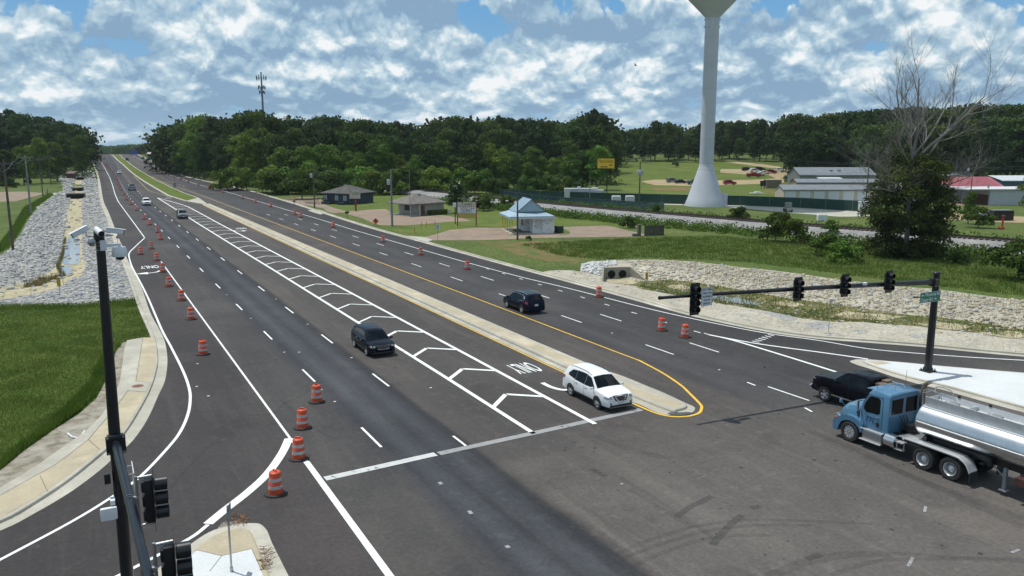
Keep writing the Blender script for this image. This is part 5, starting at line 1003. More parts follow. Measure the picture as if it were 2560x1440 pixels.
def masts():
    r = root('traffic_signal_mast', (46.2, 30.85, .15), 0, 'tall black signal mast on the white island, long arm with four heads and street sign', 'traffic signal')
    O = Vector((46.2, 30.85, .15)); L3 = lambda x, y, z: Vector((x, y, z))-O
    b = MB(); b.tube([(0, 0, .05), (0, 0, 6.28)], [.235, .195], 20); b.build('pole', BLACKM, r, smooth=True)
    b = MB(); b.box((0, 0, .04), (.72, .72, .08), bev=.01); b.lathe([(.30, .08), (.30, .2), (.25, .28)], n=16); [b.tube([(x, y, .08), (x, y, .2)], .035, 6) for x in (-.28, .28) for y in (-.28, .28)]; b.build('base_plate', BLACKM, r, smooth=True)
    b = MB(); b.lathe([(.20, 6.24), (.27, 6.26), (.27, 6.30), (.2, 6.36), (0, 6.38)], n=20); b.build('pole_cap', BLACKM, r, smooth=True)
    pts = [Vector((46.0, 30.9, 5.86)), Vector((42, 31.15, 6.02)), Vector((36, 31.55, 6.22)), Vector((30, 31.95, 6.38)), Vector((25.85, 32.2, 6.46))]
    b = MB(); b.tube([p-O for p in pts], [.165, .15, .125, .10, .082], 16); b.build('arm', BLACKM, r, smooth=True)
    b = MB(); b.tube([pts[-1]-O, pts[-1]-O+Vector((-.08, 0, .0))], .10, 12); b.build('arm_end_cap', BLACKM, r, smooth=True)
    b = MB(); b.box((-.18, .02, 5.70), (.34, .46, .50), bev=.03); b.build('arm_bracket', BLACKM, r)
    b = MB(); [b.lathe([(0, .02), (.03, .02), (.03, 0)], n=8, c=(-.25+.05*i, -.24, z)) for i in (0, 5) for z in (5.5, 5.93)]; [b.box((x, -.225, z), (.05, .03, .05)) for x in (-.32, -.05) for z in (5.50, 5.90)]; b.build('bracket_bolts', GALV, r)
    def az(x): return float(np.interp(x, [p.x for p in pts[::-1]], [p.z for p in pts[::-1]])), float(np.interp(x, [p.x for p in pts[::-1]], [p.y for p in pts[::-1]]))
    for x, zc, n in ((27.75, 6.30, 4), (34.75, 6.31, 3), (38.25, 6.27, 3), (41.75, 6.24, 3)):
        z, y = az(x); signal_head(r, L3(x, y-.34, zc), (0, -1, 0), n)
        b = MB(); b.tube([L3(x+.20, y-.12, z-.3), L3(x+.20, y-.12, z+.45)], .022, 6); b.box(L3(x+.19, y-.08, z), (.12, .16, .14), bev=.02); [b.tube([L3(x+.2, y-.12, z+dz), L3(x+.05, y-.36, z+dz)], .018, 6) for dz in (-.28, .42)]; b.build('head_clamp', GALV, r)
    def sign(x0, x1, z0, z1, y, m_, name, edge=None):
        b = MB(); b.box(L3((x0+x1)/2, y, (z0+z1)/2), (x1-x0, .01, z1-z0), bev=.003); o = b.build(name, m_, r)
        q = MB(); t = .012; e = .02
        for (cx, cz_, w, h) in (((x0+x1)/2, z1-e, x1-x0-2*e, t), ((x0+x1)/2, z0+e, x1-x0-2*e, t), (x0+e, (z0+z1)/2, t, z1-z0-2*e), (x1-e, (z0+z1)/2, t, z1-z0-2*e)): q.box(L3(cx, y-.008, cz_), (w, .004, h))
        q.build('sign_border', edge or INK, o); return o
    s = sign(28.14, 28.90, 5.88, 6.86, 31.70, SIGNW, 'yield_sign')
    for i, t in enumerate(('LEFT TURN', 'YIELD ON', 'FLASHING', 'YELLOW', 'ARROW')): text_part(t, .15, INK, s, frame(L3(28.52, 31.69, 6.74-.182*i), (1, 0, 0), (0, 0, 1)), width=.60 if len(t) > 6 else .47)
    s = sign(44.35, 46.30, 4.72, 5.37, 30.55, SIGNG, 'street_name_sign', edge=SIGNW)
    text_part('Monterey Rd', .30, SIGNW, s, frame(L3(45.52, 30.54, 5.21), (1, 0, 0), (0, 0, 1)), width=1.34); text_part('Cleary Rd', .30, SIGNW, s, frame(L3(44.98, 30.54, 4.89), (1, 0, 0), (0, 0, 1)), width=1.1)
    def arr(cx, cz_, d):
        b = MB(); M4 = frame(L3(cx, 30.538, cz_), (1, 0, 0), (0, 0, 1)); pts_ = [(-.13*d, .02), (0, .02), (0, .07), (.13*d, 0), (0, -.07), (0, -.02), (-.13*d, -.02)]; b.add([M4@Vector((p[0], p[1], 0)) for p in pts_], [tuple(range(7))]); b.build('sign_arrow', SIGNW, s)
    arr(44.58, 5.19, -1); arr(45.82, 4.9, 1)
    b = MB(); b.tube([L3(46.1, 30.62, 5.05), L3(43.95, 30.62, 5.12)], .04, 8); b.lathe([(.06, 0), (.06, .08), (0, .08)], n=8, c=L3(43.93, 30.62, 5.1)); b.build('sign_arm', BLACKM, r)
    b = MB(); z, y = az(39.6); b.box(L3(39.95, y-.25, z+.12), (.30, .18, .17), rz=.3, bev=.03); b.tube([L3(39.4, y, z), L3(39.4, y-.1, z+.28), L3(39.85, y-.22, z+.16)], .025, 6); b.build('detector_camera', WHITEP, r)
    # near-left mast: only its upper part and the arm root are in frame
    O2 = Vector((.30, 24.2, .15)); r = root('traffic_signal_mast', O2, 0, 'near black signal mast at left, topped by white cameras, arm reaching towards us', 'traffic signal'); Q = lambda x, y, z: Vector((x, y, z))-O2
    b = MB(); b.tube([Q(.30, 24.2, .1), Q(.30, 24.2, 6), Q(.38, 24.2, 11.74)], [.185, .155, .112], 22); b.build('pole', BLACKM, r, smooth=True)
    b = MB(); b.box((0, 0, .04), (.7, .7, .08), bev=.01); b.lathe([(.29, .08), (.29, .2), (.23, .28)], n=16); b.build('base_plate', BLACKM, r, smooth=True)
    e0 = Vector((.31, 23.95, 6.02)); g = G0(371, 1440, 6.1); e1 = Vector((g[0], g[1], 6.1)); pts = [e0.lerp(e1, t) for t in (0, .33, .66, 1, 1.9)]
    ARMB = mat('blue_black_gloss', (.005, .008, .014), (.009, .012, .02), scale=2, rough=.3, spec=.3)
    b = MB(); b.tube([p-O2 for p in pts], [.118, .112, .105, .10, .09], 18); b.build('arm', ARMB, r, smooth=True)
    b = MB(); b.box(Q(.31, 24.02, 6.0), (.42, .30, .48), bev=.02); b.box(Q(.31, 23.9, 6.0), (.50, .05, .54), bev=.02); b.build('arm_bracket', BLACKM, r)
    b = MB(); [b.box(Q(.31+sx*.2, 23.86, 6.0+sz*.22), (.05, .04, .05)) for sx in (-1, 1) for sz in (-1, 1)]; b.build('bracket_bolts', GALVD, r)
    b = MB(); b.box(Q(.02, 24.1, 5.0), (.16, .2, .3), bev=.02); b.build('junction_box', BLACKM, r)
    # small terminal on the pole
    b = MB(); b.box(Q(-.02, 23.62, 4.15), (.42, .14, .36), bev=.04); o = b.build('radio_unit', WHITEP, r, smooth=True); b = MB(); b.box(Q(.10, 23.82, 4.42), (.12, .3, .12)); b.build('radio_bracket', WHITEP, r)
    # heads hanging beside the arm, facing +x
    for (px, py), n, zc, s in (((386, 1246), 3, 6.0, 1.0), ((440, 1420), 3, 6.0, 1.0)):
        g = G0(px, py, zc); signal_head(r, Q(g[0], g[1], zc), (.995, -.10, 0), n)
        ay = g[1]; ax_ = float(np.interp(ay, [p.y for p in pts[::-1]], [p.x for p in pts[::-1]]))
        b = MB(); tx = g[0]-.36; b.tube([Q(tx, ay, zc-.62), Q(tx, ay, zc+.62)], .035, 8); b.box(Q((ax_+tx)/2+.03, ay, 6.08), (max(.1, tx-ax_), .10, .12), bev=.02)
        for dz in (-.6, .58): b.tube([Q(tx, ay, zc+dz), Q(g[0]-.02, ay, zc+dz)], .03, 8)
        b.build('head_clamp', GALV, r, smooth=True)
        b = MB(); 
        for dy in (-.06, .06): b.tube([Q(ax_+.115*math.cos(t), ay+dy, 6.07+.115*math.sin(t)) for t in np.linspace(0, 2*PI, 17)], .008, 4)
        b.build('strap', GALV, r)
    g = G0(325, 1160, 5.85); b = MB(); b.box(Q(.62, 21.9, 5.75), (.02, .9, .55), bev=.004); s = b.build('side_sign', SIGNW, r); b = MB(); [b.tube([Q(.50, y, 5.95), Q(.64, y, 5.95)], .02, 6) for y in (21.6, 22.2)]; b.build('sign_bracket', GALV, r)
    # cameras at the top
    def camera_unit(px, py, z, dirv, L_=.42, rad=.085, front=True):
        g = G0(px, py, z); c = Q(g[0], 24.0, z) if False else None
        return
    def cyl_cam(c, d, L_, rad, flat=False, lab='camera'):
        c = Vector(c); d = Vector(d).normalized(); b = MB()
        if flat:
            M3 = frame((0, 0, 0), d, Vector((0, 0, 1)).cross(d)).to_3x3(); b2 = MB(); bm = MB(); bm.box((0, 0, 0), (L_, rad*2, rad*1.4), bev=.03); b.add([c+M3@Vector(v) for v in bm.v], bm.f); bm = MB(); bm.box((.03, 0, -rad*.85 if False else rad*.82), (L_*1.08, rad*2.3, .018)); b.add([c+M3@Vector(v) for v in bm.v], bm.f)
        else: b.tube([c-d*L_/2, c+d*L_/2], rad, 18)
        o = b.build(lab, WHITEP, r, smooth=True, angle=40); q = MB(); q.tube([c+d*L_*.49, c+d*L_*.53], rad*.93, 16); q.build('camera_lens', LENSD, o); return o
    YY = 24.2
    def X_(px, py, y=YY):
        d = ray(px, py); t = y/d[1]; p = C0+d*t; return Q(p[0], p[1], p[2])
    a = X_(201, 579); c = X_(285, 577.5); e_ = X_(247, 579, 23.95)
    cyl_cam(a, (-.85, -.15, -.42), .46, .085, True); cyl_cam(c, (.93, .1, -.18), .46, .085, True); cyl_cam(e_, (.35, -.85, -.32), .30, .085)
    m1 = X_(247, 592); b = MB(); b.tube([X_(219, 591), X_(283, 588)], .018, 8); b.tube([X_(214, 576), X_(216, 591)], .012, 6); b.build('camera_crossbar', GALV, r, smooth=True)
    b = MB(); b.tube([X_(247, 604), X_(247, 575)], .13, 14); b.build('top_spigot', BLACKM, r, smooth=True)
    b = MB(); b.lathe([(0, .12), (.07, .1), (.10, .04), (.10, -.02), (.06, -.09), (0, -.12)], n=16, c=X_(229, 606, 24.0)); b.build('dome_sensor', GALV, r, smooth=True)
    b = MB(); b.box(X_(258, 613, 24.15), (.16, .22, .28), bev=.02); b.build('control_box', WHITEP, r)
    b = MB(); p0 = X_(260, 612.5); p1 = X_(302, 613); b.box((p0+p1)/2, ((p1-p0).length, .08, .08)); b.tube([X_(299, 614), X_(299, 624)], .045, 8); b.build('camera_outrigger', WHITEP, r)
    b = MB(); b.lathe([(0, .17), (.16, .165), (.185, .10), (.20, -.06), (.19, -.09)], n=22, c=X_(299, 632.5)); o = b.build('dome_camera', WHITEP, r, smooth=True); b = MB(); b.lathe([(.12, -.08), (.11, -.15), (.06, -.19), (0, -.2)], n=16, c=X_(299, 632.5)); b.build('camera_dome', LENSD, o, smooth=True)
    b = MB()
    for py in (606, 613.5, 624): b.tube([X_(247.5, py)+Vector((.122*math.cos(t), .122*math.sin(t), 0)) for t in np.linspace(0, 2*PI, 17)], .008, 4)
    b.build('strap', GALV, r)
masts()
# ---------------------------------------------------------------- buildings
def hip_building(name, label, x0, y0, La, Lb, eave, ridge, over, wallm, roofm, parent_extra=None, cat='house', rot=0, rl=None, walls=(0, 0)):
    """near corner (x0,y0); length La along +y, Lb along +x"""
    r = root(name, (x0, y0, tz(x0, y0)+.02), rot, label, cat)
    b = MB(); wx, wy = walls; b.box(((Lb+wx)/2, (La+wy)/2, eave/2-.01), (Lb-wx, La-wy, eave-.02)); b.build('walls', wallm, r)
    o = over; A = [(-o, -o, eave), (Lb+o, -o, eave), (Lb+o, La+o, eave), (-o, La+o, eave)]; m = min(La, Lb)/2+o
    if La >= Lb: R1, R2 = (Lb/2, -o+m*(rl or 1), ridge), (Lb/2, La+o-m*(rl or 1), ridge)
    else: R1, R2 = (-o+m*(rl or 1), La/2, ridge), (Lb+o-m*(rl or 1), La/2, ridge)
    b = MB(); B_ = [(x, y, z-.16) for x, y, z in A]
    fs = [(0, 1, 4), (1, 2, 5, 4), (2, 3, 5), (3, 0, 4, 5)] if La >= Lb else [(0, 1, 5, 4), (1, 2, 5), (2, 3, 4, 5), (3, 0, 4)]
    b.add(A+[R1, R2]+B_, fs+[(6, 7, 8, 9), (0, 1, 7, 6), (1, 2, 8, 7), (2, 3, 9, 8), (3, 0, 6, 9)]); b.build('roof', roofm, r)
    return r
def bx(parent, name, c, d, m_, **k): b = MB(); b.box(c, d, **k); return b.build(name, m_, parent)
def window(parent, c, w, h, axis, frame_m, pane_m, t=.06):
    """axis 'x' = in a wall facing -x, 'y' = facing -y"""
    b = MB(); x, y, z = c
    if axis == 'y':
        for dx in (-w/2, w/2): b.box((x+dx, y-t/2, z), (t, t, h+t))
        for dz in (-h/2, h/2): b.box((x, y-t/2, z+dz), (w-t, t, t))
        f = b.build('window', frame_m, parent); bx(f, 'pane', (x, y-.012, z), (w-t, .02, h-t), pane_m); 
    else:
        for dy in (-w/2, w/2): b.box((x-t/2, y+dy, z), (t, t, h+t))
        for dz in (-h/2, h/2): b.box((x-t/2, y, z+dz), (t, w-t, t))
        f = b.build('window', frame_m, parent); bx(f, 'pane', (x-.012, y, z), (.02, w-t, h-t), pane_m)
    return f
SHING = mat('asphalt_shingle', (.060, .057, .055), (.095, .088, .082), scale=.9, rough=.9, bump=.4, bscale=9); SHING2 = mat('weathered_shingle', (.125, .115, .10), (.18, .165, .145), scale=.7, rough=.9, bump=.4, bscale=9)
NAVYW = mat('navy_siding', (.020, .030, .050), (.030, .042, .065), scale=1.2, rough=.6); PALEW = mat('pale_siding', (.40, .39, .34), (.30, .295, .26), scale=1.4, rough=.7)
WFR = mat('window_frame_white', (.55, .58, .60), rough=.5); PANE = mat('window_pane', (.02, .026, .032), rough=.06); PANEB = mat('window_blind', (.25, .32, .36), rough=.3)
METALR = mat('galvalume_roof', (.24, .26, .28), (.19, .21, .23), scale=.6, rough=.5, metal=.3); METALW = mat('cream_metal_wall', (.52, .46, .38), (.46, .41, .34), scale=.8, rough=.6)
def buildings():
    # navy hip-roofed house
    a = (56.9, 189.4); r = hip_building('navy_house', 'small navy house with dark hipped shingle roof and ramp beside the highway', a[0], a[1], 8.2, 9.0, 2.65, 4.45, .6, NAVYW, SHING, rot=.56)
    for y in (1.3, 3.9, 7.5): window(r, (0, y, 1.5), .9, 1.1, 'x', WFR, PANEB)
    bx(r, 'door', (-.03, 6.2, 1.05), (.08, 1.0, 2.0), mat('dark_door', (.015, .02, .03), rough=.4))
    b = MB(); b.box((-.8, 6.3, .25), (1.5, 2.4, .5)); [b.tube([(-1.5, y, .5), (-1.5, y, 1.45)], .04, 6) for y in (5.2, 6.3, 7.4)]; b.box((-1.5, 6.3, 1.45), (.06, 2.4, .07)); [b.box((-1.5, 5.2+.2*k, .95), (.03, .03, .9)) for k in range(12)]; b.build('porch', NAVYW, r)
    b = MB(); b.box((-1.1, 10.4, .32), (1.3, 5.0, .08), rx=-.06); [b.box((-1.75, 8.2+.3*k, .75), (.04, .04, .85)) for k in range(17)]; b.box((-1.75, 10.6, 1.18), (.05, 5, .06)); b.build('ramp', NAVYW, r)
    b = MB(); b.box((-.9, 1.5, .3), (1.5, 1.6, .6)); [b.tube([(-1.6, y, .5), (-1.6, y, 1.35)], .035, 6) for y in (.75, 1.5, 2.25)]; b.box((-1.6, 1.5, 1.35), (.05, 1.6, .06)); b.build('side_steps', NAVYW, r)
    bx(r, 'roof_vent', (4.6, 5.2, 4.4), (.5, .5, .3), GALVD)
    # beige hip-roofed office
    r = hip_building('beige_office', 'beige hip-roofed office with front porch posts, hedge and brown lot in front', 58.0, 151.7, 7.4, 9.2, 2.5, 4.3, .3, PALEW, SHING2, rot=.28, walls=(2.5, .6))
    e = None; _x = lambda: MB().add([(-.35, -.35, 2.5), (-.35, 6.5, 2.5), (-2.9, 6.5, 2.38), (-2.9, -.35, 2.38), (-2.9, 6.5, 2.24), (-2.9, -.35, 2.24), (-.35, -.35, 2.34), (-.35, 6.5, 2.34)], [(0, 1, 2, 3), (3, 2, 4, 5), (5, 4, 7, 6), (0, 3, 5, 6), (1, 7, 4, 2)])
    for x, y in ((.1, 7.0), (.1, .1), (2.5, .1)):
        b = MB(); b.box((x, y, 1.18), (.13, .13, 2.36)); b.build('porch_post', WFR, r)
    window(r, (2.5, 4.3, 1.45), 1.9, 1.3, 'x', WFR, PANE); window(r, (2.5, 2.1, 1.45), .8, 1.3, 'x', WFR, PANEB)
    bx(r, 'door', (3.6, .57, 1.05), (1.0, .06, 2.0), mat('brown_door', (.09, .065, .05), rough=.6)); bx(r, 'door_surround', (4.5, .57, 1.05), (.5, .06, 2.0), PALEW)
    b = MB(); b.box((5.85, .58, .5), (6.7, .05, .95)); b.build('stone_base', mat('grey_stone', (.22, .22, .215), (.32, .31, .30), scale=5, rough=.85), r)
    bx(r, 'roof_vent', (4.6, 3.0, 4.1), (.6, .4, .25), GALVD); bx(r, 'porch_floor', (1.2, 3.7, .06), (2.6, 7.6, .12), CONC)
    b = MB(); b.box((.0, 0, .5), (4.2, .9, 1.0)); rr = random.Random(2)
    o = leafy_box('hedge', 4.4, 1.1, 1.0, 2600); o.location = (58+6.6*.961+.25, 151.7+6.6*.276-.25, .02); o.rotation_euler.z = .28; tag(o, 'clipped green hedge along the wall of the beige office', 'hedge')
    b = MB(); b.box((0, 0, .55), (.45, .35, 1.1), bev=.03); o = b.build('utility_cabinet', PALEW); o.location = (67.0, 153.0, .03); tag(o, 'pale utility cabinet at the right corner of the beige office', 'cabinet')
    # blue-roofed kiosk
    BR = mat('blue_metal_roof', (.36, .47, .55), (.30, .41, .49), scale=.8, rough=.45, metal=.1); KW = mat('peeling_white_paint', (.66, .69, .71), (.36, .38, .39), scale=2.2, rough=.75, lo=.5, hi=.66); YP = mat('yellow_post', (.55, .40, .04), rough=.6); TRB = mat('blue_trim', (.03, .06, .11), rough=.5)
    cx, cy = 60.3, 113.4; r = root('roadside_kiosk', (cx, cy, tz(cx, cy)+.02), -.29, 'derelict white kiosk with light blue metal roof, gable and yellow porch posts', 'kiosk')
    b = MB(); b.box((2.2, 4.3, .07), (4.2, 8.8, .14)); b.build('porch_slab', CONC, r); bx(r, 'porch_mat', (2.6, 3.9, .16), (2.4, 5.4, .03), mat('grey_screed', (.11, .105, .10), (.15, .14, .13), scale=2, rough=.9))
    b = MB(); b.box((5.55, 4.4, 1.4), (3.5, 8.2, 2.8)); b.box((3.4, 5.9, 1.4), (.9, 5.2, 2.8)); b.build('walls', KW, r)
    for x, y in ((.35, .3), (.35, 2.2), (.35, 4.2), (.35, 6.2), (.35, 8.3)):
        b = MB(); b.tube([(x, y, .1), (x, y, 2.8)], .07, 8); b.build('porch_post', YP, r)
    b = MB(); EV = [(-.1, -.25, 2.8), (7.5, -.25, 2.8), (7.5, 8.9, 2.8), (-.1, 8.9, 2.8)]; I_ = [(2.4, 2.2, 3.75), (5.2, 2.2, 3.75), (5.2, 6.4, 3.75), (2.4, 6.4, 3.75)]
    b.add(EV+I_, [(0, 1, 5, 4), (1, 2, 6, 5), (2, 3, 7, 6), (3, 0, 4, 7), (4, 5, 6, 7)]); b.add([(x, y, 2.78) for x, y, z in EV]+[(x, y, 2.5) for x, y, z in EV], [(0, 1, 5, 4), (1, 2, 6, 5), (2, 3, 7, 6), (3, 0, 4, 7), (7, 6, 5, 4)])
    # gable: ridge runs in y
    b.add([(1.35, 1.3, 3.45), (6.25, 1.3, 3.45), (3.8, 1.3, 5.5), (1.35, 7.8, 3.45), (6.25, 7.8, 3.45), (3.8, 7.8, 5.5)], [(0, 3, 5, 2), (1, 2, 5, 4), (3, 4, 5)])
    for k in range(26):
        x = -.05+.29*k; t = max(0, min(1, (x+.1)/2.5, (7.5-x)/2.3)); b.tube([(x, -.25, 2.83), (x, -.25+2.45*t, 2.83+.95*t)], .018, 4)
    for k in range(12): y = 1.4+.57*k; b.tube([(1.35, y, 3.48), (3.8, y, 5.53)], .02, 4)
    b.build('roof', BR, r)
    b = MB(); b.add([(1.5, 1.34, 3.5), (6.1, 1.34, 3.5), (3.8, 1.34, 5.4)], [(0, 1, 2)]); b.build('gable_panel', BR, r)
    b = MB(); b.tube([(1.35, 1.25, 3.42), (3.8, 1.25, 5.5), (6.25, 1.25, 3.42), (1.35, 1.25, 3.42)], .06, 6); b.tube([(-.1, -.27, 2.82), (7.5, -.27, 2.82)], .04, 6); b.build('blue_edging', TRB, r)
    bx(r, 'fascia', (3.7, -.28, 2.62), (7.6, .04, .30), WFR); window(r, (2.94, 4.4, 1.6), 1.0, 1.2, 'x', TRIM, PANE); bx(r, 'serving_panel', (4.8, .28, 1.5), (1.2, .05, 1.4), mat('faded_panel', (.46, .49, .52), (.40, .42, .45), scale=2, rough=.7))
    text_part('NO BIZ', .42, mat('graffiti_red', (.25, .04, .08), rough=.7), r, frame((4.45, .262, 1.25), (1, 0, 0), (0, 0, 1)), 'graffiti', width=1.1, shear=.2); text_part('LARRYS', .3, mat('faded_lettering', (.34, .36, .38), rough=.7), r, frame((5.5, .262, 2.0), (1, 0, 0), (0, 0, 1)), 'faded_lettering', width=.9)
    b = MB(); b.box((0, 0, .55), (1.0, 1.3, 1.1), bev=.05); o = b.build('dumpster', mat('dark_green_bin', (.015, .03, .022), rough=.6)); o.location = (68.7, 112.2, .03); tag(o, 'dark low bin against the right wall of the blue-roofed kiosk', 'bin')
    b = MB(); b.lathe([(.55, 0), (.6, .1), (.6, .9), (.5, 1.0), (0, 1.02)], n=16); [b.box((x, y, -.15), (.06, .06, .5)) for x in (-.4, .4) for y in (-.4, .4)]; o = b.build('cooling_unit', GALV, r, smooth=True, angle=40); o.location = (5.9, 7.9, 3.3)
    # slatted bin store
    WD = mat('weathered_fence_wood', (.06, .052, .045), (.11, .095, .08), scale=5, rough=.85); p = gp(1612, 590)
    r = root('wooden_bin_store', (p.x, p.y, .03), -.25, 'weathered dark wooden screen enclosure at the end of the kiosk lot', 'enclosure'); b = MB()
    for k in range(16): b.box((k*.2, 0, .8), (.18, .03, 1.6+.04*(k % 3)))
    for k in range(10): b.box((3.2, k*.2, .8), (.03, .18, 1.6))
    b.build('screen', WD, r); b = MB(); [b.box((x, .08, .85), (.1, .1, 1.7)) for x in (0, 1.6, 3.15)]; [b.box((1.6, .06, z), (3.2, .04, .1)) for z in (.35, 1.3)]; b.build('posts', WD, r)
    b = MB(); b.box((-.9, .2, .9), (.5, .5, 1.8), bev=.03); b.box((-1.5, .2, .2), (1.0, .6, .35), bev=.05); b.build('stacked_junk', mat('grey_timber', (.12, .115, .10), rough=.9), r)
    # container-like white cabin with annex in the compound
    TW = mat('white_trailer', (.55, .57, .58), (.48, .50, .51), scale=2, rough=.45)
    p0 = G0(1413, 500); p1 = G0(1505, 505); ang = math.atan2(p1[1]-p0[1], p1[0]-p0[0])
    def anchored(name, label, cat, px0, px1, py, dep=None): 
        if dep: a, c = at_depth(px0, dep), at_depth(px1, dep)
        else: a, c = G0(px0, py), G0(px1, py)
        return root(name, (a[0], a[1], tz(*a)+.02), math.atan2(c[1]-a[1], c[0]-a[0]), label, cat), math.hypot(c[0]-a[0], c[1]-a[1])
    r, Lw = anchored('generator_trailer', 'long white equipment trailer with roof tank behind the green screen fence', 'trailer', 1412, 1517, 505, 208)
    bx(r, 'trailer_box', (3.9, 1.2, 1.9), (7.6, 2.4, 2.5), TW, bev=.08); bx(r, 'annex', (8.6, 1.0, 1.55), (3.2, 2.2, 2.4), TW, bev=.05); bx(r, 'louvre_grille', (9.9, -.12, 1.4), (.7, .04, 1.5), GALVD); bx(r, 'roof_unit', (3.9, 1.2, 3.35), (.9, .8, .45), TW, bev=.08)
    b = MB(); b.tube([(7.2, 1, 3.05), (8.7, 1, 3.05)], .28, 14); b.build('roof_tank', TW, r, smooth=True); text_part('RENTAL', .4, mat('blue_lettering', (.03, .08, .2)), r, frame((2.6, -.012, 2.6), (1, 0, 0), (0, 0, 1)), width=1.8)
    b = MB(); b.add([(1.6, -.012, 1.0), (1.6, -.012, 1.9), (5.8, -.012, 2.3), (5.8, -.012, 1.0)], [(0, 1, 2, 3)]); b.build('blue_stripe', mat('trailer_blue', (.03, .07, .13)), r); [MB().tube([(x, y, .4), (x, y+.2, .4)], .4, 12).build('wheel', RUBBER, r) for x in (6.1, 7.0) for y in (.1, 2.1)]
    for px, l in ((1533, 'left'), (1568, 'right')):
        r, _ = anchored('storage_tote', 'white boxy storage unit with rounded top, %s one of the pair behind the fence' % l, 'storage box', px, px+22, 512, 190); bx(r, 'cabinet', (1.1, .9, 1.2), (2.1, 1.8, 2.3), TW, bev=.25); bx(r, 'skirt', (1.1, .9, .12), (2.0, 1.7, .2), GALVD)
    p = gp(2158, 535); r = root('storage_tote', (p.x, p.y, .02), -.6, 'white cabinet standing by the gravel yard left of the vine-covered tree', 'storage box'); bx(r, 'cabinet', (0, 0, 1.3), (1.9, 1.4, 2.3), TW, bev=.12); bx(r, 'cabinet_lid', (0, 0, 2.5), (2.1, 1.6, .14), TW, bev=.05)
    # self-storage rows
    def shed(label, px0, px1, dep, eave, ridge, depth, wallm, doors=0, roofm=METALR, name='storage_shed', doorm=None, z0=None):
        r, Lw = anchored(name, label, 'storage building' if 'storage' in name else 'building', px0, px1, 0, dep); b = MB(); b.box((Lw/2, depth/2, eave/2), (Lw, depth, eave)); b.add([(0, 0, eave), (0, depth, eave), (0, depth/2, ridge-.08), (Lw, 0, eave), (Lw, depth, eave), (Lw, depth/2, ridge-.08)], [(0, 1, 2), (3, 5, 4)]); b.build('walls', wallm, r)
        b = MB(); b.add([(-.3, -.35, eave-.02), (Lw+.3, -.35, eave-.02), (Lw+.3, depth/2, ridge), (-.3, depth/2, ridge), (-.3, depth+.35, eave-.02), (Lw+.3, depth+.35, eave-.02)], [(0, 1, 2, 3), (3, 2, 5, 4)]); b.box((Lw/2, -.36, eave-.10), (Lw+.6, .05, .2))
        for k in range(int(Lw/.8)): x = .2+.8*k; b.tube([(x, -.33, eave+.02), (x, depth/2, ridge+.03)], .035, 4)
        b.build('roof', roofm, r)
        if doors:
            w = Lw/doors
            for k in range(doors): bx(r, 'roller_door', (w*(k+.45), -.02, (eave-.35)/2), (w*.74, .06, eave-.4), doorm or mat('roller_door_white', (.62, .66, .70), (.56, .60, .64), scale=3, rough=.5))
        return r, Lw
    shed('front storage row with pale roller doors and grey ridged roof', 1967, 2260, 205, 3.0, 4.1, 7, METALW, 8)
    shed('second storage row, only its grey roof showing behind the front row', 2000, 2270, 232, 3.6, 4.5, 6, mat('tan_wall', (.34, .27, .19)), 0)
    r, Lw = shed('long grey metal workshop behind the storage rows with lower white porch roof', 2005, 2195, 262, 4.6, 6.9, 12, mat('grey_green_wall', (.17, .19, .18), (.20, .22, .21), scale=1), 0)
    b = MB(); b.box((8.8, -1.8, 3.7), (7.5, 3.2, .12), rx=.1); b.build('porch_roof', WFR, r); [bx(r, 'porch_post', (x, -3.2, 1.7), (.15, .15, 3.4), GALVD) for x in (5.4, 12.2)]; bx(r, 'opening_shade', (5.0, -.02, 1.6), (2.5, .05, 3), TRIM); [bx(r, 'roof_vent', (x, 3, 5.8), (.9, .9, .7), GALVD) for x in (11, 13.6)]  # black sheet on the wall paints the shade inside an opening
    shed('low grey-roofed building peeking over the red roof on the right', 2355, 2440, 285, 3.5, 4.9, 8, mat('grey_green_wall', (.17, .19, .18)), 0, name='workshop')
    r, Lw = shed('long white building with dusty red metal roof at the right', 2290, 2520, 205, 3.7, 6.0, 14, mat('white_block', (.46, .47, .50), (.42, .43, .46), scale=1, rough=.7), 0, mat('red_metal_roof', (.33, .085, .10), (.28, .075, .09), scale=.7, rough=.5), name='red_roofed_building')
    shed('white-edged dark building at the far right behind the red roof', 2516, 2640, 235, 4.0, 5.2, 14, mat('dark_blue_wall', (.05, .08, .12)), 0, WFR, name='far_right_building')
    # white block building with porch
    p = (190.5, 117.0); r = root('white_block_building', (p[0], p[1], .02), math.atan2(RT[1], RT[0])+.05, 'white block building with flat pale roof and timber-walled porch at the right edge', 'building')
    WB = mat('white_block', (.46, .47, .50)); bx(r, 'walls', (9, 5, 1.8), (16, 11, 3.6), WB); bx(r, 'roof', (6.4, 5, 3.72), (22, 12, .22), mat('pale_membrane_roof', (.56, .58, .58), (.48, .50, .50), scale=.6, rough=.7)); bx(r, 'porch_screen', (.9, 3.5, 1.2), (.2, 7, 2.4), mat('rusty_brown_slats', (.13, .055, .03), (.08, .04, .03), scale=2, rough=.8))
    for y in (0, 2.5, 5, 7.5, 10): bx(r, 'porch_post', (-3.8, y, 1.8), (.14, .14, 3.6), GALVD)
    bx(r, 'roof_flue', (2.2, 2.2, 4.3), (.3, .3, 1.1), GALVD)
    r, _ = anchored('dumpster', 'long black metal dumpster beside the silver sedan at the right edge', 'dumpster', 2484, 2530, 552); bx(r, 'container', (1.9, 1, .95), (3.8, 1.9, 1.8), TRIM, bev=.05); bx(r, 'container_lid', (1.9, 1, 1.92), (3.6, 1.7, .1), GALVD)
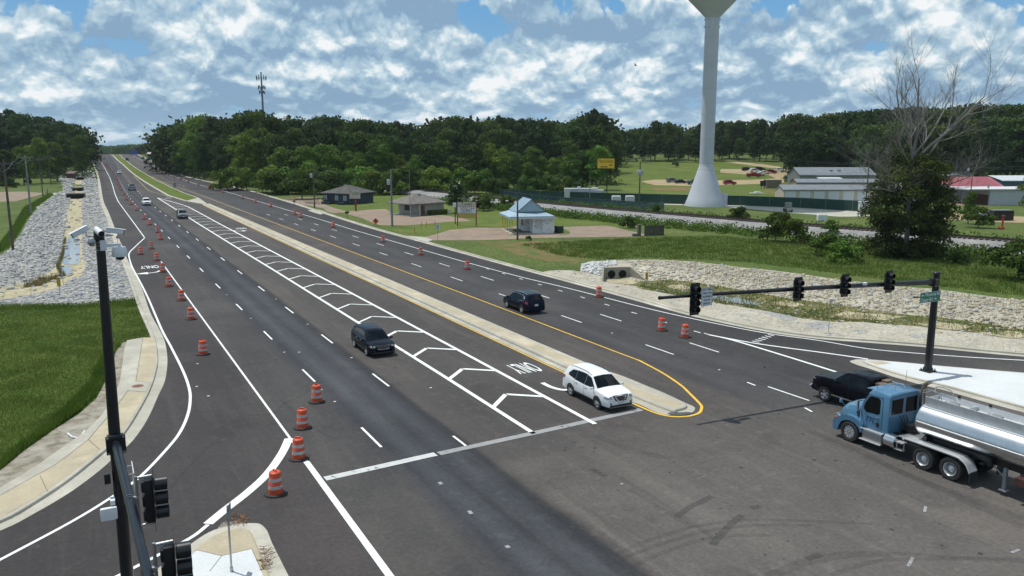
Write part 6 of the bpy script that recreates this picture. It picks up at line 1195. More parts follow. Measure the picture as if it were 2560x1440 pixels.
    p = gp(2505, 572); r = root('orange_hydrant_post', (p.x, p.y, .02), 0, 'tall orange-red pipe stand with crossbar in the weeds by the dumpster', 'pipe stand'); OR = mat('hydrant_orange', (.45, .06, .02), rough=.6); b = MB(); b.tube([(0, 0, 0), (0, 0, 2.2)], .16, 12); b.box((0, 0, 2.2), (.8, .25, .12)); b.build('pipe', OR, r); bx(r, 'base_block', (-.9, -.4, .2), (1.1, .5, .35), OR, bev=.04)
    p = gp(1948, 467); 
    r, _ = anchored('beige_shed', 'small brown shed on the dirt lot with curved roof', 'shed', 1922, 1960, 0, 268); bx(r, 'walls', (2.5, 1.8, 1.3), (4.9, 3.4, 2.6), mat('shed_brown', (.17, .13, .10), (.20, .155, .12), scale=1.5, rough=.8)); b = MB(); b.lathe([(1.75, -2.5), (1.75, 2.5)], n=10, M3=Matrix.Rotation(PI/2, 3, 'Y') @ Matrix.Rotation(0, 3, 'Z'), c=(2.5, 1.8, 1.2), ang=2*PI); 
    bx(r, 'roof', (2.5, 1.8, 2.68), (5.1, 3.7, .16), mat('shed_roof', (.22, .18, .145), rough=.8), bev=.05)
    r, _ = anchored('notice_board', 'dark square board on two short legs left of the brown shed', 'sign board', 1906, 1919, 0, 262); bx(r, 'panel', (.9, 0, 1.9), (1.9, .12, 1.7), TRIM); [bx(r, 'leg', (x, 0, .55), (.1, .1, 1.1), TRIM) for x in (.4, 1.4)]
    # far roadside buildings at the top of the road
    r, _ = anchored('roadside_store', 'pale building with pinkish roof beyond the crest on the right of the highway', 'building', 363, 412, 0, 560); r.location.z = 3.9-.6; bx(r, 'walls', (6.5, 5, 1.7), (13, 9, 3.4), mat('pale_grey_wall', (.36, .36, .36), (.42, .42, .42), scale=.5)); bx(r, 'roof', (6.5, 3.5, 4.5), (13.4, 6, 2.3), mat('pink_stained_roof', (.44, .33, .29), (.50, .47, .44), scale=.35, rough=.7), rx=.35)
    r, _ = anchored('dark_roadside_building', 'dark reddish building with navy roof near the crest, behind the billboard', 'building', 338, 364, 0, 700); r.location.z = 5.0; bx(r, 'walls', (4.7, 4, 3), (9.2, 8, 6), mat('dark_brick', (.055, .03, .035))); bx(r, 'roof', (4.7, 4, 6.3), (9.8, 8.6, 1.4), mat('navy_metal', (.015, .03, .07)))
    r, _ = anchored('blue_billboard', 'plain bright blue billboard near the crest of the hill', 'billboard', 323, 341, 0, 640); r.location.z = 4.6; bx(r, 'panel', (2.9, 0, 3.6), (5.8, .3, 2.8), mat('billboard_blue', (.03, .10, .34))); [bx(r, 'leg', (x, .2, 1.2), (.3, .3, 2.6), GALVD) for x in (1, 4.8)]
    r, _ = anchored('small_barn', 'small brown shed under the trees left of the highway', 'shed', 158, 175, 0, 330); bx(r, 'walls', (1.5, 1.5, 1.2), (3, 3, 2.4), mat('barn_brown', (.06, .04, .035))); bx(r, 'roof', (1.5, 1.3, 2.7), (3.4, 3.6, .3), mat('barn_roof', (.13, .07, .06)), rx=.2)
    p = at_depth(403, 520); r = root('box_truck', (p[0], p[1], 3.0), -1.9, 'white box truck parked before the pale building near the crest', 'truck'); bx(r, 'cargo_box', (-1.2, 0, 2.0), (4.5, 2.3, 2.5), WHITEP); bx(r, 'cab', (2.0, 0, 1.3), (1.8, 2.1, 1.7), WHITEP, bev=.3); bx(r, 'windscreen', (2.92, 0, 1.75), (.05, 1.7, .6), GLASS); [MB().tube([(x, y-.15, .45), (x, y+.15, .45)], .45, 12).build('wheel', RUBBER, r) for x in (-2.2, 2) for y in (-1, 1)]
# ---------------------------------------------------------------- leaf meshes
def mesh_np(name, V, F, mats, mi=None):
    me = bpy.data.meshes.new(name); n = len(F); k = F.shape[1]; me.vertices.add(len(V)); me.vertices.foreach_set('co', np.asarray(V, np.float32).ravel()); me.loops.add(n*k); me.loops.foreach_set('vertex_index', F.astype(np.int32).ravel()); me.polygons.add(n)
    me.polygons.foreach_set('loop_start', np.arange(0, n*k, k, dtype=np.int32)); me.polygons.foreach_set('loop_total', np.full(n, k, np.int32))
    for m_ in mats: me.materials.append(m_)
    if mi is not None: me.polygons.foreach_set('material_index', mi.astype(np.int32))
    me.update(calc_edges=True); return me
def quads(P, Nn, s, rng, asp=1.0):
    """leaf cards at P facing Nn with size s"""
    n = len(P); a = rng.normal(size=(n, 3)); Nn = Nn/np.linalg.norm(Nn, axis=1, keepdims=True); u = np.cross(Nn, a); u /= np.linalg.norm(u, axis=1, keepdims=True); v = np.cross(Nn, u)
    s = (s*rng.uniform(.6, 1.35, n))[:, None] if np.isscalar(s) else (s*rng.uniform(.7, 1.3, n))[:, None]
    w = rng.uniform(-.25, .25, (n, 1)); V = np.stack([P-u*s*.5, P-v*s*.42*asp+u*s*w, P+u*s*.5, P+v*s*.42*asp-u*s*w], 1).reshape(-1, 3); F_ = np.arange(4*n).reshape(n, 4); return V, F_
def crown_pts(blobs, n, rng, shell=.75):
    vol = np.array([b[3]**2 for b in blobs]); vol = vol/vol.sum(); idx = rng.choice(len(blobs), n, p=vol); B_ = np.array(blobs)[idx]; d = rng.normal(size=(n, 3)); d /= np.linalg.norm(d, axis=1, keepdims=True); d[:, 2] = np.where(d[:, 2] < -.35, -d[:, 2]*.6, d[:, 2]); rad = rng.uniform(shell, 1.06, n)**.8*B_[:, 3]
    P = B_[:, :3]+d*rad[:, None]*np.array([1, 1, .85]); Nn = d+rng.normal(size=(n, 3))*.55; return P, Nn
LEAFM = {}
def leaf_mat(name, c1, c2, c3):
    M = mat(name, c1, c2, scale=.30, rough=.75, trans=.22, objrand=.28, lo=.4, hi=.62, detail=3, spec=.2); N = M.node_tree.nodes; L = M.node_tree.links
    return M
LF_OAK = leaf_mat('oak_leaf', (.044, .084, .014), (.080, .130, .020), 0); LF_PALE = leaf_mat('pale_leaf', (.080, .148, .018), (.125, .200, .026), 0); LF_DARK = leaf_mat('dark_leaf', (.025, .050, .012), (.048, .084, .016), 0); LF_BUSH = leaf_mat('bush_leaf', (.055, .10, .014), (.09, .145, .02), 0)
BARK = mat('bark', (.10, .085, .07), (.16, .145, .125), scale=3, rough=.9, bump=.5); BARKG = mat('grey_dead_bark', (.17, .16, .145), (.28, .26, .235), scale=3, rough=.9)
def crown_mesh(name, m_, kind, n, seed, size):
    """unit tree: height 1"""
    rng = np.random.default_rng(seed); blobs = []
    if kind == 'broad':
        for k in range(30):
            a = rng.uniform(0, 2*PI); h = rng.uniform(.16, .90); env = .27*math.sin(PI*min(1, (h-.0)/.98))**.6; rr = rng.uniform(.25, .95)*env; blobs.append((rr*math.cos(a), rr*math.sin(a), h, rng.uniform(.065, .125)))
        blobs += [(0, 0, .9, .09), (0, 0, .55, .17), (0, 0, .7, .15), (0, 0, .35, .14)]
    elif kind == 'tall':
        for k in range(22):
            a = rng.uniform(0, 2*PI); h = rng.uniform(.30, .95); env = .20*math.sin(PI*min(1, (h-.15)/.88))**.6; rr = rng.uniform(.3, 1)*env; blobs.append((rr*math.cos(a), rr*math.sin(a), h, rng.uniform(.045, .085)))
        blobs += [(0, 0, .93, .06), (0, 0, .6, .11), (0, 0, .75, .11), (0, 0, .45, .09)]
    elif kind == 'bush':
        for k in range(16):
            a = rng.uniform(0, 2*PI); rr = rng.uniform(0, .55); h = rng.uniform(.12, .8)*(1-rr*.5); blobs.append((rr*math.cos(a), rr*math.sin(a), h, rng.uniform(.15, .26)))
    P, Nn = crown_pts(blobs, n, rng); P += rng.normal(size=P.shape)*.008; V, F_ = quads(P, Nn, size, rng); return mesh_np(name, V, F_, [m_])
def trunk_mesh(name, h0, h1, r0, seed, m_):
    rng = random.Random(seed); b = MB(); b.tube([(0, 0, -.02), (rng.uniform(-.01, .01), rng.uniform(-.01, .01), h0*.5), (0, 0, h0), (rng.uniform(-.02, .02), 0, h1)], [r0*1.3, r0, r0*.8, r0*.3], 7)
    for k in range(5):
        a = rng.uniform(0, 6.28); z = rng.uniform(h0*.8, h1*.8); l = rng.uniform(.08, .17); b.tube([(0, 0, z), (l*.6*math.cos(a), l*.6*math.sin(a), z+l*.4), (l*math.cos(a), l*math.sin(a), z+l)], [r0*.45, r0*.3, r0*.12], 5)
    o = b.build(name, m_, smooth=True); me = o.data; bpy.data.objects.remove(o); return me
KINDS = {}
def init_trees():
    for nm, m_, kind, n, sz in (('oak', LF_OAK, 'broad', 4600, .031), ('oakdark', LF_DARK, 'broad', 4600, .031), ('pale', LF_PALE, 'broad', 4600, .030), ('tall', LF_OAK, 'tall', 3600, .027), ('talldark', LF_DARK, 'tall', 3600, .027), ('bush', LF_BUSH, 'bush', 2600, .075), ('bushpale', LF_PALE, 'bush', 2600, .075), ('bushdark', LF_OAK, 'bush', 2600, .075)):
        KINDS[nm] = [(crown_mesh('crown_'+nm, m_, kind, n, 11*i+len(nm)*3+ord(nm[0]), sz), trunk_mesh('trunk', .35 if kind != 'bush' else .1, .85 if kind != 'bush' else .5, .014 if kind != 'bush' else .02, i, BARK)) for i in range(3)]
init_trees()
RT_ = random.Random(21)
def tree(kind, x, y, h, label=None, group=None, name='broadleaf_tree', wide=1.0, cat='tree', z=None):
    cm, tm = RT_.choice(KINDS[kind]); r = root(name, (x, y, (tz(x, y) if z is None else z)-.05), RT_.uniform(0, 6.28), label, cat, group); s = (h*wide*RT_.uniform(.92, 1.08), h*wide*RT_.uniform(.92, 1.08), h)
    for nm, me in (('crown', cm), ('trunk', tm)):
        o = bpy.data.objects.new(nm, me); COL.objects.link(o); o.parent = r; o.scale = s
    return r
def leafy_box(name, lx, ly, lz, n):
    rng = np.random.default_rng(3); P = rng.uniform(-1, 1, (n, 3)); ax = rng.integers(0, 3, n); sg = rng.choice([-1, 1], n)
    for i in range(3): P[ax == i, i] = sg[ax == i]*rng.uniform(.9, 1.03, (ax == i).sum())
    Nn = np.zeros((n, 3)); Nn[np.arange(n), ax] = sg; Nn += rng.normal(size=(n, 3))*.5; P = P*np.array([lx/2, ly/2, lz/2])+np.array([0, 0, lz/2]); V, F_ = quads(P, Nn, .16, rng); me = mesh_np(name, V, F_, [LF_BUSH]); o = bpy.data.objects.new(name, me); COL.objects.link(o); return o
buildings()
def htop(x, y, py): return z_at(1280, py, x, y)-tz(x, y)
def woods():
    # silhouette of the wood against the sky: column -> row
    SX = [-80, 0, 40, 80, 120, 150, 190, 215, 235, 385, 400, 420, 445, 455, 480, 510, 540, 560, 590, 620, 650, 680, 700, 720, 740, 760, 790, 830, 870, 900, 950, 990, 1030, 1060, 1100, 1150, 1200, 1240, 1280, 1310, 1340, 1380, 1420, 1440, 1480, 1510, 1530, 1560, 1600, 1640, 1680, 1720, 1760, 1800, 1840, 1880, 1930, 1980, 2030, 2060, 2100, 2150, 2200, 2250, 2300, 2350, 2400, 2440, 2480, 2520, 2560, 2700]
    SY = [275, 278, 275, 288, 285, 300, 303, 318, 345, 340, 320, 303, 308, 298, 285, 278, 285, 295, 285, 270, 268, 280, 300, 285, 285, 308, 288, 283, 295, 290, 300, 300, 305, 315, 288, 285, 300, 285, 290, 300, 290, 295, 310, 285, 270, 285, 315, 315, 320, 300, 305, 320, 300, 295, 300, 295, 300, 275, 290, 280, 275, 270, 265, 262, 262, 265, 260, 250, 260, 250, 255, 255]
    sil = lambda px: float(np.interp(px, SX, SY))
    def row(px0, px1, dep, step, dy, kinds, label, group, jit=12, wide=1.0, hmin=4, name='broadleaf_tree', depf=None):
        px = px0
        while px < px1:
            q = px+RT_.uniform(-step*.25, step*.25); d = (depf(q) if depf else dep)+RT_.uniform(-jit, jit); x, y = at_depth(q, d); top = (dy(q) if callable(dy) else sil(q)+dy)+RT_.uniform(-2, 8); h = max(hmin, htop(x, y, top))
            tree(RT_.choice(kinds), x, y, h, label, group, name, wide=wide); px += step*RT_.uniform(.85, 1.15)
    # left wood
    row(-70, 170, 400, 34, -2, ['oak', 'oakdark', 'talldark'], 'tall dark tree in the wood left of the highway, part of its skyline', 'tall trees of the left wood', wide=.95)
    row(-60, 225, 350, 36, 22, ['oakdark', 'oak', 'talldark'], 'dark tree in the front ranks of the wood left of the highway', 'front trees of the left wood')
    row(165, 222, 420, 26, 4, ['oakdark', 'oak'], 'dark overhanging tree at the right end of the left wood', 'end trees of the left wood', wide=1.05)
    for px, top, d, k in ((95, 342, 300, 'pale'), (50, 365, 290, 'pale'), (135, 352, 315, 'oak'), (5, 370, 285, 'oakdark')):
        x, y = at_depth(px, d); tree(k, x, y, htop(x, y, top), 'lower bright green tree before the left wood', 'low trees before the left wood', wide=1.15)
    row(-60, 150, 265, 45, lambda q: 405+10*math.sin(q), ['bushdark', 'bush'], 'bush at the far edge of the left pasture', 'bushes of the left pasture', name='bush', hmin=1.5, cat_=None) if False else None
    for px, py, h in ((22, 470, 4.5), (5, 462, 5), (72, 462, 3), (-30, 480, 4)):
        p = gp(px, py); tree('bushdark', p.x, p.y, h, 'dark bush in the pasture left of the highway among the poles', 'pasture bushes', name='bush', cat='bush')
    # trees right of the highway: bright ones by the road, then the long skyline
    dr = lambda q: float(np.interp(q, [385, 440, 520, 600, 700, 800], [470, 400, 350, 315, 290, 300]))
    row(408, 700, 0, 24, 2, ['oak', 'pale', 'oak', 'oakdark'], 'tall full-leaved tree in the group rising beside the climbing highway', 'tall trees beside the climbing road', depf=dr, jit=8, wide=.92)
    row(412, 470, 0, 13, lambda q: sil(q)+14, ['tall', 'oakdark', 'oak'], 'slender tree at the left end of the group beside the climbing highway', 'end trees by the climbing road', depf=lambda q: dr(q)-12, jit=5)
    row(414, 700, 0, 30, 45, ['oakdark', 'oak', 'pale'], 'lower tree on the road side of the tall group beside the climbing highway', 'lower trees beside the climbing road', depf=lambda q: dr(q)-28, jit=6)
    row(560, 760, 0, 30, lambda q: 415+12*math.sin(q*.7), ['bush', 'bushpale'], 'shrub at the foot of the wood by the highway verge', 'verge shrubs by the road', depf=lambda q: float(np.interp(q, [560, 640, 760], [262, 240, 222])), name='bush', hmin=3)
    row(700, 1540, 345, 25, 0, ['oak', 'oakdark', 'talldark', 'oak'], 'tree on the skyline of the long middle wood behind the two houses', 'skyline trees of the middle wood', wide=.9, jit=14)
    row(700, 1540, 300, 32, lambda q: sil(q)+32, ['oakdark', 'oak', 'oak', 'talldark'], 'tree of the second rank in the long middle wood', 'second rank of the middle wood', jit=10)
    row(690, 1330, 258, 36, lambda q: 362+14*math.sin(q*.045)+RT_.uniform(-8, 10), ['oak', 'pale', 'pale', 'oak'], 'lower bright tree along the front of the middle wood', 'front trees of the middle wood', jit=8, wide=1.15)
    row(690, 1250, 236, 34, lambda q: 408+12*math.sin(q*.08), ['bush', 'bushpale', 'bushdark'], 'shrub in the thicket behind the navy and beige houses', 'thicket behind the houses', jit=5, name='bush', hmin=4)
    row(1330, 1520, 262, 34, lambda q: float(np.interp(q, [1330, 1400, 1450, 1500, 1530], [395, 385, 366, 362, 385])), ['oak', 'pale', 'oak'], 'bright rounded tree behind the yellow sign and the white trailer', 'rounded trees behind the yellow sign', jit=6, wide=1.25)
    row(1230, 1480, 232, 36, lambda q: 436+8*math.sin(q*.1), ['bushdark', 'bushdark'], 'dark shrub behind the screened compound fence', 'shrubs behind the compound fence', jit=4, name='bush', hmin=3)
    row(1530, 2020, 430, 27, 0, ['oakdark', 'oak', 'talldark', 'oak'], 'tree on the skyline behind the open field', 'skyline trees behind the field', wide=.95)
    row(1535, 2000, 412, 34, lambda q: sil(q)+38, ['oakdark', 'oak', 'oakdark'], 'tree in the front rank at the back of the open field', 'field-edge trees', jit=8, wide=1.1)
    row(1990, 2680, 318, 26, 0, ['oakdark', 'oak', 'talldark', 'oakdark'], 'tree on the skyline of the dark right-hand wood', 'skyline trees of the right wood', wide=1.0)
    row(2000, 2680, 292, 34, lambda q: sil(q)+36, ['oakdark', 'oakdark', 'talldark', 'oak'], 'tree in the front ranks of the dark right-hand wood', 'front trees of the right wood', jit=8, wide=1.1)
    for px, d, top, k, w in ((1992, 300, 398, 'oakdark', 1.2), (1990, 275, 430, 'bush', 1)):
        x, y = at_depth(px, d); tree(k, x, y, htop(x, y, top), 'round tree at the left end of the grey workshop', None, wide=w) if k != 'bush' else tree(k, x, y, htop(x, y, top), 'bush between the brown shed and the storage rows', name='bush', cat='bush')
    # mass of woodland behind, one body
    rng = np.random.default_rng(4); Vs = []; Fs = []; o_ = 0; Ps = []; Ns = []; Ss = []
    for px in np.arange(-120, 2740, 9.0):
        if 228 < px < 392: continue
        for k in range(3):
            d = (470 if px < 230 else (395 if px < 1540 else (500 if px < 2000 else 370)))+rng.uniform(-15, 40); x, y = at_depth(px+rng.uniform(-8, 8), d); g = tz(x, y); top = htop(x, y, sil(px)+rng.uniform(6, 22)); n = 90
            P = np.stack([rng.normal(0, 3.2, n), rng.normal(0, 3.2, n), rng.uniform(.02, 1, n)**.8*top], 1)+[x, y, g]; Ps.append(P); Nn = rng.normal(size=(n, 3)); Nn[:, 2] = abs(Nn[:, 2]); Ns.append(Nn)
    P = np.concatenate(Ps); V, F_ = quads(P, np.concatenate(Ns), 2.0, rng); me = mesh_np('deep_woodland', V, F_, [LF_DARK]); o = bpy.data.objects.new('deep_woodland', me); COL.objects.link(o); tag(o, 'dark woodland massed behind the individual trees along the horizon', 'woodland', kind='stuff')
    # ground-level undergrowth filling between trunks
    Ps = []; Ns = []
    for (a, c, dep) in ((-80, 225, 335), (390, 700, None), (690, 1250, 245), (1250, 1540, 275), (1990, 2680, 288)):
        for px in np.arange(a, c, 4.0):
            d = (dep if dep else dr(px)-20)+rng.uniform(0, 40); x, y = at_depth(px, d); n = 30; P = np.stack([rng.normal(0, 1.6, n), rng.normal(0, 1.6, n), rng.uniform(0, 1, n)**1.2*rng.uniform(2.5, 6)], 1)+[x, y, tz(x, y)]; Ps.append(P); Ns.append(rng.normal(size=(n, 3))+[0, 0, .5])
    P = np.concatenate(Ps); V, F_ = quads(P, np.concatenate(Ns), .85, rng); me = mesh_np('undergrowth', V, F_, [LF_OAK]); o = bpy.data.objects.new('undergrowth', me); COL.objects.link(o); tag(o, 'low tangled undergrowth along the foot of the woods', 'undergrowth', kind='stuff')
    # far wood beyond the crest
    Ps = []; Ns = []
    for px in np.arange(200, 460, 1.5):
        d = rng.uniform(1150, 1250); x, y = at_depth(px, d); g = tz(x, y); hh = float(np.interp(px, [200, 235, 255, 275, 300, 340, 400, 460], [12, 13, 12.0, 10.5, 12.5, 14, 16, 16]))-g+rng.uniform(-1, 1); n = 60
        Ps.append(np.stack([rng.normal(0, 4, n), rng.normal(0, 8, n), rng.uniform(0, 1, n)*hh], 1)+[x, y, g]); Ns.append(rng.normal(size=(n, 3))+[0, 0, .5])
    P = np.concatenate(Ps); V, F_ = quads(P, np.concatenate(Ns), 3.2, rng); me = mesh_np('distant_wood', V, F_, [LF_OAK]); o = bpy.data.objects.new('distant_wood', me); COL.objects.link(o); tag(o, 'hazy far wood closing the view beyond the crest of the highway', 'woodland', kind='stuff')
    # single bushes and small trees on the right
    for px, py, h, k, w, lab in ((1938, 604, 5.4, 'bush', .85, 'left one of the two dense shrubs in front of the railway'), (1982, 607, 4.6, 'bush', .8, 'right one of the two dense shrubs in front of the railway'), (1690, 417, 3, 'bush', 1, 'small bush at the field edge left of the tower'), (1570, 570, 2.6, 'bushdark', .9, 'dark round bush at the end of the kiosk lawn'), (1322, 601, 1.0, 'bush', .8, 'tiny upright bush beside the wooden pole by the kiosk'), (2075, 585, 2.4, 'bush', .9, 'pointed bush standing against the ballast'), (1210, 527, 4.2, 'bushdark', 1, 'bush behind the two-post sign, left'), (1265, 520, 3.6, 'bushdark', 1.1, 'bush by the rails left of the blue roof'), (1150, 500, 5.5, 'bush', 1, 'bush behind the flowering tree'),
        (2060, 640, 3.2, 'bush', 1.2, 'broad low shrub left of the vine-clad tree'), (2110, 655, 3.2, 'bushpale', 1.2, 'pale low shrub against the vine-clad tree'), (2420, 560, 6.0, 'pale', 1, 'thin pale sapling beside the silver sedan'), (2445, 570, 4, 'bush', 1, 'shrub right of the pale sapling'), (2545, 700, 4.5, 'bush', 1.2, 'shrub at the right edge above the stone bank'), (2390, 660, 2.2, 'bushdark', 1.3, 'low dark bush right of the vine-clad tree'), (2490, 650, 2.0, 'bushdark', 1.3, 'low bush below the ballast at the right'), (1850, 548, 2.8, 'bushdark', 1.2, 'shrub clump in front of the water tower base'), (1640, 532, 2.0, 'bushpale', 1, 'shrub before the fence left of the water tower'), (1495, 515, 1.6, 'bush', 1, 'shrub on the fence line by the white trailer')):
        p = gp(px, py); tree(k, p.x, p.y, h, lab, name='bush', wide=w, cat='bush')
    p = gp(2590, 560); tree('pale', p.x, p.y, 9.5, 'light green tree leaning in at the right edge', name='broadleaf_tree', wide=1.2)
    # flowering tree beside the beige office
    p = gp(1142, 533); t = tree('oakdark', p.x, p.y, 7.2, 'dark flowering magnolia-like tree at the right of the beige office', name='flowering_tree', wide=1.15)
    rng = np.random.default_rng(9); n = 60; d = rng.normal(size=(n, 3)); d /= np.linalg.norm(d, axis=1, keepdims=True); P = d*np.array([1.9, 1.9, 2.3])+[0, 0, 4.6]; V, F_ = quads(P, d, .28, rng); o = bpy.data.objects.new('blossom', mesh_np('blossom', V, F_, [mat('blossom_white', (.55, .50, .42))])); COL.objects.link(o); o.parent = t
    # second storey of brush along the rails
    Ps = []; Ns = []
    for (a, b_, off0, off1, n_, hh) in (((100, 150), None, 0, 0, 0, 0),): pass
    for k in range(2600):
        t = rng.uniform(0, 1); y = 60+t*130; xr = float(np.interp(y, [p_[1] for p_ in RAIL[::-1]], [p_[0] for p_ in RAIL[::-1]])); x = xr-rng.uniform(7, 13) if rng.random() < .7 else xr+rng.uniform(4.5, 8); hh = rng.uniform(.4, 1.5); n = 14
        Ps.append(np.stack([rng.normal(0, .45, n), rng.normal(0, .45, n), rng.uniform(0, 1, n)*hh], 1)+[x, y, tz(x, y)]); Ns.append(rng.normal(size=(n, 3))+[0, 0, .6])
    P = np.concatenate(Ps); V, F_ = quads(P, np.concatenate(Ns), .30, rng); me = mesh_np('trackside_brush', V, F_, [LF_BUSH]); o = bpy.data.objects.new('trackside_brush', me); COL.objects.link(o); tag(o, 'tall weeds and brush along both sides of the railway', 'brush', kind='stuff')
    # vine-clad dead tree
    p = gp(2262, 640); r = root('vine_clad_tree', (p.x, p.y, tz(p.x, p.y)-.05), 0, 'large half-dead tree with bare grey limbs above a dense dark vine-covered base', 'tree')
    rng = np.random.default_rng(12); H_ = 26.0; blobs = []
    for k in range(190):
        h = 12.6*rng.uniform(.02, 1)**1.2; env = float(np.interp(h, [0, 1.5, 4, 6.5, 9, 11, 12.5, 14], [3.6, 4.6, 5.6, 5.2, 4.9, 3.6, 2.7, 1.3])); a = rng.uniform(0, 2*PI); q = rng.uniform(.2, 1)**.6*env; blobs.append((q*math.cos(a), q*math.sin(a), h, rng.uniform(.9, 1.7)))
    P, Nn = crown_pts(blobs, 44000, rng, .55); P[:, 2] = np.maximum(P[:, 2], .1); V, F_ = quads(P, Nn, .26, rng); o = bpy.data.objects.new('vine_foliage', mesh_np('vine_foliage', V, F_, [leaf_mat('vine_leaf', (.030, .050, .013), (.11, .15, .026), 0)])); COL.objects.link(o); o.parent = r
    b = MB(); rr = random.Random(6)
    cam_r = Vector((RT[0], RT[1], 0)); cam_f = Vector((FW[0], FW[1], 0)).normalized()
    def branch(p0, d, L0, rad, lev, parts):
        n = 4 if lev < 3 else 3; pts = [p0]; dd = d.normalized()
        for i in range(n): dd = (dd+Vector((rr.uniform(-.22, .22), rr.uniform(-.22, .22), rr.uniform(-.05, .22)))).normalized(); pts.append(pts[-1]+dd*L0/n)
        b.tube(pts, [rad*(1-.55*i/n) for i in range(n+1)], 6 if lev < 2 else 4, cap=False)
        if lev >= parts: return
        for i in range(1, n+1):
            for k in range(2 if lev > 0 else 1):
                a = rr.uniform(.45, 1.0)*rr.choice([-1, 1]); side = dd.cross(Vector((rr.uniform(-1, 1), rr.uniform(-1, 1), rr.uniform(-1, 1)))).normalized(); branch(pts[i], (dd*math.cos(a)+side*math.sin(abs(a))).normalized()+Vector((0, 0, .18)), L0*rr.uniform(.45, .68), rad*(1-.55*i/n)*.55, lev+1, parts)
    b.tube([(0, 0, 0), (.1, 0, 4), (-.1, .1, 8), (.0, 0, 12), (.3, 0, 15)], [.34, .28, .2, .16, .12], 10)
    for d_, z, L0, rad, in (((-1.0, .35), 9, 7, .12), ((-.5, 1.0), 11, 9, .14), ((.05, 1.1), 13.5, 9, .15), ((.6, 1.0), 12, 11, .15), ((1.1, .85), 10.5, 10, .13), ((1.2, .2), 9.5, 6.5, .10), ((-1.1, .1), 8, 6, .10), ((-.85, .8), 11.5, 7, .11), ((-1.2, .5), 6.5, 8, .11), ((1.1, .35), 8, 7.5, .1), ((-.3, 1.2), 13, 8.5, .13), ((.85, 1.1), 13, 9, .12)):
        branch(Vector((0, 0, z)), cam_r*d_[0]-cam_f*rr.uniform(-.1, .5)+Vector((0, 0, d_[1])), L0, rad*1.25, 0, 3)
    b.build('bare_limbs', BARKG, r, smooth=True)
woods()
# ---------------------------------------------------------------- towers, poles, rails, fences
TOWER = mat('tower_paint', (.52, .54, .59), (.47, .49, .54), scale=.25, rough=.5, bump=.02)
def towers():
    x, y = at_depth(1768, 14.2*2042/152); r = root('water_tower', (x, y, 0), 0, 'very tall pale blue-grey water tower with flared conical foot, its bowl out of view', 'water tower')
    b = MB(); b.lathe([(4.75, -.3), (4.72, .15), (4.1, 1.7), (3.35, 4.0), (2.6, 6.4), (2.0, 8.3), (1.72, 9.1), (1.62, 9.8)], n=48); b.build('flared_base', TOWER, r, smooth=True, angle=50)
    zt = z_at(0, 46, x, y); b = MB(); b.lathe([(1.62, 9.8), (1.60, 20), (1.60, zt)], n=48); b.build('stem', TOWER, r, smooth=True)
    b = MB(); b.lathe([(1.60, zt), (1.72, zt+.25), (2.1, zt+.7), (5.9, zt+4.6), (9.6, zt+8.4), (11, zt+10.8), (11.3, zt+13), (10.4, zt+16.5), (7, zt+19.4), (2, zt+20.8), (0, zt+21)], n=64); b.build('bowl', TOWER, r, smooth=True, angle=60)
    b = MB()
    for z in (9.85, 15.5, 21.2, 26.9, 32.6, 38.3): b.lathe([(1.635, z), (1.65, z+.03), (1.635, z+.06)], n=48)
    b.build('weld_seam', mat('tower_seam', (.36, .42, .45), rough=.6), r)
    b = MB(); [b.box((1.7*math.cos(a), 1.7*math.sin(a), z), (.18, .18, .3)) for a in (2.6, 3.5, 5.6) for z in (40.6, 42.2)]; b.build('brackets', GALV, r)
    b = MB(); b.box((4.6*RT[0], 4.6*RT[1], 1.5), (.25, 1.5, 3.0), rz=.3); b.build('door_hood', TOWER, r)
    x, y = at_depth(662, 460); r = root('cell_tower', (x, y, tz(x, y)), .3, 'tall grey cell tower pole with three antenna rings above the wood', 'cell tower'); zt = z_at(0, 180, x, y)-tz(x, y); TG = mat('tower_steel', (.12, .16, .19), (.15, .19, .22), rough=.6)
    b = MB(); b.tube([(0, 0, 0), (0, 0, zt-8), (0, 0, zt)], [.75, .48, .35], 12); b.build('pole', TG, r, smooth=True)
    for z, R_, n, h in ((zt-3.2, 2.7, 12, 2.3), (zt-8.4, 1.9, 9, 1.9), (zt-11, 1.5, 9, 1.6)):
        b = MB(); b.tube([(R_*.8*math.cos(t), R_*.8*math.sin(t), z) for t in np.linspace(0, 2*PI, 13)], .06, 5)
        for k in range(n): a = 2*PI*k/n; b.box((R_*math.cos(a), R_*math.sin(a), z+(.3 if k % 2 else -.2)), (.28, .34, h), rz=a); 
        for k in range(3): a = 2*PI*k/3; b.tube([(0, 0, z), (R_*math.cos(a), R_*math.sin(a), z)], .07, 5)
        b.build('antenna_ring', TG, r)
towers()
WPOLE = mat('weathered_pole', (.075, .055, .042), (.13, .105, .085), scale=2, rough=.9); GPOLE = mat('grey_pole', (.17, .175, .18), (.24, .245, .25), scale=1.5, rough=.8)
WIRE = mat('wire', (.10, .10, .105), rough=.6)
POLETOP = {}
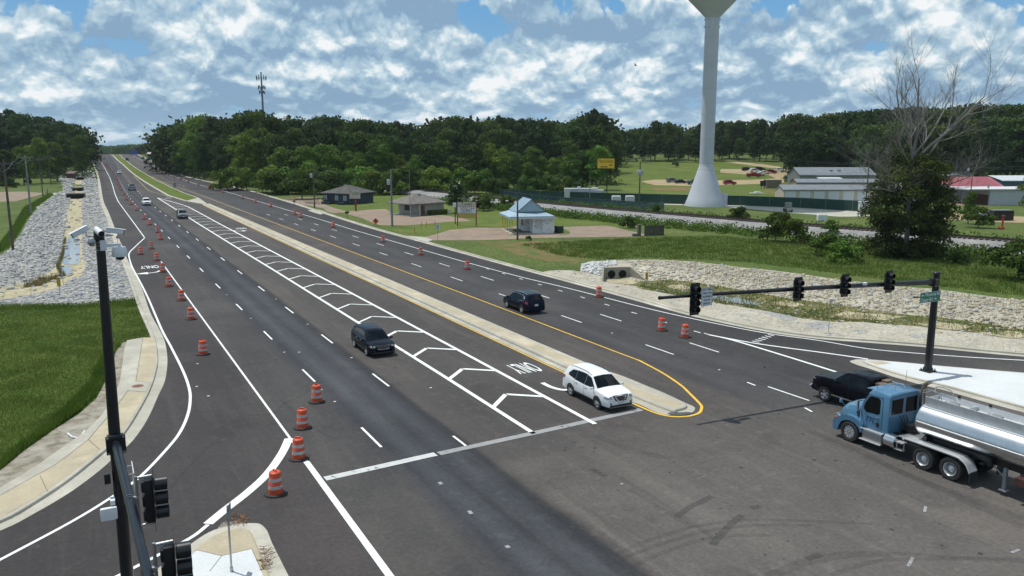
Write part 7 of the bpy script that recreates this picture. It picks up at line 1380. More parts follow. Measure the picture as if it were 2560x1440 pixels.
def upole(key, px, py, ty, label, m_=WPOLE, arm=0, cans=0, rad=.13, lean=0, z=None):
    p = gp(px, py); h = z_at(0, ty, p.x, p.y)-p.z; r = root('utility_pole', (p.x, p.y, p.z-.1), math.atan2(RT[1], RT[0]) if arm >= 0 else 0, label, 'utility pole'); b = MB(); b.tube([(0, 0, 0), (lean*.5, 0, h*.5), (lean, 0, h)], [rad*1.15, rad, rad*.75], 9); b.build('pole', m_, r, smooth=True)
    if arm:
        b = MB(); b.box((lean, -.1, h-.55), (arm, .11, .13)); [b.lathe([(.05, 0), (.06, .1), (.03, .2), (0, .2)], n=6, c=(lean+s*arm*.46, -.1, h-.48)) for s in (-1, -.3, .3, 1)]; b.build('crossarm', m_, r)
    for k in range(cans):
        a = (-1, 1, 0)[k]; b = MB(); b.lathe([(0, 0), (.27, .02), (.29, .1), (.29, .85), (.24, .98), (0, 1.0)], n=14, c=(lean+a*.42, -.25-(.3 if a == 0 else 0), h-2.7)); b.build('transformer', mat('transformer_grey', (.42, .45, .46), (.36, .39, .40), rough=.5), r, smooth=True)
    POLETOP[key] = Vector((p.x+lean*RT[0], p.y+lean*RT[1], p.z+h)); return r
def poles():
    upole('l1', 33, 625, 396, 'nearest dark utility pole at the left edge, with crossarm and guy', arm=2.6, rad=.16); upole('l2', 78, 537, 386, 'grey utility pole with wide crossarm and diagonal braces on the left', GPOLE, arm=3.4, rad=.17); upole('l3', 107.5, 491, 390, 'third dark utility pole in the left roadside line', arm=2.2); upole('l4', 128, 462, 387, 'fourth utility pole in the left roadside line', arm=2.2); upole('l5', 138, 440, 380, 'fifth utility pole in the left roadside line', arm=2.2); upole('l6', 147, 427, 380, 'sixth utility pole, faint against the left wood', arm=2.2); upole('l7', 199, 405, 353, 'tall thin utility pole in front of the end of the left wood', GPOLE, arm=2.2)
    p = gp(119, 486); b = MB(); b.tube([(0, 0, 0), (0, 0, 1.7)], .1, 7); o = b.build('wooden_stub_post', WPOLE); o.location = (p.x, p.y, p.z); tag(o, 'short dark stub post between the left utility poles and the stone ditch', 'post')
    upole('n1', 786.6, 519.5, 413, 'dark utility pole standing in front of the navy house', arm=0, cans=1, rad=.15); upole('n2', 793, 490, 424, 'thin pole just behind the one at the navy house', arm=0, rad=.1)
    upole('b1', 980.6, 566, 422, 'grey utility pole with one transformer in front of the beige office', GPOLE, arm=0, cans=1, rad=.17); upole('b2', 1025.7, 543, 424, 'thin tall mast at the porch of the beige office', GPOLE, arm=0, rad=.06)
    upole('k1', 1293.7, 600, 478, 'dark wooden pole in front of the blue-roofed kiosk', rad=.13); upole('f1', 1597.5, 524, 404, 'pole carrying three transformers left of the water tower', WPOLE, cans=3, rad=.15); upole('f2', 1474, 505, 450, 'short grey pole beside the white trailer', GPOLE, rad=.08)
    upole('s1', 2165, 507, 396, 'tall dark pole before the front storage row', WPOLE, arm=1.5, rad=.15); upole('s2', 2001.7, 450, 380, 'thin pole left of the grey workshop', WPOLE, rad=.1); upole('s3', 2123, 460, 418, 'thin pole in front of the grey workshop', WPOLE, rad=.09); upole('s4', 2423, 520, 443, 'dark pole before the white block building', WPOLE, rad=.12); upole('s5', 2418, 480, 405, 'pole with a transformer above the red roof', WPOLE, cans=1, arm=1.5, rad=.12)
    far = [at_depth(440, 520), at_depth(1700, 470)]
    def wire(a, c, sag, name_='overhead_wire', lab='', off=(0, 0, 0), r_=.022):
        a = a+Vector(off); c = c+Vector(off); pts = [a.lerp(c, t)-Vector((0, 0, sag*4*t*(1-t))) for t in np.linspace(0, 1, 13)]; b = MB(); b.tube(pts, r_, 4, cap=False); return b
    def wires(label, lst, r_=.022):
        b = MB()
        for a, c, sag, off in lst: w = wire(a, c, sag, off=off, r_=r_); b.add(w.v, w.f)
        o = b.build('overhead_wires', WIRE); tag(o, label, 'wires')
    T_ = POLETOP; chain = ['l1', 'l2', 'l3', 'l4', 'l5', 'l6']
    ex = T_['l1']+(T_['l1']-T_['l2'])*.6
    wires('bundle of overhead wires strung along the left roadside poles', [(T_[a], T_[c], .9, (s, 0, -.4)) for a, c in zip(chain[:-1], chain[1:]) for s in (-1.1, 1.1, 0)]+[(T_['l1'], ex, .8, (s, 0, -.4)) for s in (-1.1, 1.1)]+[(T_['l1'], Vector((-14, 118, 0)), 0, (0, 0, -.6))])
    wires('thin service wires running from the left poles across the stone ditch', [(T_['l3'], gp(240, 455)+Vector((0, 0, 6)), 1.2, (0, 0, -1.5)), (T_['l2'], gp(234, 470)+Vector((0, 0, 5)), 1.5, (0, 0, -2))], .014)
    wires('overhead wires between the poles of the navy house and the beige office', [(T_['n1'], T_['b1'], 1.0, (0, 0, -dz)) for dz in (.3, 1.6, 3.0)]+[(T_['n1'], T_['n2'], .2, (0, 0, -.5)), (T_['b1'], T_['b2'], .5, (0, 0, -1.2))], .016)
    R0 = lambda px, py, d: Vector((*at_depth(px, d), z_at(0, py, *at_depth(px, d))))
    wires('long overhead wires crossing before the right wood and the vine-clad tree', [(T_['f1'], R0(1900, 408, 250), 1.0, (0, 0, 0)), (T_['f1'], R0(2300, 415, 210), 2, (0, 0, -.4)), (R0(1610, 378, 200), R0(2640, 399, 150), 1.5, (0, 0, 0)), (R0(1950, 395, 180), R0(2640, 412, 130), 1.2, (0, 0, 0)), (T_['s1'], R0(1960, 412, 230), .8, (0, 0, -.3)), (T_['s1'], T_['s5'], .8, (0, 0, -.4)), (T_['s5'], R0(2640, 418, 200), .8, (0, 0, -.4))], .025)
poles()
def railway():
    rl = smooth_line(RAIL, 4); r = root('railway_track', (0, 0, 0), 0, 'single railway track on its ballast bank crossing the view behind the lawns', 'railway track'); RS = mat('rusty_rail', (.07, .05, .04), (.10, .075, .06), scale=3, rough=.6, metal=.3)
    for s in (-.76, .76):
        b = MB(); sweep(b, offset_line(rl, s), [(-.07, .18), (-.03, .22), (-.03, .33), (-.045, .34), (-.045, .37), (.045, .37), (.045, .34), (.03, .33), (.03, .22), (.07, .18)]); b.build('rail', RS, r)
    b = MB(); acc = 0; pts = dens(rl, .62)
    for i in range(0, len(pts)-1):
        a, c = pts[i], pts[i+1]
        if not (30 < a[1] < 240): continue
        an = math.atan2(c[1]-a[1], c[0]-a[0]); b.box((a[0], a[1], tz(*a)+.12), (.24, 2.6, .18), rz=an)
    o = b.build('sleepers', mat('sleeper_wood', (.05, .04, .032), (.09, .075, .06), scale=4, rough=.9), r); o['kind'] = 'stuff'
railway()
def fences():
    GS = mat('green_windscreen', (.010, .045, .030), (.016, .06, .042), scale=1.5, rough=.8); GS2 = mat('blue_green_mesh', (.020, .075, .085), (.05, .10, .10), scale=1.2, rough=.8, alpha=.72)
    def fence(name, label, line, h, m_, step=3.0, part='screen'):
        r = root(name, (line[0][0], line[0][1], 0), 0, label, 'fence'); ox, oy = line[0]; q = dens(line, step); b = MB(); n = len(q)
        vs = [(x-ox, y-oy, tz(x, y)+z) for x, y in q for z in (.05, h)]; vs += [(x-ox+.02, y-oy+.02, z) for (x, y, z), (a_, c_, d_) in zip([(x, y, tz(x, y)+z) for x, y in q for z in (.05, h)], vs)]
        k = 2*n; b.add(vs, [(2*i, 2*i+2, 2*i+3, 2*i+1) for i in range(n-1)]+[(k+2*i, k+2*i+1, k+2*i+3, k+2*i+2) for i in range(n-1)]); b.build(part, m_, r)
        for x, y in q: b = MB(); b.tube([(x-ox, y-oy, tz(x, y)), (x-ox, y-oy, tz(x, y)+h+.12)], .035, 5); b.build('fence_post', GALVD, r)
        b = MB(); b.tube([(x-ox, y-oy, tz(x, y)+h+.03) for x, y in q], .025, 4); b.build('top_rail', GALVD, r)
    ln = lambda pts: [tuple(G0(*p)) for p in pts]
    fence('screened_fence', 'long dark green screened fence behind the water tower and storage yard', ln([(1250, 495), (1400, 501), (1530, 506), (1720, 511), (1850, 514), (2000, 520), (2200, 532)]), 2.3, GS, 6)
    fence('mesh_fence', 'blue-green mesh fence along the far side of the railway', ln([(1260, 507), (1400, 513), (1540, 522), (1660, 530)]), 1.9, GS2, 7)
    p = gp(2120, 560)
    # parked machine and flat items in the compound
    WT = MATS['white_trailer']; YEL2 = mat('machine_cream', (.40, .38, .30), rough=.5)
    def at(px, py): q = gp(px, py); return q.x, q.y, q.z
    x, y, z = at(1970, 530); r = root('small_loader', (x, y, z), 1.0, 'small grey and cream loader parked by the yard right of the water tower', 'loader'); bx(r, 'cab', (0, 0, 1.4), (1.3, 1.2, 1.3), GALVD, bev=.08); bx(r, 'cab_window', (.66, 0, 1.5), (.03, .95, .8), GLASS); bx(r, 'chassis', (.3, 0, .6), (2.4, 1.1, .5), YEL2, bev=.1); [MB().tube([(xx, yy-.12, .38), (xx, yy+.12, .38)], .38, 12).build('wheel', RUBBER, r) for xx in (-.6, 1.1) for yy in (-.6, .6)]
    x, y, z = at(1890, 486); b = MB(); b.box((0, 0, .35), (3.6, 1.3, .22), bev=.05); b.box((.4, 0, .65), (1.6, 1.0, .35), bev=.08); b.tube([(1.8, 0, .35), (3, 0, .3)], .06, 6); o = b.build('small_trailer', WHITEP); o.location = (x, y, z); o.rotation_euler.z = -.4; tag(o, 'low white flat trailer lying in the grass right of the tower', 'trailer')
    x, y, z = at(1673, 507.5); b = MB(); b.tube([(-2, 0, .5), (1.2, .3, .5)], .35, 10); b.box((0, .8, .2), (5, 1.2, .3), bev=.1); o = b.build('pipe_bundle', WHITEP, smooth=True); o.location = (x, y, z); o.rotation_euler.z = -.5; tag(o, 'white pipes and sheets stacked left of the tower foot', 'pipes')
    x, y, z = at(1720, 512); b = MB(); b.tube([(-1.5, 0, .9), (1.5, 0, .9)], .12, 8); b.tube([(-1.2, 0, 0), (-1.2, 0, .9)], .1, 8); b.tube([(1.2, 0, 0), (1.2, 0, .9)], .1, 8); b.lathe([(0, .9), (.3, .9), (.3, 1.1), (0, 1.1)], n=10); o = b.build('pipework', BLACKM); o.location = (x, y, z); o.rotation_euler.z = -.5; tag(o, 'black valve pipework at the left of the tower foot', 'pipework')
    x, y, z = at(2055, 560); b = MB(); b.tube([(-.8, 0, 0), (-.7, 0, 1.7), (.8, 0, 1.7), (.9, 0, 0)], .05, 6); b.box((0, .4, 1.0), (1.6, .8, 1.3), bev=.1); o = b.build('parked_van_end', WHITEP); o.location = (x, y, z); o.rotation_euler.z = -.5; tag(o, 'white rounded cab showing above the mesh fence right of the tower', 'vehicle')
fences()
# ---------------------------------------------------------------- signs and small roadside things
def signs():
    SY_ = mat('sign_yellow', (.80, .50, .02), (.74, .46, .02), scale=3, rough=.5); SRED = mat('sign_red', (.35, .03, .03), rough=.5); SORG = mat('sign_orange', (.62, .10, .02), rough=.45); CREAM = mat('sign_cream', (.50, .47, .38), (.44, .42, .35), scale=2, rough=.6); RP = mat('red_sign_post', (.22, .02, .03), rough=.6); BLU = mat('sign_blue', (.05, .10, .22), rough=.5)
    hd = math.atan2(RT[1], RT[0])
    def board(name, label, px0, px1, pyt, pyb, base_py, dep_px=None, cat='sign', dep=None):
        """board facing the camera; returns root with local x right, z up, width, z range"""
        if dep: xa, ya = at_depth((px0+px1)/2, dep); p = Vector((xa, ya, tz(xa, ya)))
        else: p = gp((px0+px1)/2, base_py)
        d = p.x*FW[0]/math.hypot(FW[0], FW[1])+p.y*FW[1]/math.hypot(FW[0], FW[1]); k = ((px0+px1)/2-1280)/math.hypot(F, 358); w = (px1-px0)/math.hypot(F, 358)*d
        z1 = z_at(0, pyt, p.x, p.y)-p.z; z0 = z_at(0, pyb, p.x, p.y)-p.z; r = root(name, (p.x, p.y, p.z), hd, label, cat); return r, w, z0, z1
    def panel(r, name, w, z0, z1, m_, y=0, t=.12, x=0): b = MB(); b.box((x, y, (z0+z1)/2), (w, t, z1-z0)); return b.build(name, m_, r)
    def post(r, x, z, m_, rad=.07, name='post'): b = MB(); b.tube([(x, .02, 0), (x, .02, z)], rad, 8); return b.build(name, m_, r)
    def txt(r, t, z, s, w, m_, x=0, y=-.07): return text_part(t, s, m_, r, frame((x, y, z), (1, 0, 0), (0, 0, 1)), width=w)
    r, w, z0, z1 = board('kitchen_sign', 'bright yellow sign board with brown lettering on a dark pole by the field', 1495, 1537, 396.5, 420.5, 0, dep=218); panel(r, 'panel', w, z0, z1, SY_, t=.3); post(r, .35, z0, TRIM, .14); BR_ = mat('sign_brown', (.12, .03, .01), rough=.6)
    h = z1-z0; txt(r, "Mama's Kitchen", z1-h*.27, 1.3, w*.86, BR_, y=-.16); txt(r, '601-555 Rd', z0+h*.15, .45, w*.4, BR_, x=-w*.2, y=-.16) if False else None
    b = MB(); b.box((w*.25, -.155, z0+h*.3), (w*.16, .01, h*.08), ry=.4); b.box((w*.32, -.156, z0+h*.34), (w*.14, .01, h*.07), ry=-.6); b.box((-w*.12, -.155, z0+h*.14), (w*.42, .01, h*.09)); b.build('sign_emblem', BR_, r)
    r, w, z0, z1 = board('tax_service_sign', 'white sign with black lettering on a thick red post by the navy house', 875, 902, 476, 496.5, 527.7); panel(r, 'panel', w, z0, z1, CREAM); b = MB(); b.box((.1, .02, z0/2), (.32, .28, z0)); b.build('post', RP, r); h = z1-z0; txt(r, 'T', z1-h*.35, 1.2, w*.17, INK, x=-w*.36); txt(r, 'AX SERVICE', z1-h*.42, .8, w*.66, INK, x=w*.1); [txt(r, '_______', z0+h*q, .4, w*.6, GALVD) for q in (.35, .2)]
    r, w, z0, z1 = board('advertising_sign', 'tall two-post advertising sign with white, cream and yellow panels', 1143, 1191.5, 505.5, 545, 565); h = z1-z0; panel(r, 'top_panel', w*.97, z1-h*.28, z1, CREAM); panel(r, 'middle_panel', w*.97, z1-h*.68, z1-h*.295, SIGNW); panel(r, 'bottom_panel', w*.97, z0, z1-h*.70, mat('faded_yellow_panel', (.45, .32, .09), rough=.6)); [post(r, s*w*.49, z1+.1, RP, .10) for s in (-1, 1)]
    txt(r, 'T', z1-h*.12, .8, w*.10, INK, x=-w*.22); txt(r, 'AX SERVICE', z1-h*.15, .6, w*.42, INK, x=w*.08); txt(r, 'SMITH', z1-h*.40, 1.0, w*.72, SRED, x=w*.03); txt(r, 'INSURANCE', z1-h*.52, .4, w*.4, INK); txt(r, 'REAL ESTATE', z1-h*.61, .4, w*.6, BLU)
    r, w, z0, z1 = board('small_white_sign', 'small white box sign beside the two-post advertising sign', 1132.5, 1141, 507, 518, 560); panel(r, 'panel', w, z0, z1, WHITEP, t=.3); post(r, .1, z0, TRIM, .09)
    r, w, z0, z1 = board('roadside_name_sign', 'white name sign on a thin post at the far driveway before the thicket', 727.7, 746.8, 457.5, 469.5, 496); panel(r, 'panel', w, z0, z1, SIGNW); txt(r, 'AGENCY', (z0+z1)/2, .7, w*.75, INK); post(r, 0, z0, RP, .05)
    r, w, z0, z1 = board('road_work_sign', 'orange diamond road work sign on a stand before the beige office', 932, 947, 545.5, 560.5, 564.5, cat='traffic sign'); b = MB(); b.box((0, 0, (z0+z1)/2), ((z1-z0)*.74, .02, (z1-z0)*.74), ry=PI/4); b.build('panel', SORG, r); b = MB(); b.box((0, -.015, (z0+z1)/2+.15), (.34, .01, .34)); b.build('symbol', INK, r); post(r, 0, z0+.5, GALVD, .03); b = MB(); [b.tube([(0, 0, .4), (s*.5, .3*t, 0)], .02, 5) for s in (-1, 1) for t in (-1, 1)]; b.build('stand', TRIM, r)
    r, w, z0, z1 = board('speed_limit_sign', 'white speed limit 45 sign on a post at the kiosk driveway', 1090, 1099.5, 561, 574, 607.5, cat='traffic sign'); panel(r, 'panel', w*.95, z0, z1, SIGNW, t=.02); txt(r, '45', z0+(z1-z0)*.32, .6, w*.6, INK, y=-.02); txt(r, 'SPEED', z0+(z1-z0)*.82, .2, w*.6, INK, y=-.02); txt(r, 'LIMIT', z0+(z1-z0)*.63, .2, w*.55, INK, y=-.02); post(r, 0, z0, GALVD, .035)
    def marker(px0, px1, pt, pb, base, label):
        r, w, z0, z1 = board('object_marker', label, px0, px1, pt, pb, base, cat='traffic sign'); panel(r, 'panel', w, z0, z1, SY_, t=.02); b = MB(); n = 5; h = z1-z0
        for k in range(n):
            zc = z0+h*(k+.3)/n; pl = clip(clip([(-w, zc+.55*w), (w, zc-.55*w-.0), (w, zc-.55*w+h*.09), (-w, zc+.55*w+h*.09)], (-w/2, 9), (-w/2, -9)), (w/2, -9), (w/2, 9)); pl = clip(clip(pl if pl else [], (0, z0), (1, z0)), (1, z1), (0, z1)) if pl else []
            if len(pl) >= 3: b.add([(x, -.015, z) for x, z in pl], [tuple(range(len(pl)))])
        b.build('stripes', INK, r); post(r, 0, z0, GALVD, .03)
    marker(145.3, 155, 693, 716, 742, 'yellow and black striped marker plate on a post in the left stone ditch'); marker(1612.5, 1619.5, 681, 699, 721, 'small yellow striped marker plate on the right stone bank')
    def back(px, pyt, pyb, base, w_, label, n=1, shape='rect', sy=0):
        p = gp(px, base); z1 = z_at(0, pyt, p.x, p.y)-p.z; z0 = z_at(0, pyb, p.x, p.y)-p.z; r = root('road_sign', (p.x, p.y, p.z), sy, label, 'traffic sign')
        for k in range(n): b = MB(); b.box(((k-(n-1)/2)*w_*1.08, -.03, (z0+z1)/2), (w_, .015, z1-z0)); b.build('panel', GALVD, r)
        b = MB(); b.tube([(0, 0, 0), (0, 0, z1+.1)], .035, 6); b.build('post', GALV, r); return r
    back(388.5, 431.6, 436, 451.5, .75, 'pair of dark sign plates seen from behind, in the grass median', n=2); back(438, 457, 468, 480, .9, 'single sign plate seen from behind at the end of the grass median')
    back(231, 435, 440.5, 500, 1.2, 'tall thin sign post with wide dark plate beside the left stone ditch'); back(158.5, 665, 668, 712, .5, 'bare grey post with a small cap plate in the left ditch'); back(297, 590, 596, 634, .35, 'short thin post at the kerb behind the camera pole')
    p = gp(2071, 833); b = MB(); b.tube([(0, 0, 0), (0, 0, 2.6)], .03, 6); b.box((0, -.03, 2.5), (.3, .012, .3)); o = b.build('sign_post', GALV); o.location = p; tag(o, 'thin grey post on the pale stone bank below the signal arm', 'post')
    # sign at the near island, almost edge-on
    g = G0(580, 1440); r = root('road_sign', (g[0], g[1], .17), 0, 'grey sign seen almost edge-on, on a thin post of the near island', 'traffic sign'); b = MB(); b.tube([(0, 0, 0), (0, 0, 2.35)], .032, 8); b.build('post', GALV, r, smooth=True); b = MB(); b.tube([(0, 0, 0), (0, 0, .16)], .055, 8); b.build('post_sleeve', GALV, r); b = MB(); b.box((.035, 0, 2.05), (.012, .55, .62), rz=-.38, bev=.004); b.build('panel', GALVD, r)
    # mailboxes
    for px, py, lab, s in ((868, 549, 'black mailbox on a post below the navy house', 1.25), (736, 515, 'small black mailbox on a post at the far driveway', 1.0)):
        p = gp(px, py); r = root('mailbox', p, .8, lab, 'mailbox'); b = MB(); b.tube([(0, 0, 0), (0, 0, 1.0*s)], .05, 6); b.build('post', WPOLE, r); b = MB(); b.lathe([(.17*s, -.35*s), (.17*s, .35*s)], n=12, M3=Matrix.Rotation(PI/2, 3, 'Y'), c=(0, 0, 1.12*s)); b.box((0, 0, 1.03*s), (.7*s, .34*s, .16*s)); b.build('box', TRIM, r)
    # culverts and headwalls
    CW = mat('culvert_concrete', (.24, .22, .18), (.32, .30, .25), scale=1.5, rough=.9); DK = mat('culvert_inner_shade', (.008, .008, .008), rough=1)  # near-black faces paint the shade inside the pipes and culverts
    a = gp(1512, 697); c = gp(1572, 692); r = root('culvert_headwall', (a.x, a.y, a.z-.1), math.atan2(c.y-a.y, c.x-a.x), 'concrete culvert headwall with two round pipe mouths in the right stone bank', 'culvert'); Lw = math.hypot(c.x-a.x, c.y-a.y)
    b = MB(); b.box((Lw/2, .2, .65), (Lw+.4, .35, 1.5)); b.add([(-.3, 0, 0), (-.3, 0, 1.4), (-1.2, -2.6, .1), (-1.2, -2.6, -.1), (-.1, 0, 0), (-.1, 0, 1.4), (-1.0, -2.6, .1), (-1.0, -2.6, -.1)], [(0, 1, 2, 3), (4, 7, 6, 5), (1, 5, 6, 2)]); b.add([(Lw+.3, 0, 0), (Lw+.3, 0, 1.4), (Lw+1.5, -2.6, .1), (Lw+1.5, -2.6, -.1), (Lw+.1, 0, 0), (Lw+.1, 0, 1.4), (Lw+1.3, -2.6, .1), (Lw+1.3, -2.6, -.1)], [(0, 3, 2, 1), (4, 5, 6, 7), (1, 2, 6, 5)]); b.build('headwall', CW, r)
    M3 = Matrix.Rotation(PI/2, 3, 'X')
    for k in (.27, .73): b = MB(); b.lathe([(0, .01), (.48, .01)], n=22, M3=M3, c=(Lw*k, 0, .6)); o = b.build('pipe_mouth', DK, r); b = MB(); b.lathe([(.48, -.02), (.48, .05), (.56, .05), (.56, -.02)], n=22, M3=M3, c=(Lw*k, 0, .6)); b.build('pipe_rim', CW, o)
    for px, py, lab, w_ in ((190, 497, 'nearest concrete box culvert mouth in the left stone ditch', 4.6), (195, 478, 'second dark culvert mouth in the left ditch', 3.0), (201, 450, 'third dark culvert mouth in the left ditch', 2.6), (199, 432, 'farthest dark culvert mouth in the left ditch', 2.4)):
        p = gp(px, py); r = root('culvert_mouth', (p.x, p.y, p.z-.1), 0, lab, 'culvert'); b = MB(); hh = 1.5 if w_ > 4 else 1.1; b.box((-w_/2-.15, .4, hh/2), (.3, 1.2, hh+.2)); b.box((w_/2+.15, .4, hh/2), (.3, 1.2, hh+.2)); b.box((0, .4, hh+.2), (w_+.6, 1.2, .25)); b.build('headwall', CW, r); b = MB(); b.box((0, .3, hh/2), (w_, .8, hh)); b.build('opening', DK, r)
    # litter
    b = MB(); q = [G0(*p) for p in ((170, 1091), (180, 1097), (196, 1100))]; b.tube([(q[0][0], q[0][1], .16), (q[1][0], q[1][1], .1), (q[2][0], q[2][1], .1)], .05, 8); q = [G0(*p) for p in ((202, 1098), (208, 1090), (213, 1084))]; b.tube([(q[0][0], q[0][1], .1), (q[1][0], q[1][1], .12), (q[2][0], q[2][1], .16)], .05, 8); tag(b.build('plastic_pipe_offcut', WHITEP, smooth=True), 'two bent white plastic pipe offcuts lying in the bare soil by the near pavement', 'pipe offcut')
    rr = random.Random(8); b = MB()
    for k in range(150):
        t = rr.random()
        g = G0(rr.gauss(600, 13), rr.gauss(1303, 7)) if t < .5 else G0(650+rr.random()*22+(rr.random()*.5)*20, 1378+rr.random()*60)
        a = rr.uniform(0, 3); l = rr.uniform(.05, .22); b.tube([(g[0], g[1], .06 if t < .5 else .18), (g[0]+l*math.cos(a), g[1]+l*math.sin(a), .08 if t < .5 else .2)], .012, 3)
    tag(b.build('dry_leaf_debris', mat('dry_leaves', (.09, .05, .025), (.22, .12, .05), scale=9, rough=.9)), 'brown dry leaves and twigs caught round the tip of the near island', 'debris', kind='stuff')
    b = MB(); p = G0(950, 572)
    for px, py in ((1091, 567), (1113, 565), (1153, 0)):
        pass
    for k, (px, py) in enumerate(((1054, 567), (1066, 566), (1088, 565), (1037, 583))):
        p = gp(px, py); b = MB(); b.tube([(0, 0, 0), (0, 0, .9)], .05, 5); o = b.build('survey_stake', SORG); o.location = p; tag(o, ('left', 'middle', 'right', 'lowest')[k]+' orange survey stake in the grass before the beige office lot', 'stake', 'survey stakes')
    # a bird in the sky
    x, y = at_depth(1585, 120); z = z_at(0, 164, x, y); b = MB(); b.add([(0, 0, 0), (-.55, .05, .22), (-.2, .16, .05), (.55, .05, .24), (.2, .16, .05), (0, .3, 0), (0, -.12, -.03), (0, .05, -.07)], [(6, 1, 2), (6, 2, 0), (6, 4, 3), (6, 0, 4), (2, 5, 0), (4, 0, 5), (6, 7, 2), (6, 4, 7), (7, 5, 2), (7, 4, 5)]); o = b.build('bird', TRIM); o.location = (x, y, z); o.rotation_euler = (.2, .3, .5); tag(o, 'tiny dark bird gliding high in the sky left of the water tower', 'bird')
signs()
# ---------------------------------------------------------------- stones and grass
def rock_proto(seed):
    rng = np.random.default_rng(seed); bm = bmesh.new(); bmesh.ops.create_icosphere(bm, subdivisions=1, radius=1); V = np.array([v.co[:] for v in bm.verts]); F_ = np.array([[v.index for v in f.verts] for f in bm.faces]); bm.free()
    V = V*rng.uniform(.72, 1.18, (len(V), 1))*np.array([1, rng.uniform(.6, .95), rng.uniform(.4, .7)]); return V, F_
def scatter_rocks(name, label, polys, n, s0, s1, mats, seed, avoid=(), sink=.15):
    rng = np.random.default_rng(seed); pr = [rock_proto(seed*10+i) for i in range(8)]; xs = [p[0] for p in polys[0]]; ys = [p[1] for p in polys[0]]; Vs = []; Fs = []; mi = []; o_ = 0; cnt = 0; tries = 0
    while cnt < n and tries < n*12:
        tries += 1; x = rng.uniform(min(xs), max(xs)); y = rng.uniform(min(ys), max(ys)) if True else 0
        dist = math.hypot(x, y)
        if rng.random() > min(1, (70/dist)**1.6): continue
        if not inside(polys[0], x, y) or any(inside(a, x, y) for a in avoid): continue
        V, F_ = pr[rng.integers(8)]; s = (s0+(s1-s0)*rng.random()**1.7)*(1+1.1*(rng.random()**9))*(1+max(0, dist-70)/140); a = rng.uniform(0, 2*PI); c, sn = math.cos(a), math.sin(a); Rm = np.array([[c, -sn, 0], [sn, c, 0], [0, 0, 1]])
        t = rng.uniform(-.35, .35); Rt = np.array([[1, 0, 0], [0, math.cos(t), -math.sin(t)], [0, math.sin(t), math.cos(t)]])
        Vs.append((V*s)@Rt.T@Rm.T+[x, y, tz(x, y)+s*sink]); Fs.append(F_+o_); o_ += len(V); mi.append(np.full(len(F_), rng.integers(len(mats)))); cnt += 1
    me = mesh_np(name, np.concatenate(Vs), np.concatenate(Fs), mats, np.concatenate(mi)); o = bpy.data.objects.new(name, me); COL.objects.link(o); tag(o, label, 'rocks', kind='stuff')
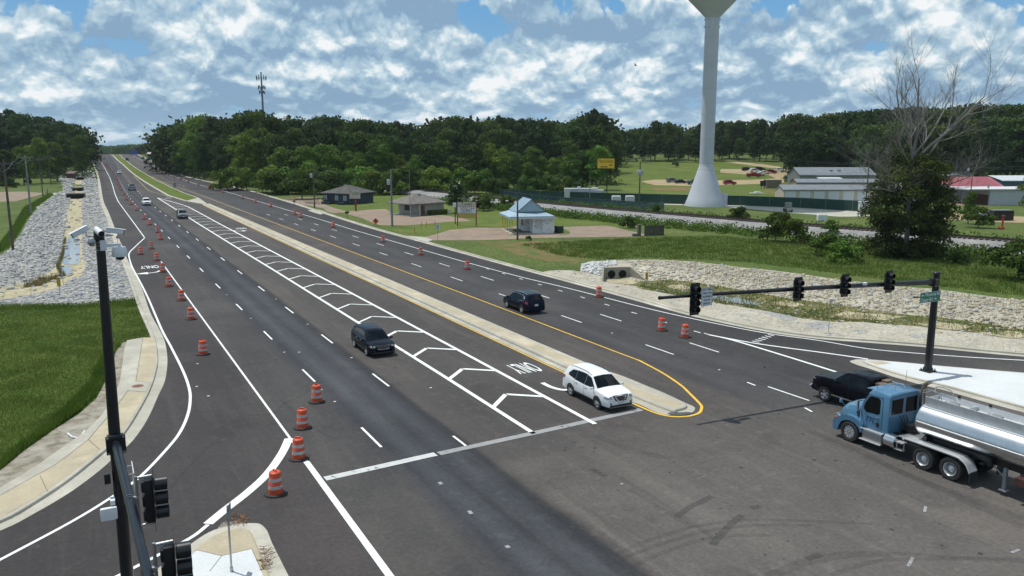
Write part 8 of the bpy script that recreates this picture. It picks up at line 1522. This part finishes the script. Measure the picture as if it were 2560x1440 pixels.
def stones():
    P = lambda pts: [tuple(gp(x, y)[:2]) for x, y in pts]
    g = [mat('stone_grey', (.30, .31, .32), (.38, .38, .37), scale=2, rough=.9), mat('stone_blue_grey', (.22, .235, .26), (.30, .31, .33), scale=2, rough=.9), mat('stone_pale', (.42, .405, .37), (.50, .48, .43), scale=2, rough=.9), mat('stone_buff', (.42, .37, .27), (.32, .29, .23), scale=2, rough=.9), mat('stone_sandy', (.36, .31, .22), (.44, .39, .29), scale=2, rough=.9)]
    left = P([(150, 436), (180, 425), (230, 424), (240, 455), (246, 500), (258, 540), (268, 565), (286, 613), (308, 665), (326, 714), (340, 750), (300, 750), (200, 761), (100, 761), (0, 764), (-260, 773), (-300, 700), (-120, 650), (0, 640), (20, 628), (50, 590), (72, 550), (95, 520), (136, 487), (158, 478)])
    wet = P([(188, 440), (206, 440), (208, 470), (206, 520), (208, 560), (206, 600), (208, 640), (217, 665), (207, 685), (162, 714), (122, 730), (40, 748), (-260, 762), (-260, 738), (0, 720), (70, 706), (108, 688), (138, 666), (150, 640), (158, 600), (163, 560), (168, 520), (180, 480)])
    scatter_rocks('riprap_stones', 'grey riprap stones covering both slopes of the left ditch', [left], 11000, .07, .20, [g[0], g[1], g[2], g[0], g[2]], 3, avoid=[wet])
    scatter_rocks('ditch_stones', 'scattered stones in the silt along the left ditch bottom', [wet], 350, .10, .26, [g[0], g[3]], 4)
    up = P([(1580, 700), (1575, 660), (1560, 651), (1630, 650), (1700, 653), (1760, 658), (1850, 669), (1930, 677), (2000, 686), (2100, 701), (2200, 715), (2330, 723), (2450, 739), (2560, 753), (2700, 770), (2700, 838), (2560, 823), (2400, 798), (2200, 776), (2080, 758), (1960, 743), (1870, 726), (1800, 714), (1720, 701), (1660, 698), (1600, 702)])
    scatter_rocks('bank_stones', 'buff riprap stones on the far slope of the right ditch', [up], 5200, .05, .20, [g[3], g[4], g[3], g[2], g[4], g[0]], 5)
    lo = P([(1350, 684), (1372, 678), (1450, 680), (1490, 696), (1560, 714), (1600, 724), (1660, 735), (1740, 750), (1820, 764), (1900, 777), (1980, 794), (2100, 808), (2250, 814), (2400, 830), (2560, 848), (2700, 866), (2700, 896), (2560, 880), (2300, 857), (2100, 842), (1990, 827), (1900, 811), (1800, 791), (1712, 772), (1620, 747), (1525, 721), (1430, 698)])
    scatter_rocks('pale_stones', 'flat pale rubble on the roadside slope of the right ditch', [lo], 2200, .05, .20, [g[2], g[3], g[2]], 6, sink=-.12)
    nb = P([(1453, 678), (1456, 662), (1482, 656), (1540, 653), (1545, 662), (1510, 668), (1500, 690), (1480, 684)])
    scatter_rocks('white_stones', 'heap of white stones round the culvert headwall', [nb], 420, .12, .26, [mat('stone_white', (.56, .56, .55), (.48, .48, .47), scale=2, rough=.9)], 7)
    bd = P([(1600, 703), (1660, 700), (1720, 703), (1800, 716), (1870, 728), (1960, 745), (2080, 760), (2200, 778), (2400, 800), (2600, 830), (2560, 846), (2400, 828), (2250, 812), (2100, 806), (1980, 792), (1900, 775), (1820, 762), (1740, 748), (1660, 733), (1600, 722)])
    scatter_rocks('weedy_stones', 'odd stones among the weeds of the right ditch bottom', [bd], 500, .08, .2, [g[3], g[2]], 8)
    return bd
BD = stones()
def blades(name, label, poly, n, h0, h1, w, mats, seed, near=60, lean=.35, clump=0):
    rng = np.random.default_rng(seed); xs = [p[0] for p in poly]; ys = [p[1] for p in poly]; P = []
    while len(P) < n:
        x, y = rng.uniform(min(xs), max(xs)), rng.uniform(min(ys), max(ys)); d = math.hypot(x, y)
        if rng.random() > min(1, (near/d)**1.5) or not inside(poly, x, y): continue
        if clump:
            c = math.sin(x*.9+math.sin(y*.6)*2)*math.sin(y*.8+math.sin(x*.5)*2); 
            if rng.random() > .35+.65*max(0, c): continue
        P.append((x, y, tz(x, y)+.02))
    P = np.array(P); n = len(P); a = rng.uniform(0, 2*PI, n); d = np.stack([np.cos(a), np.sin(a), np.zeros(n)], 1); s = np.stack([-np.sin(a), np.cos(a), np.zeros(n)], 1); h = rng.uniform(h0, h1, n)[:, None]; dist = np.hypot(P[:, 0], P[:, 1])[:, None]; ww = w*np.maximum(1, dist/near)
    tip = P+d*h*rng.uniform(0, lean*2, (n, 1))+np.array([0, 0, 1])*h; V = np.stack([P-s*ww/2, P+s*ww/2, tip], 1).reshape(-1, 3); F_ = np.arange(3*n).reshape(n, 3); me = mesh_np(name, V, F_, mats, rng.integers(len(mats), size=n)); o = bpy.data.objects.new(name, me); COL.objects.link(o); tag(o, label, 'grass', kind='stuff')
GB = [mat('grass_blade', (.075, .150, .016), (.150, .205, .034), scale=.22, rough=.6, trans=.3, spec=.2), mat('grass_blade_deep', (.05, .11, .013), (.11, .17, .022), scale=.3, rough=.6, trans=.3, spec=.2), mat('grass_blade_dry', (.20, .18, .06), (.14, .16, .045), scale=.5, rough=.7, trans=.2, spec=.2)]
def grass():
    P = lambda pts: [tuple(gp(x, y)[:2]) for x, y in pts]
    near = P([(-120, 772), (0, 767), (100, 765), (200, 765), (300, 754), (345, 749), (352, 766), (366, 800), (380, 840), (372, 848), (330, 850), (312, 856), (295, 870), (278, 900), (262, 950), (240, 992), (200, 1028), (130, 1075), (60, 1125), (0, 1176), (-160, 1240)])
    blades('verge_grass', 'lush green grass on the near-left verge', near, 120000, .04, .15, .022, [GB[0], GB[1], GB[0], GB[0], GB[2]], 1, near=32, clump=1, lean=.7)
    blades('verge_tufts', 'taller tufts along the edge of the near-left verge', P([(240, 992), (262, 950), (278, 900), (295, 870), (305, 862), (290, 880), (255, 900), (225, 960), (150, 1040), (60, 1110), (0, 1160), (0, 1178), (60, 1128), (130, 1078), (200, 1030)]), 11000, .12, .5, .03, [GB[1], GB[1], GB[0]], 2, near=32, clump=1)
    blades('verge_far_edge', 'ragged grass meeting the stones of the left ditch', P([(-120, 766), (0, 762), (200, 760), (300, 750), (345, 745), (352, 768), (300, 768), (100, 775), (-120, 782)]), 7000, .08, .28, .03, [GB[0], GB[1], GB[0]], 3, near=60)
    blades('ditch_weeds', 'weeds and sedge in the bottom of the right ditch', BD, 10000, .08, .38, .04, [GB[0], GB[2], GB[1], GB[2]], 4, near=60, clump=1)
    blades('bank_grass', 'rough grass above the right stone bank', P([(1500, 650), (1600, 645), (1850, 655), (2000, 672), (2200, 700), (2560, 742), (2650, 760), (2650, 650), (2400, 620), (2000, 610), (1800, 590), (1500, 600), (1300, 612), (1400, 640)]), 70000, .10, .38, .045, [GB[0], GB[1], GB[0], GB[2], GB[0]], 5, near=75, clump=1)
    blades('bank_weeds', 'reddish and dry weeds growing between the right bank stones', P([(1660, 655), (1850, 672), (2000, 690), (2200, 718), (2450, 742), (2600, 760), (2600, 830), (2400, 798), (2200, 776), (1960, 743), (1800, 714)]), 2600, .1, .4, .035, [GB[2], mat('red_brown_weed', (.13, .06, .035), (.09, .07, .03), scale=.5, rough=.8), GB[0]], 9, near=70, clump=1)
    blades('left_ditch_weeds', 'brown reeds and weeds along the left ditch water', P([(150, 690), (140, 668), (152, 640), (160, 600), (166, 596), (160, 640), (150, 672), (165, 690), (110, 712), (60, 722), (60, 712), (110, 696)]), 2600, .2, .7, .05, [GB[2], mat('brown_reed', (.16, .11, .05), (.11, .09, .04), scale=.5, rough=.8)], 6, near=110)
    blades('left_pasture_edge', 'weedy grass along the left stone ditch and the poles', P([(-60, 640), (0, 632), (20, 622), (45, 590), (68, 548), (92, 518), (134, 486), (120, 486), (60, 520), (30, 570), (0, 610), (-60, 625)]), 12000, .15, .6, .05, [GB[0], GB[1]], 7, near=110)
grass()
# ---------------------------------------------------------------- air
def haze(density=.00007):
    b = MB(); b.box((300, 700, 38), (2300, 2300, 82)); o = b.build('haze', []); M = bpy.data.materials.new('haze'); M.use_nodes = True; N = M.node_tree.nodes; N.remove(N['Principled BSDF']); v = N.new('ShaderNodeVolumePrincipled'); v.inputs['Color'].default_value = (.78, .88, 1, 1); v.inputs['Density'].default_value = density; v.inputs['Anisotropy'].default_value = .2; M.node_tree.links.new(v.outputs[0], N['Material Output'].inputs['Volume']); o.data.materials.append(M); o['kind'] = 'stuff'; o['label'] = 'thin summer haze over the whole scene'; o['category'] = 'haze'
USE_HAZE = True
if USE_HAZE: haze()
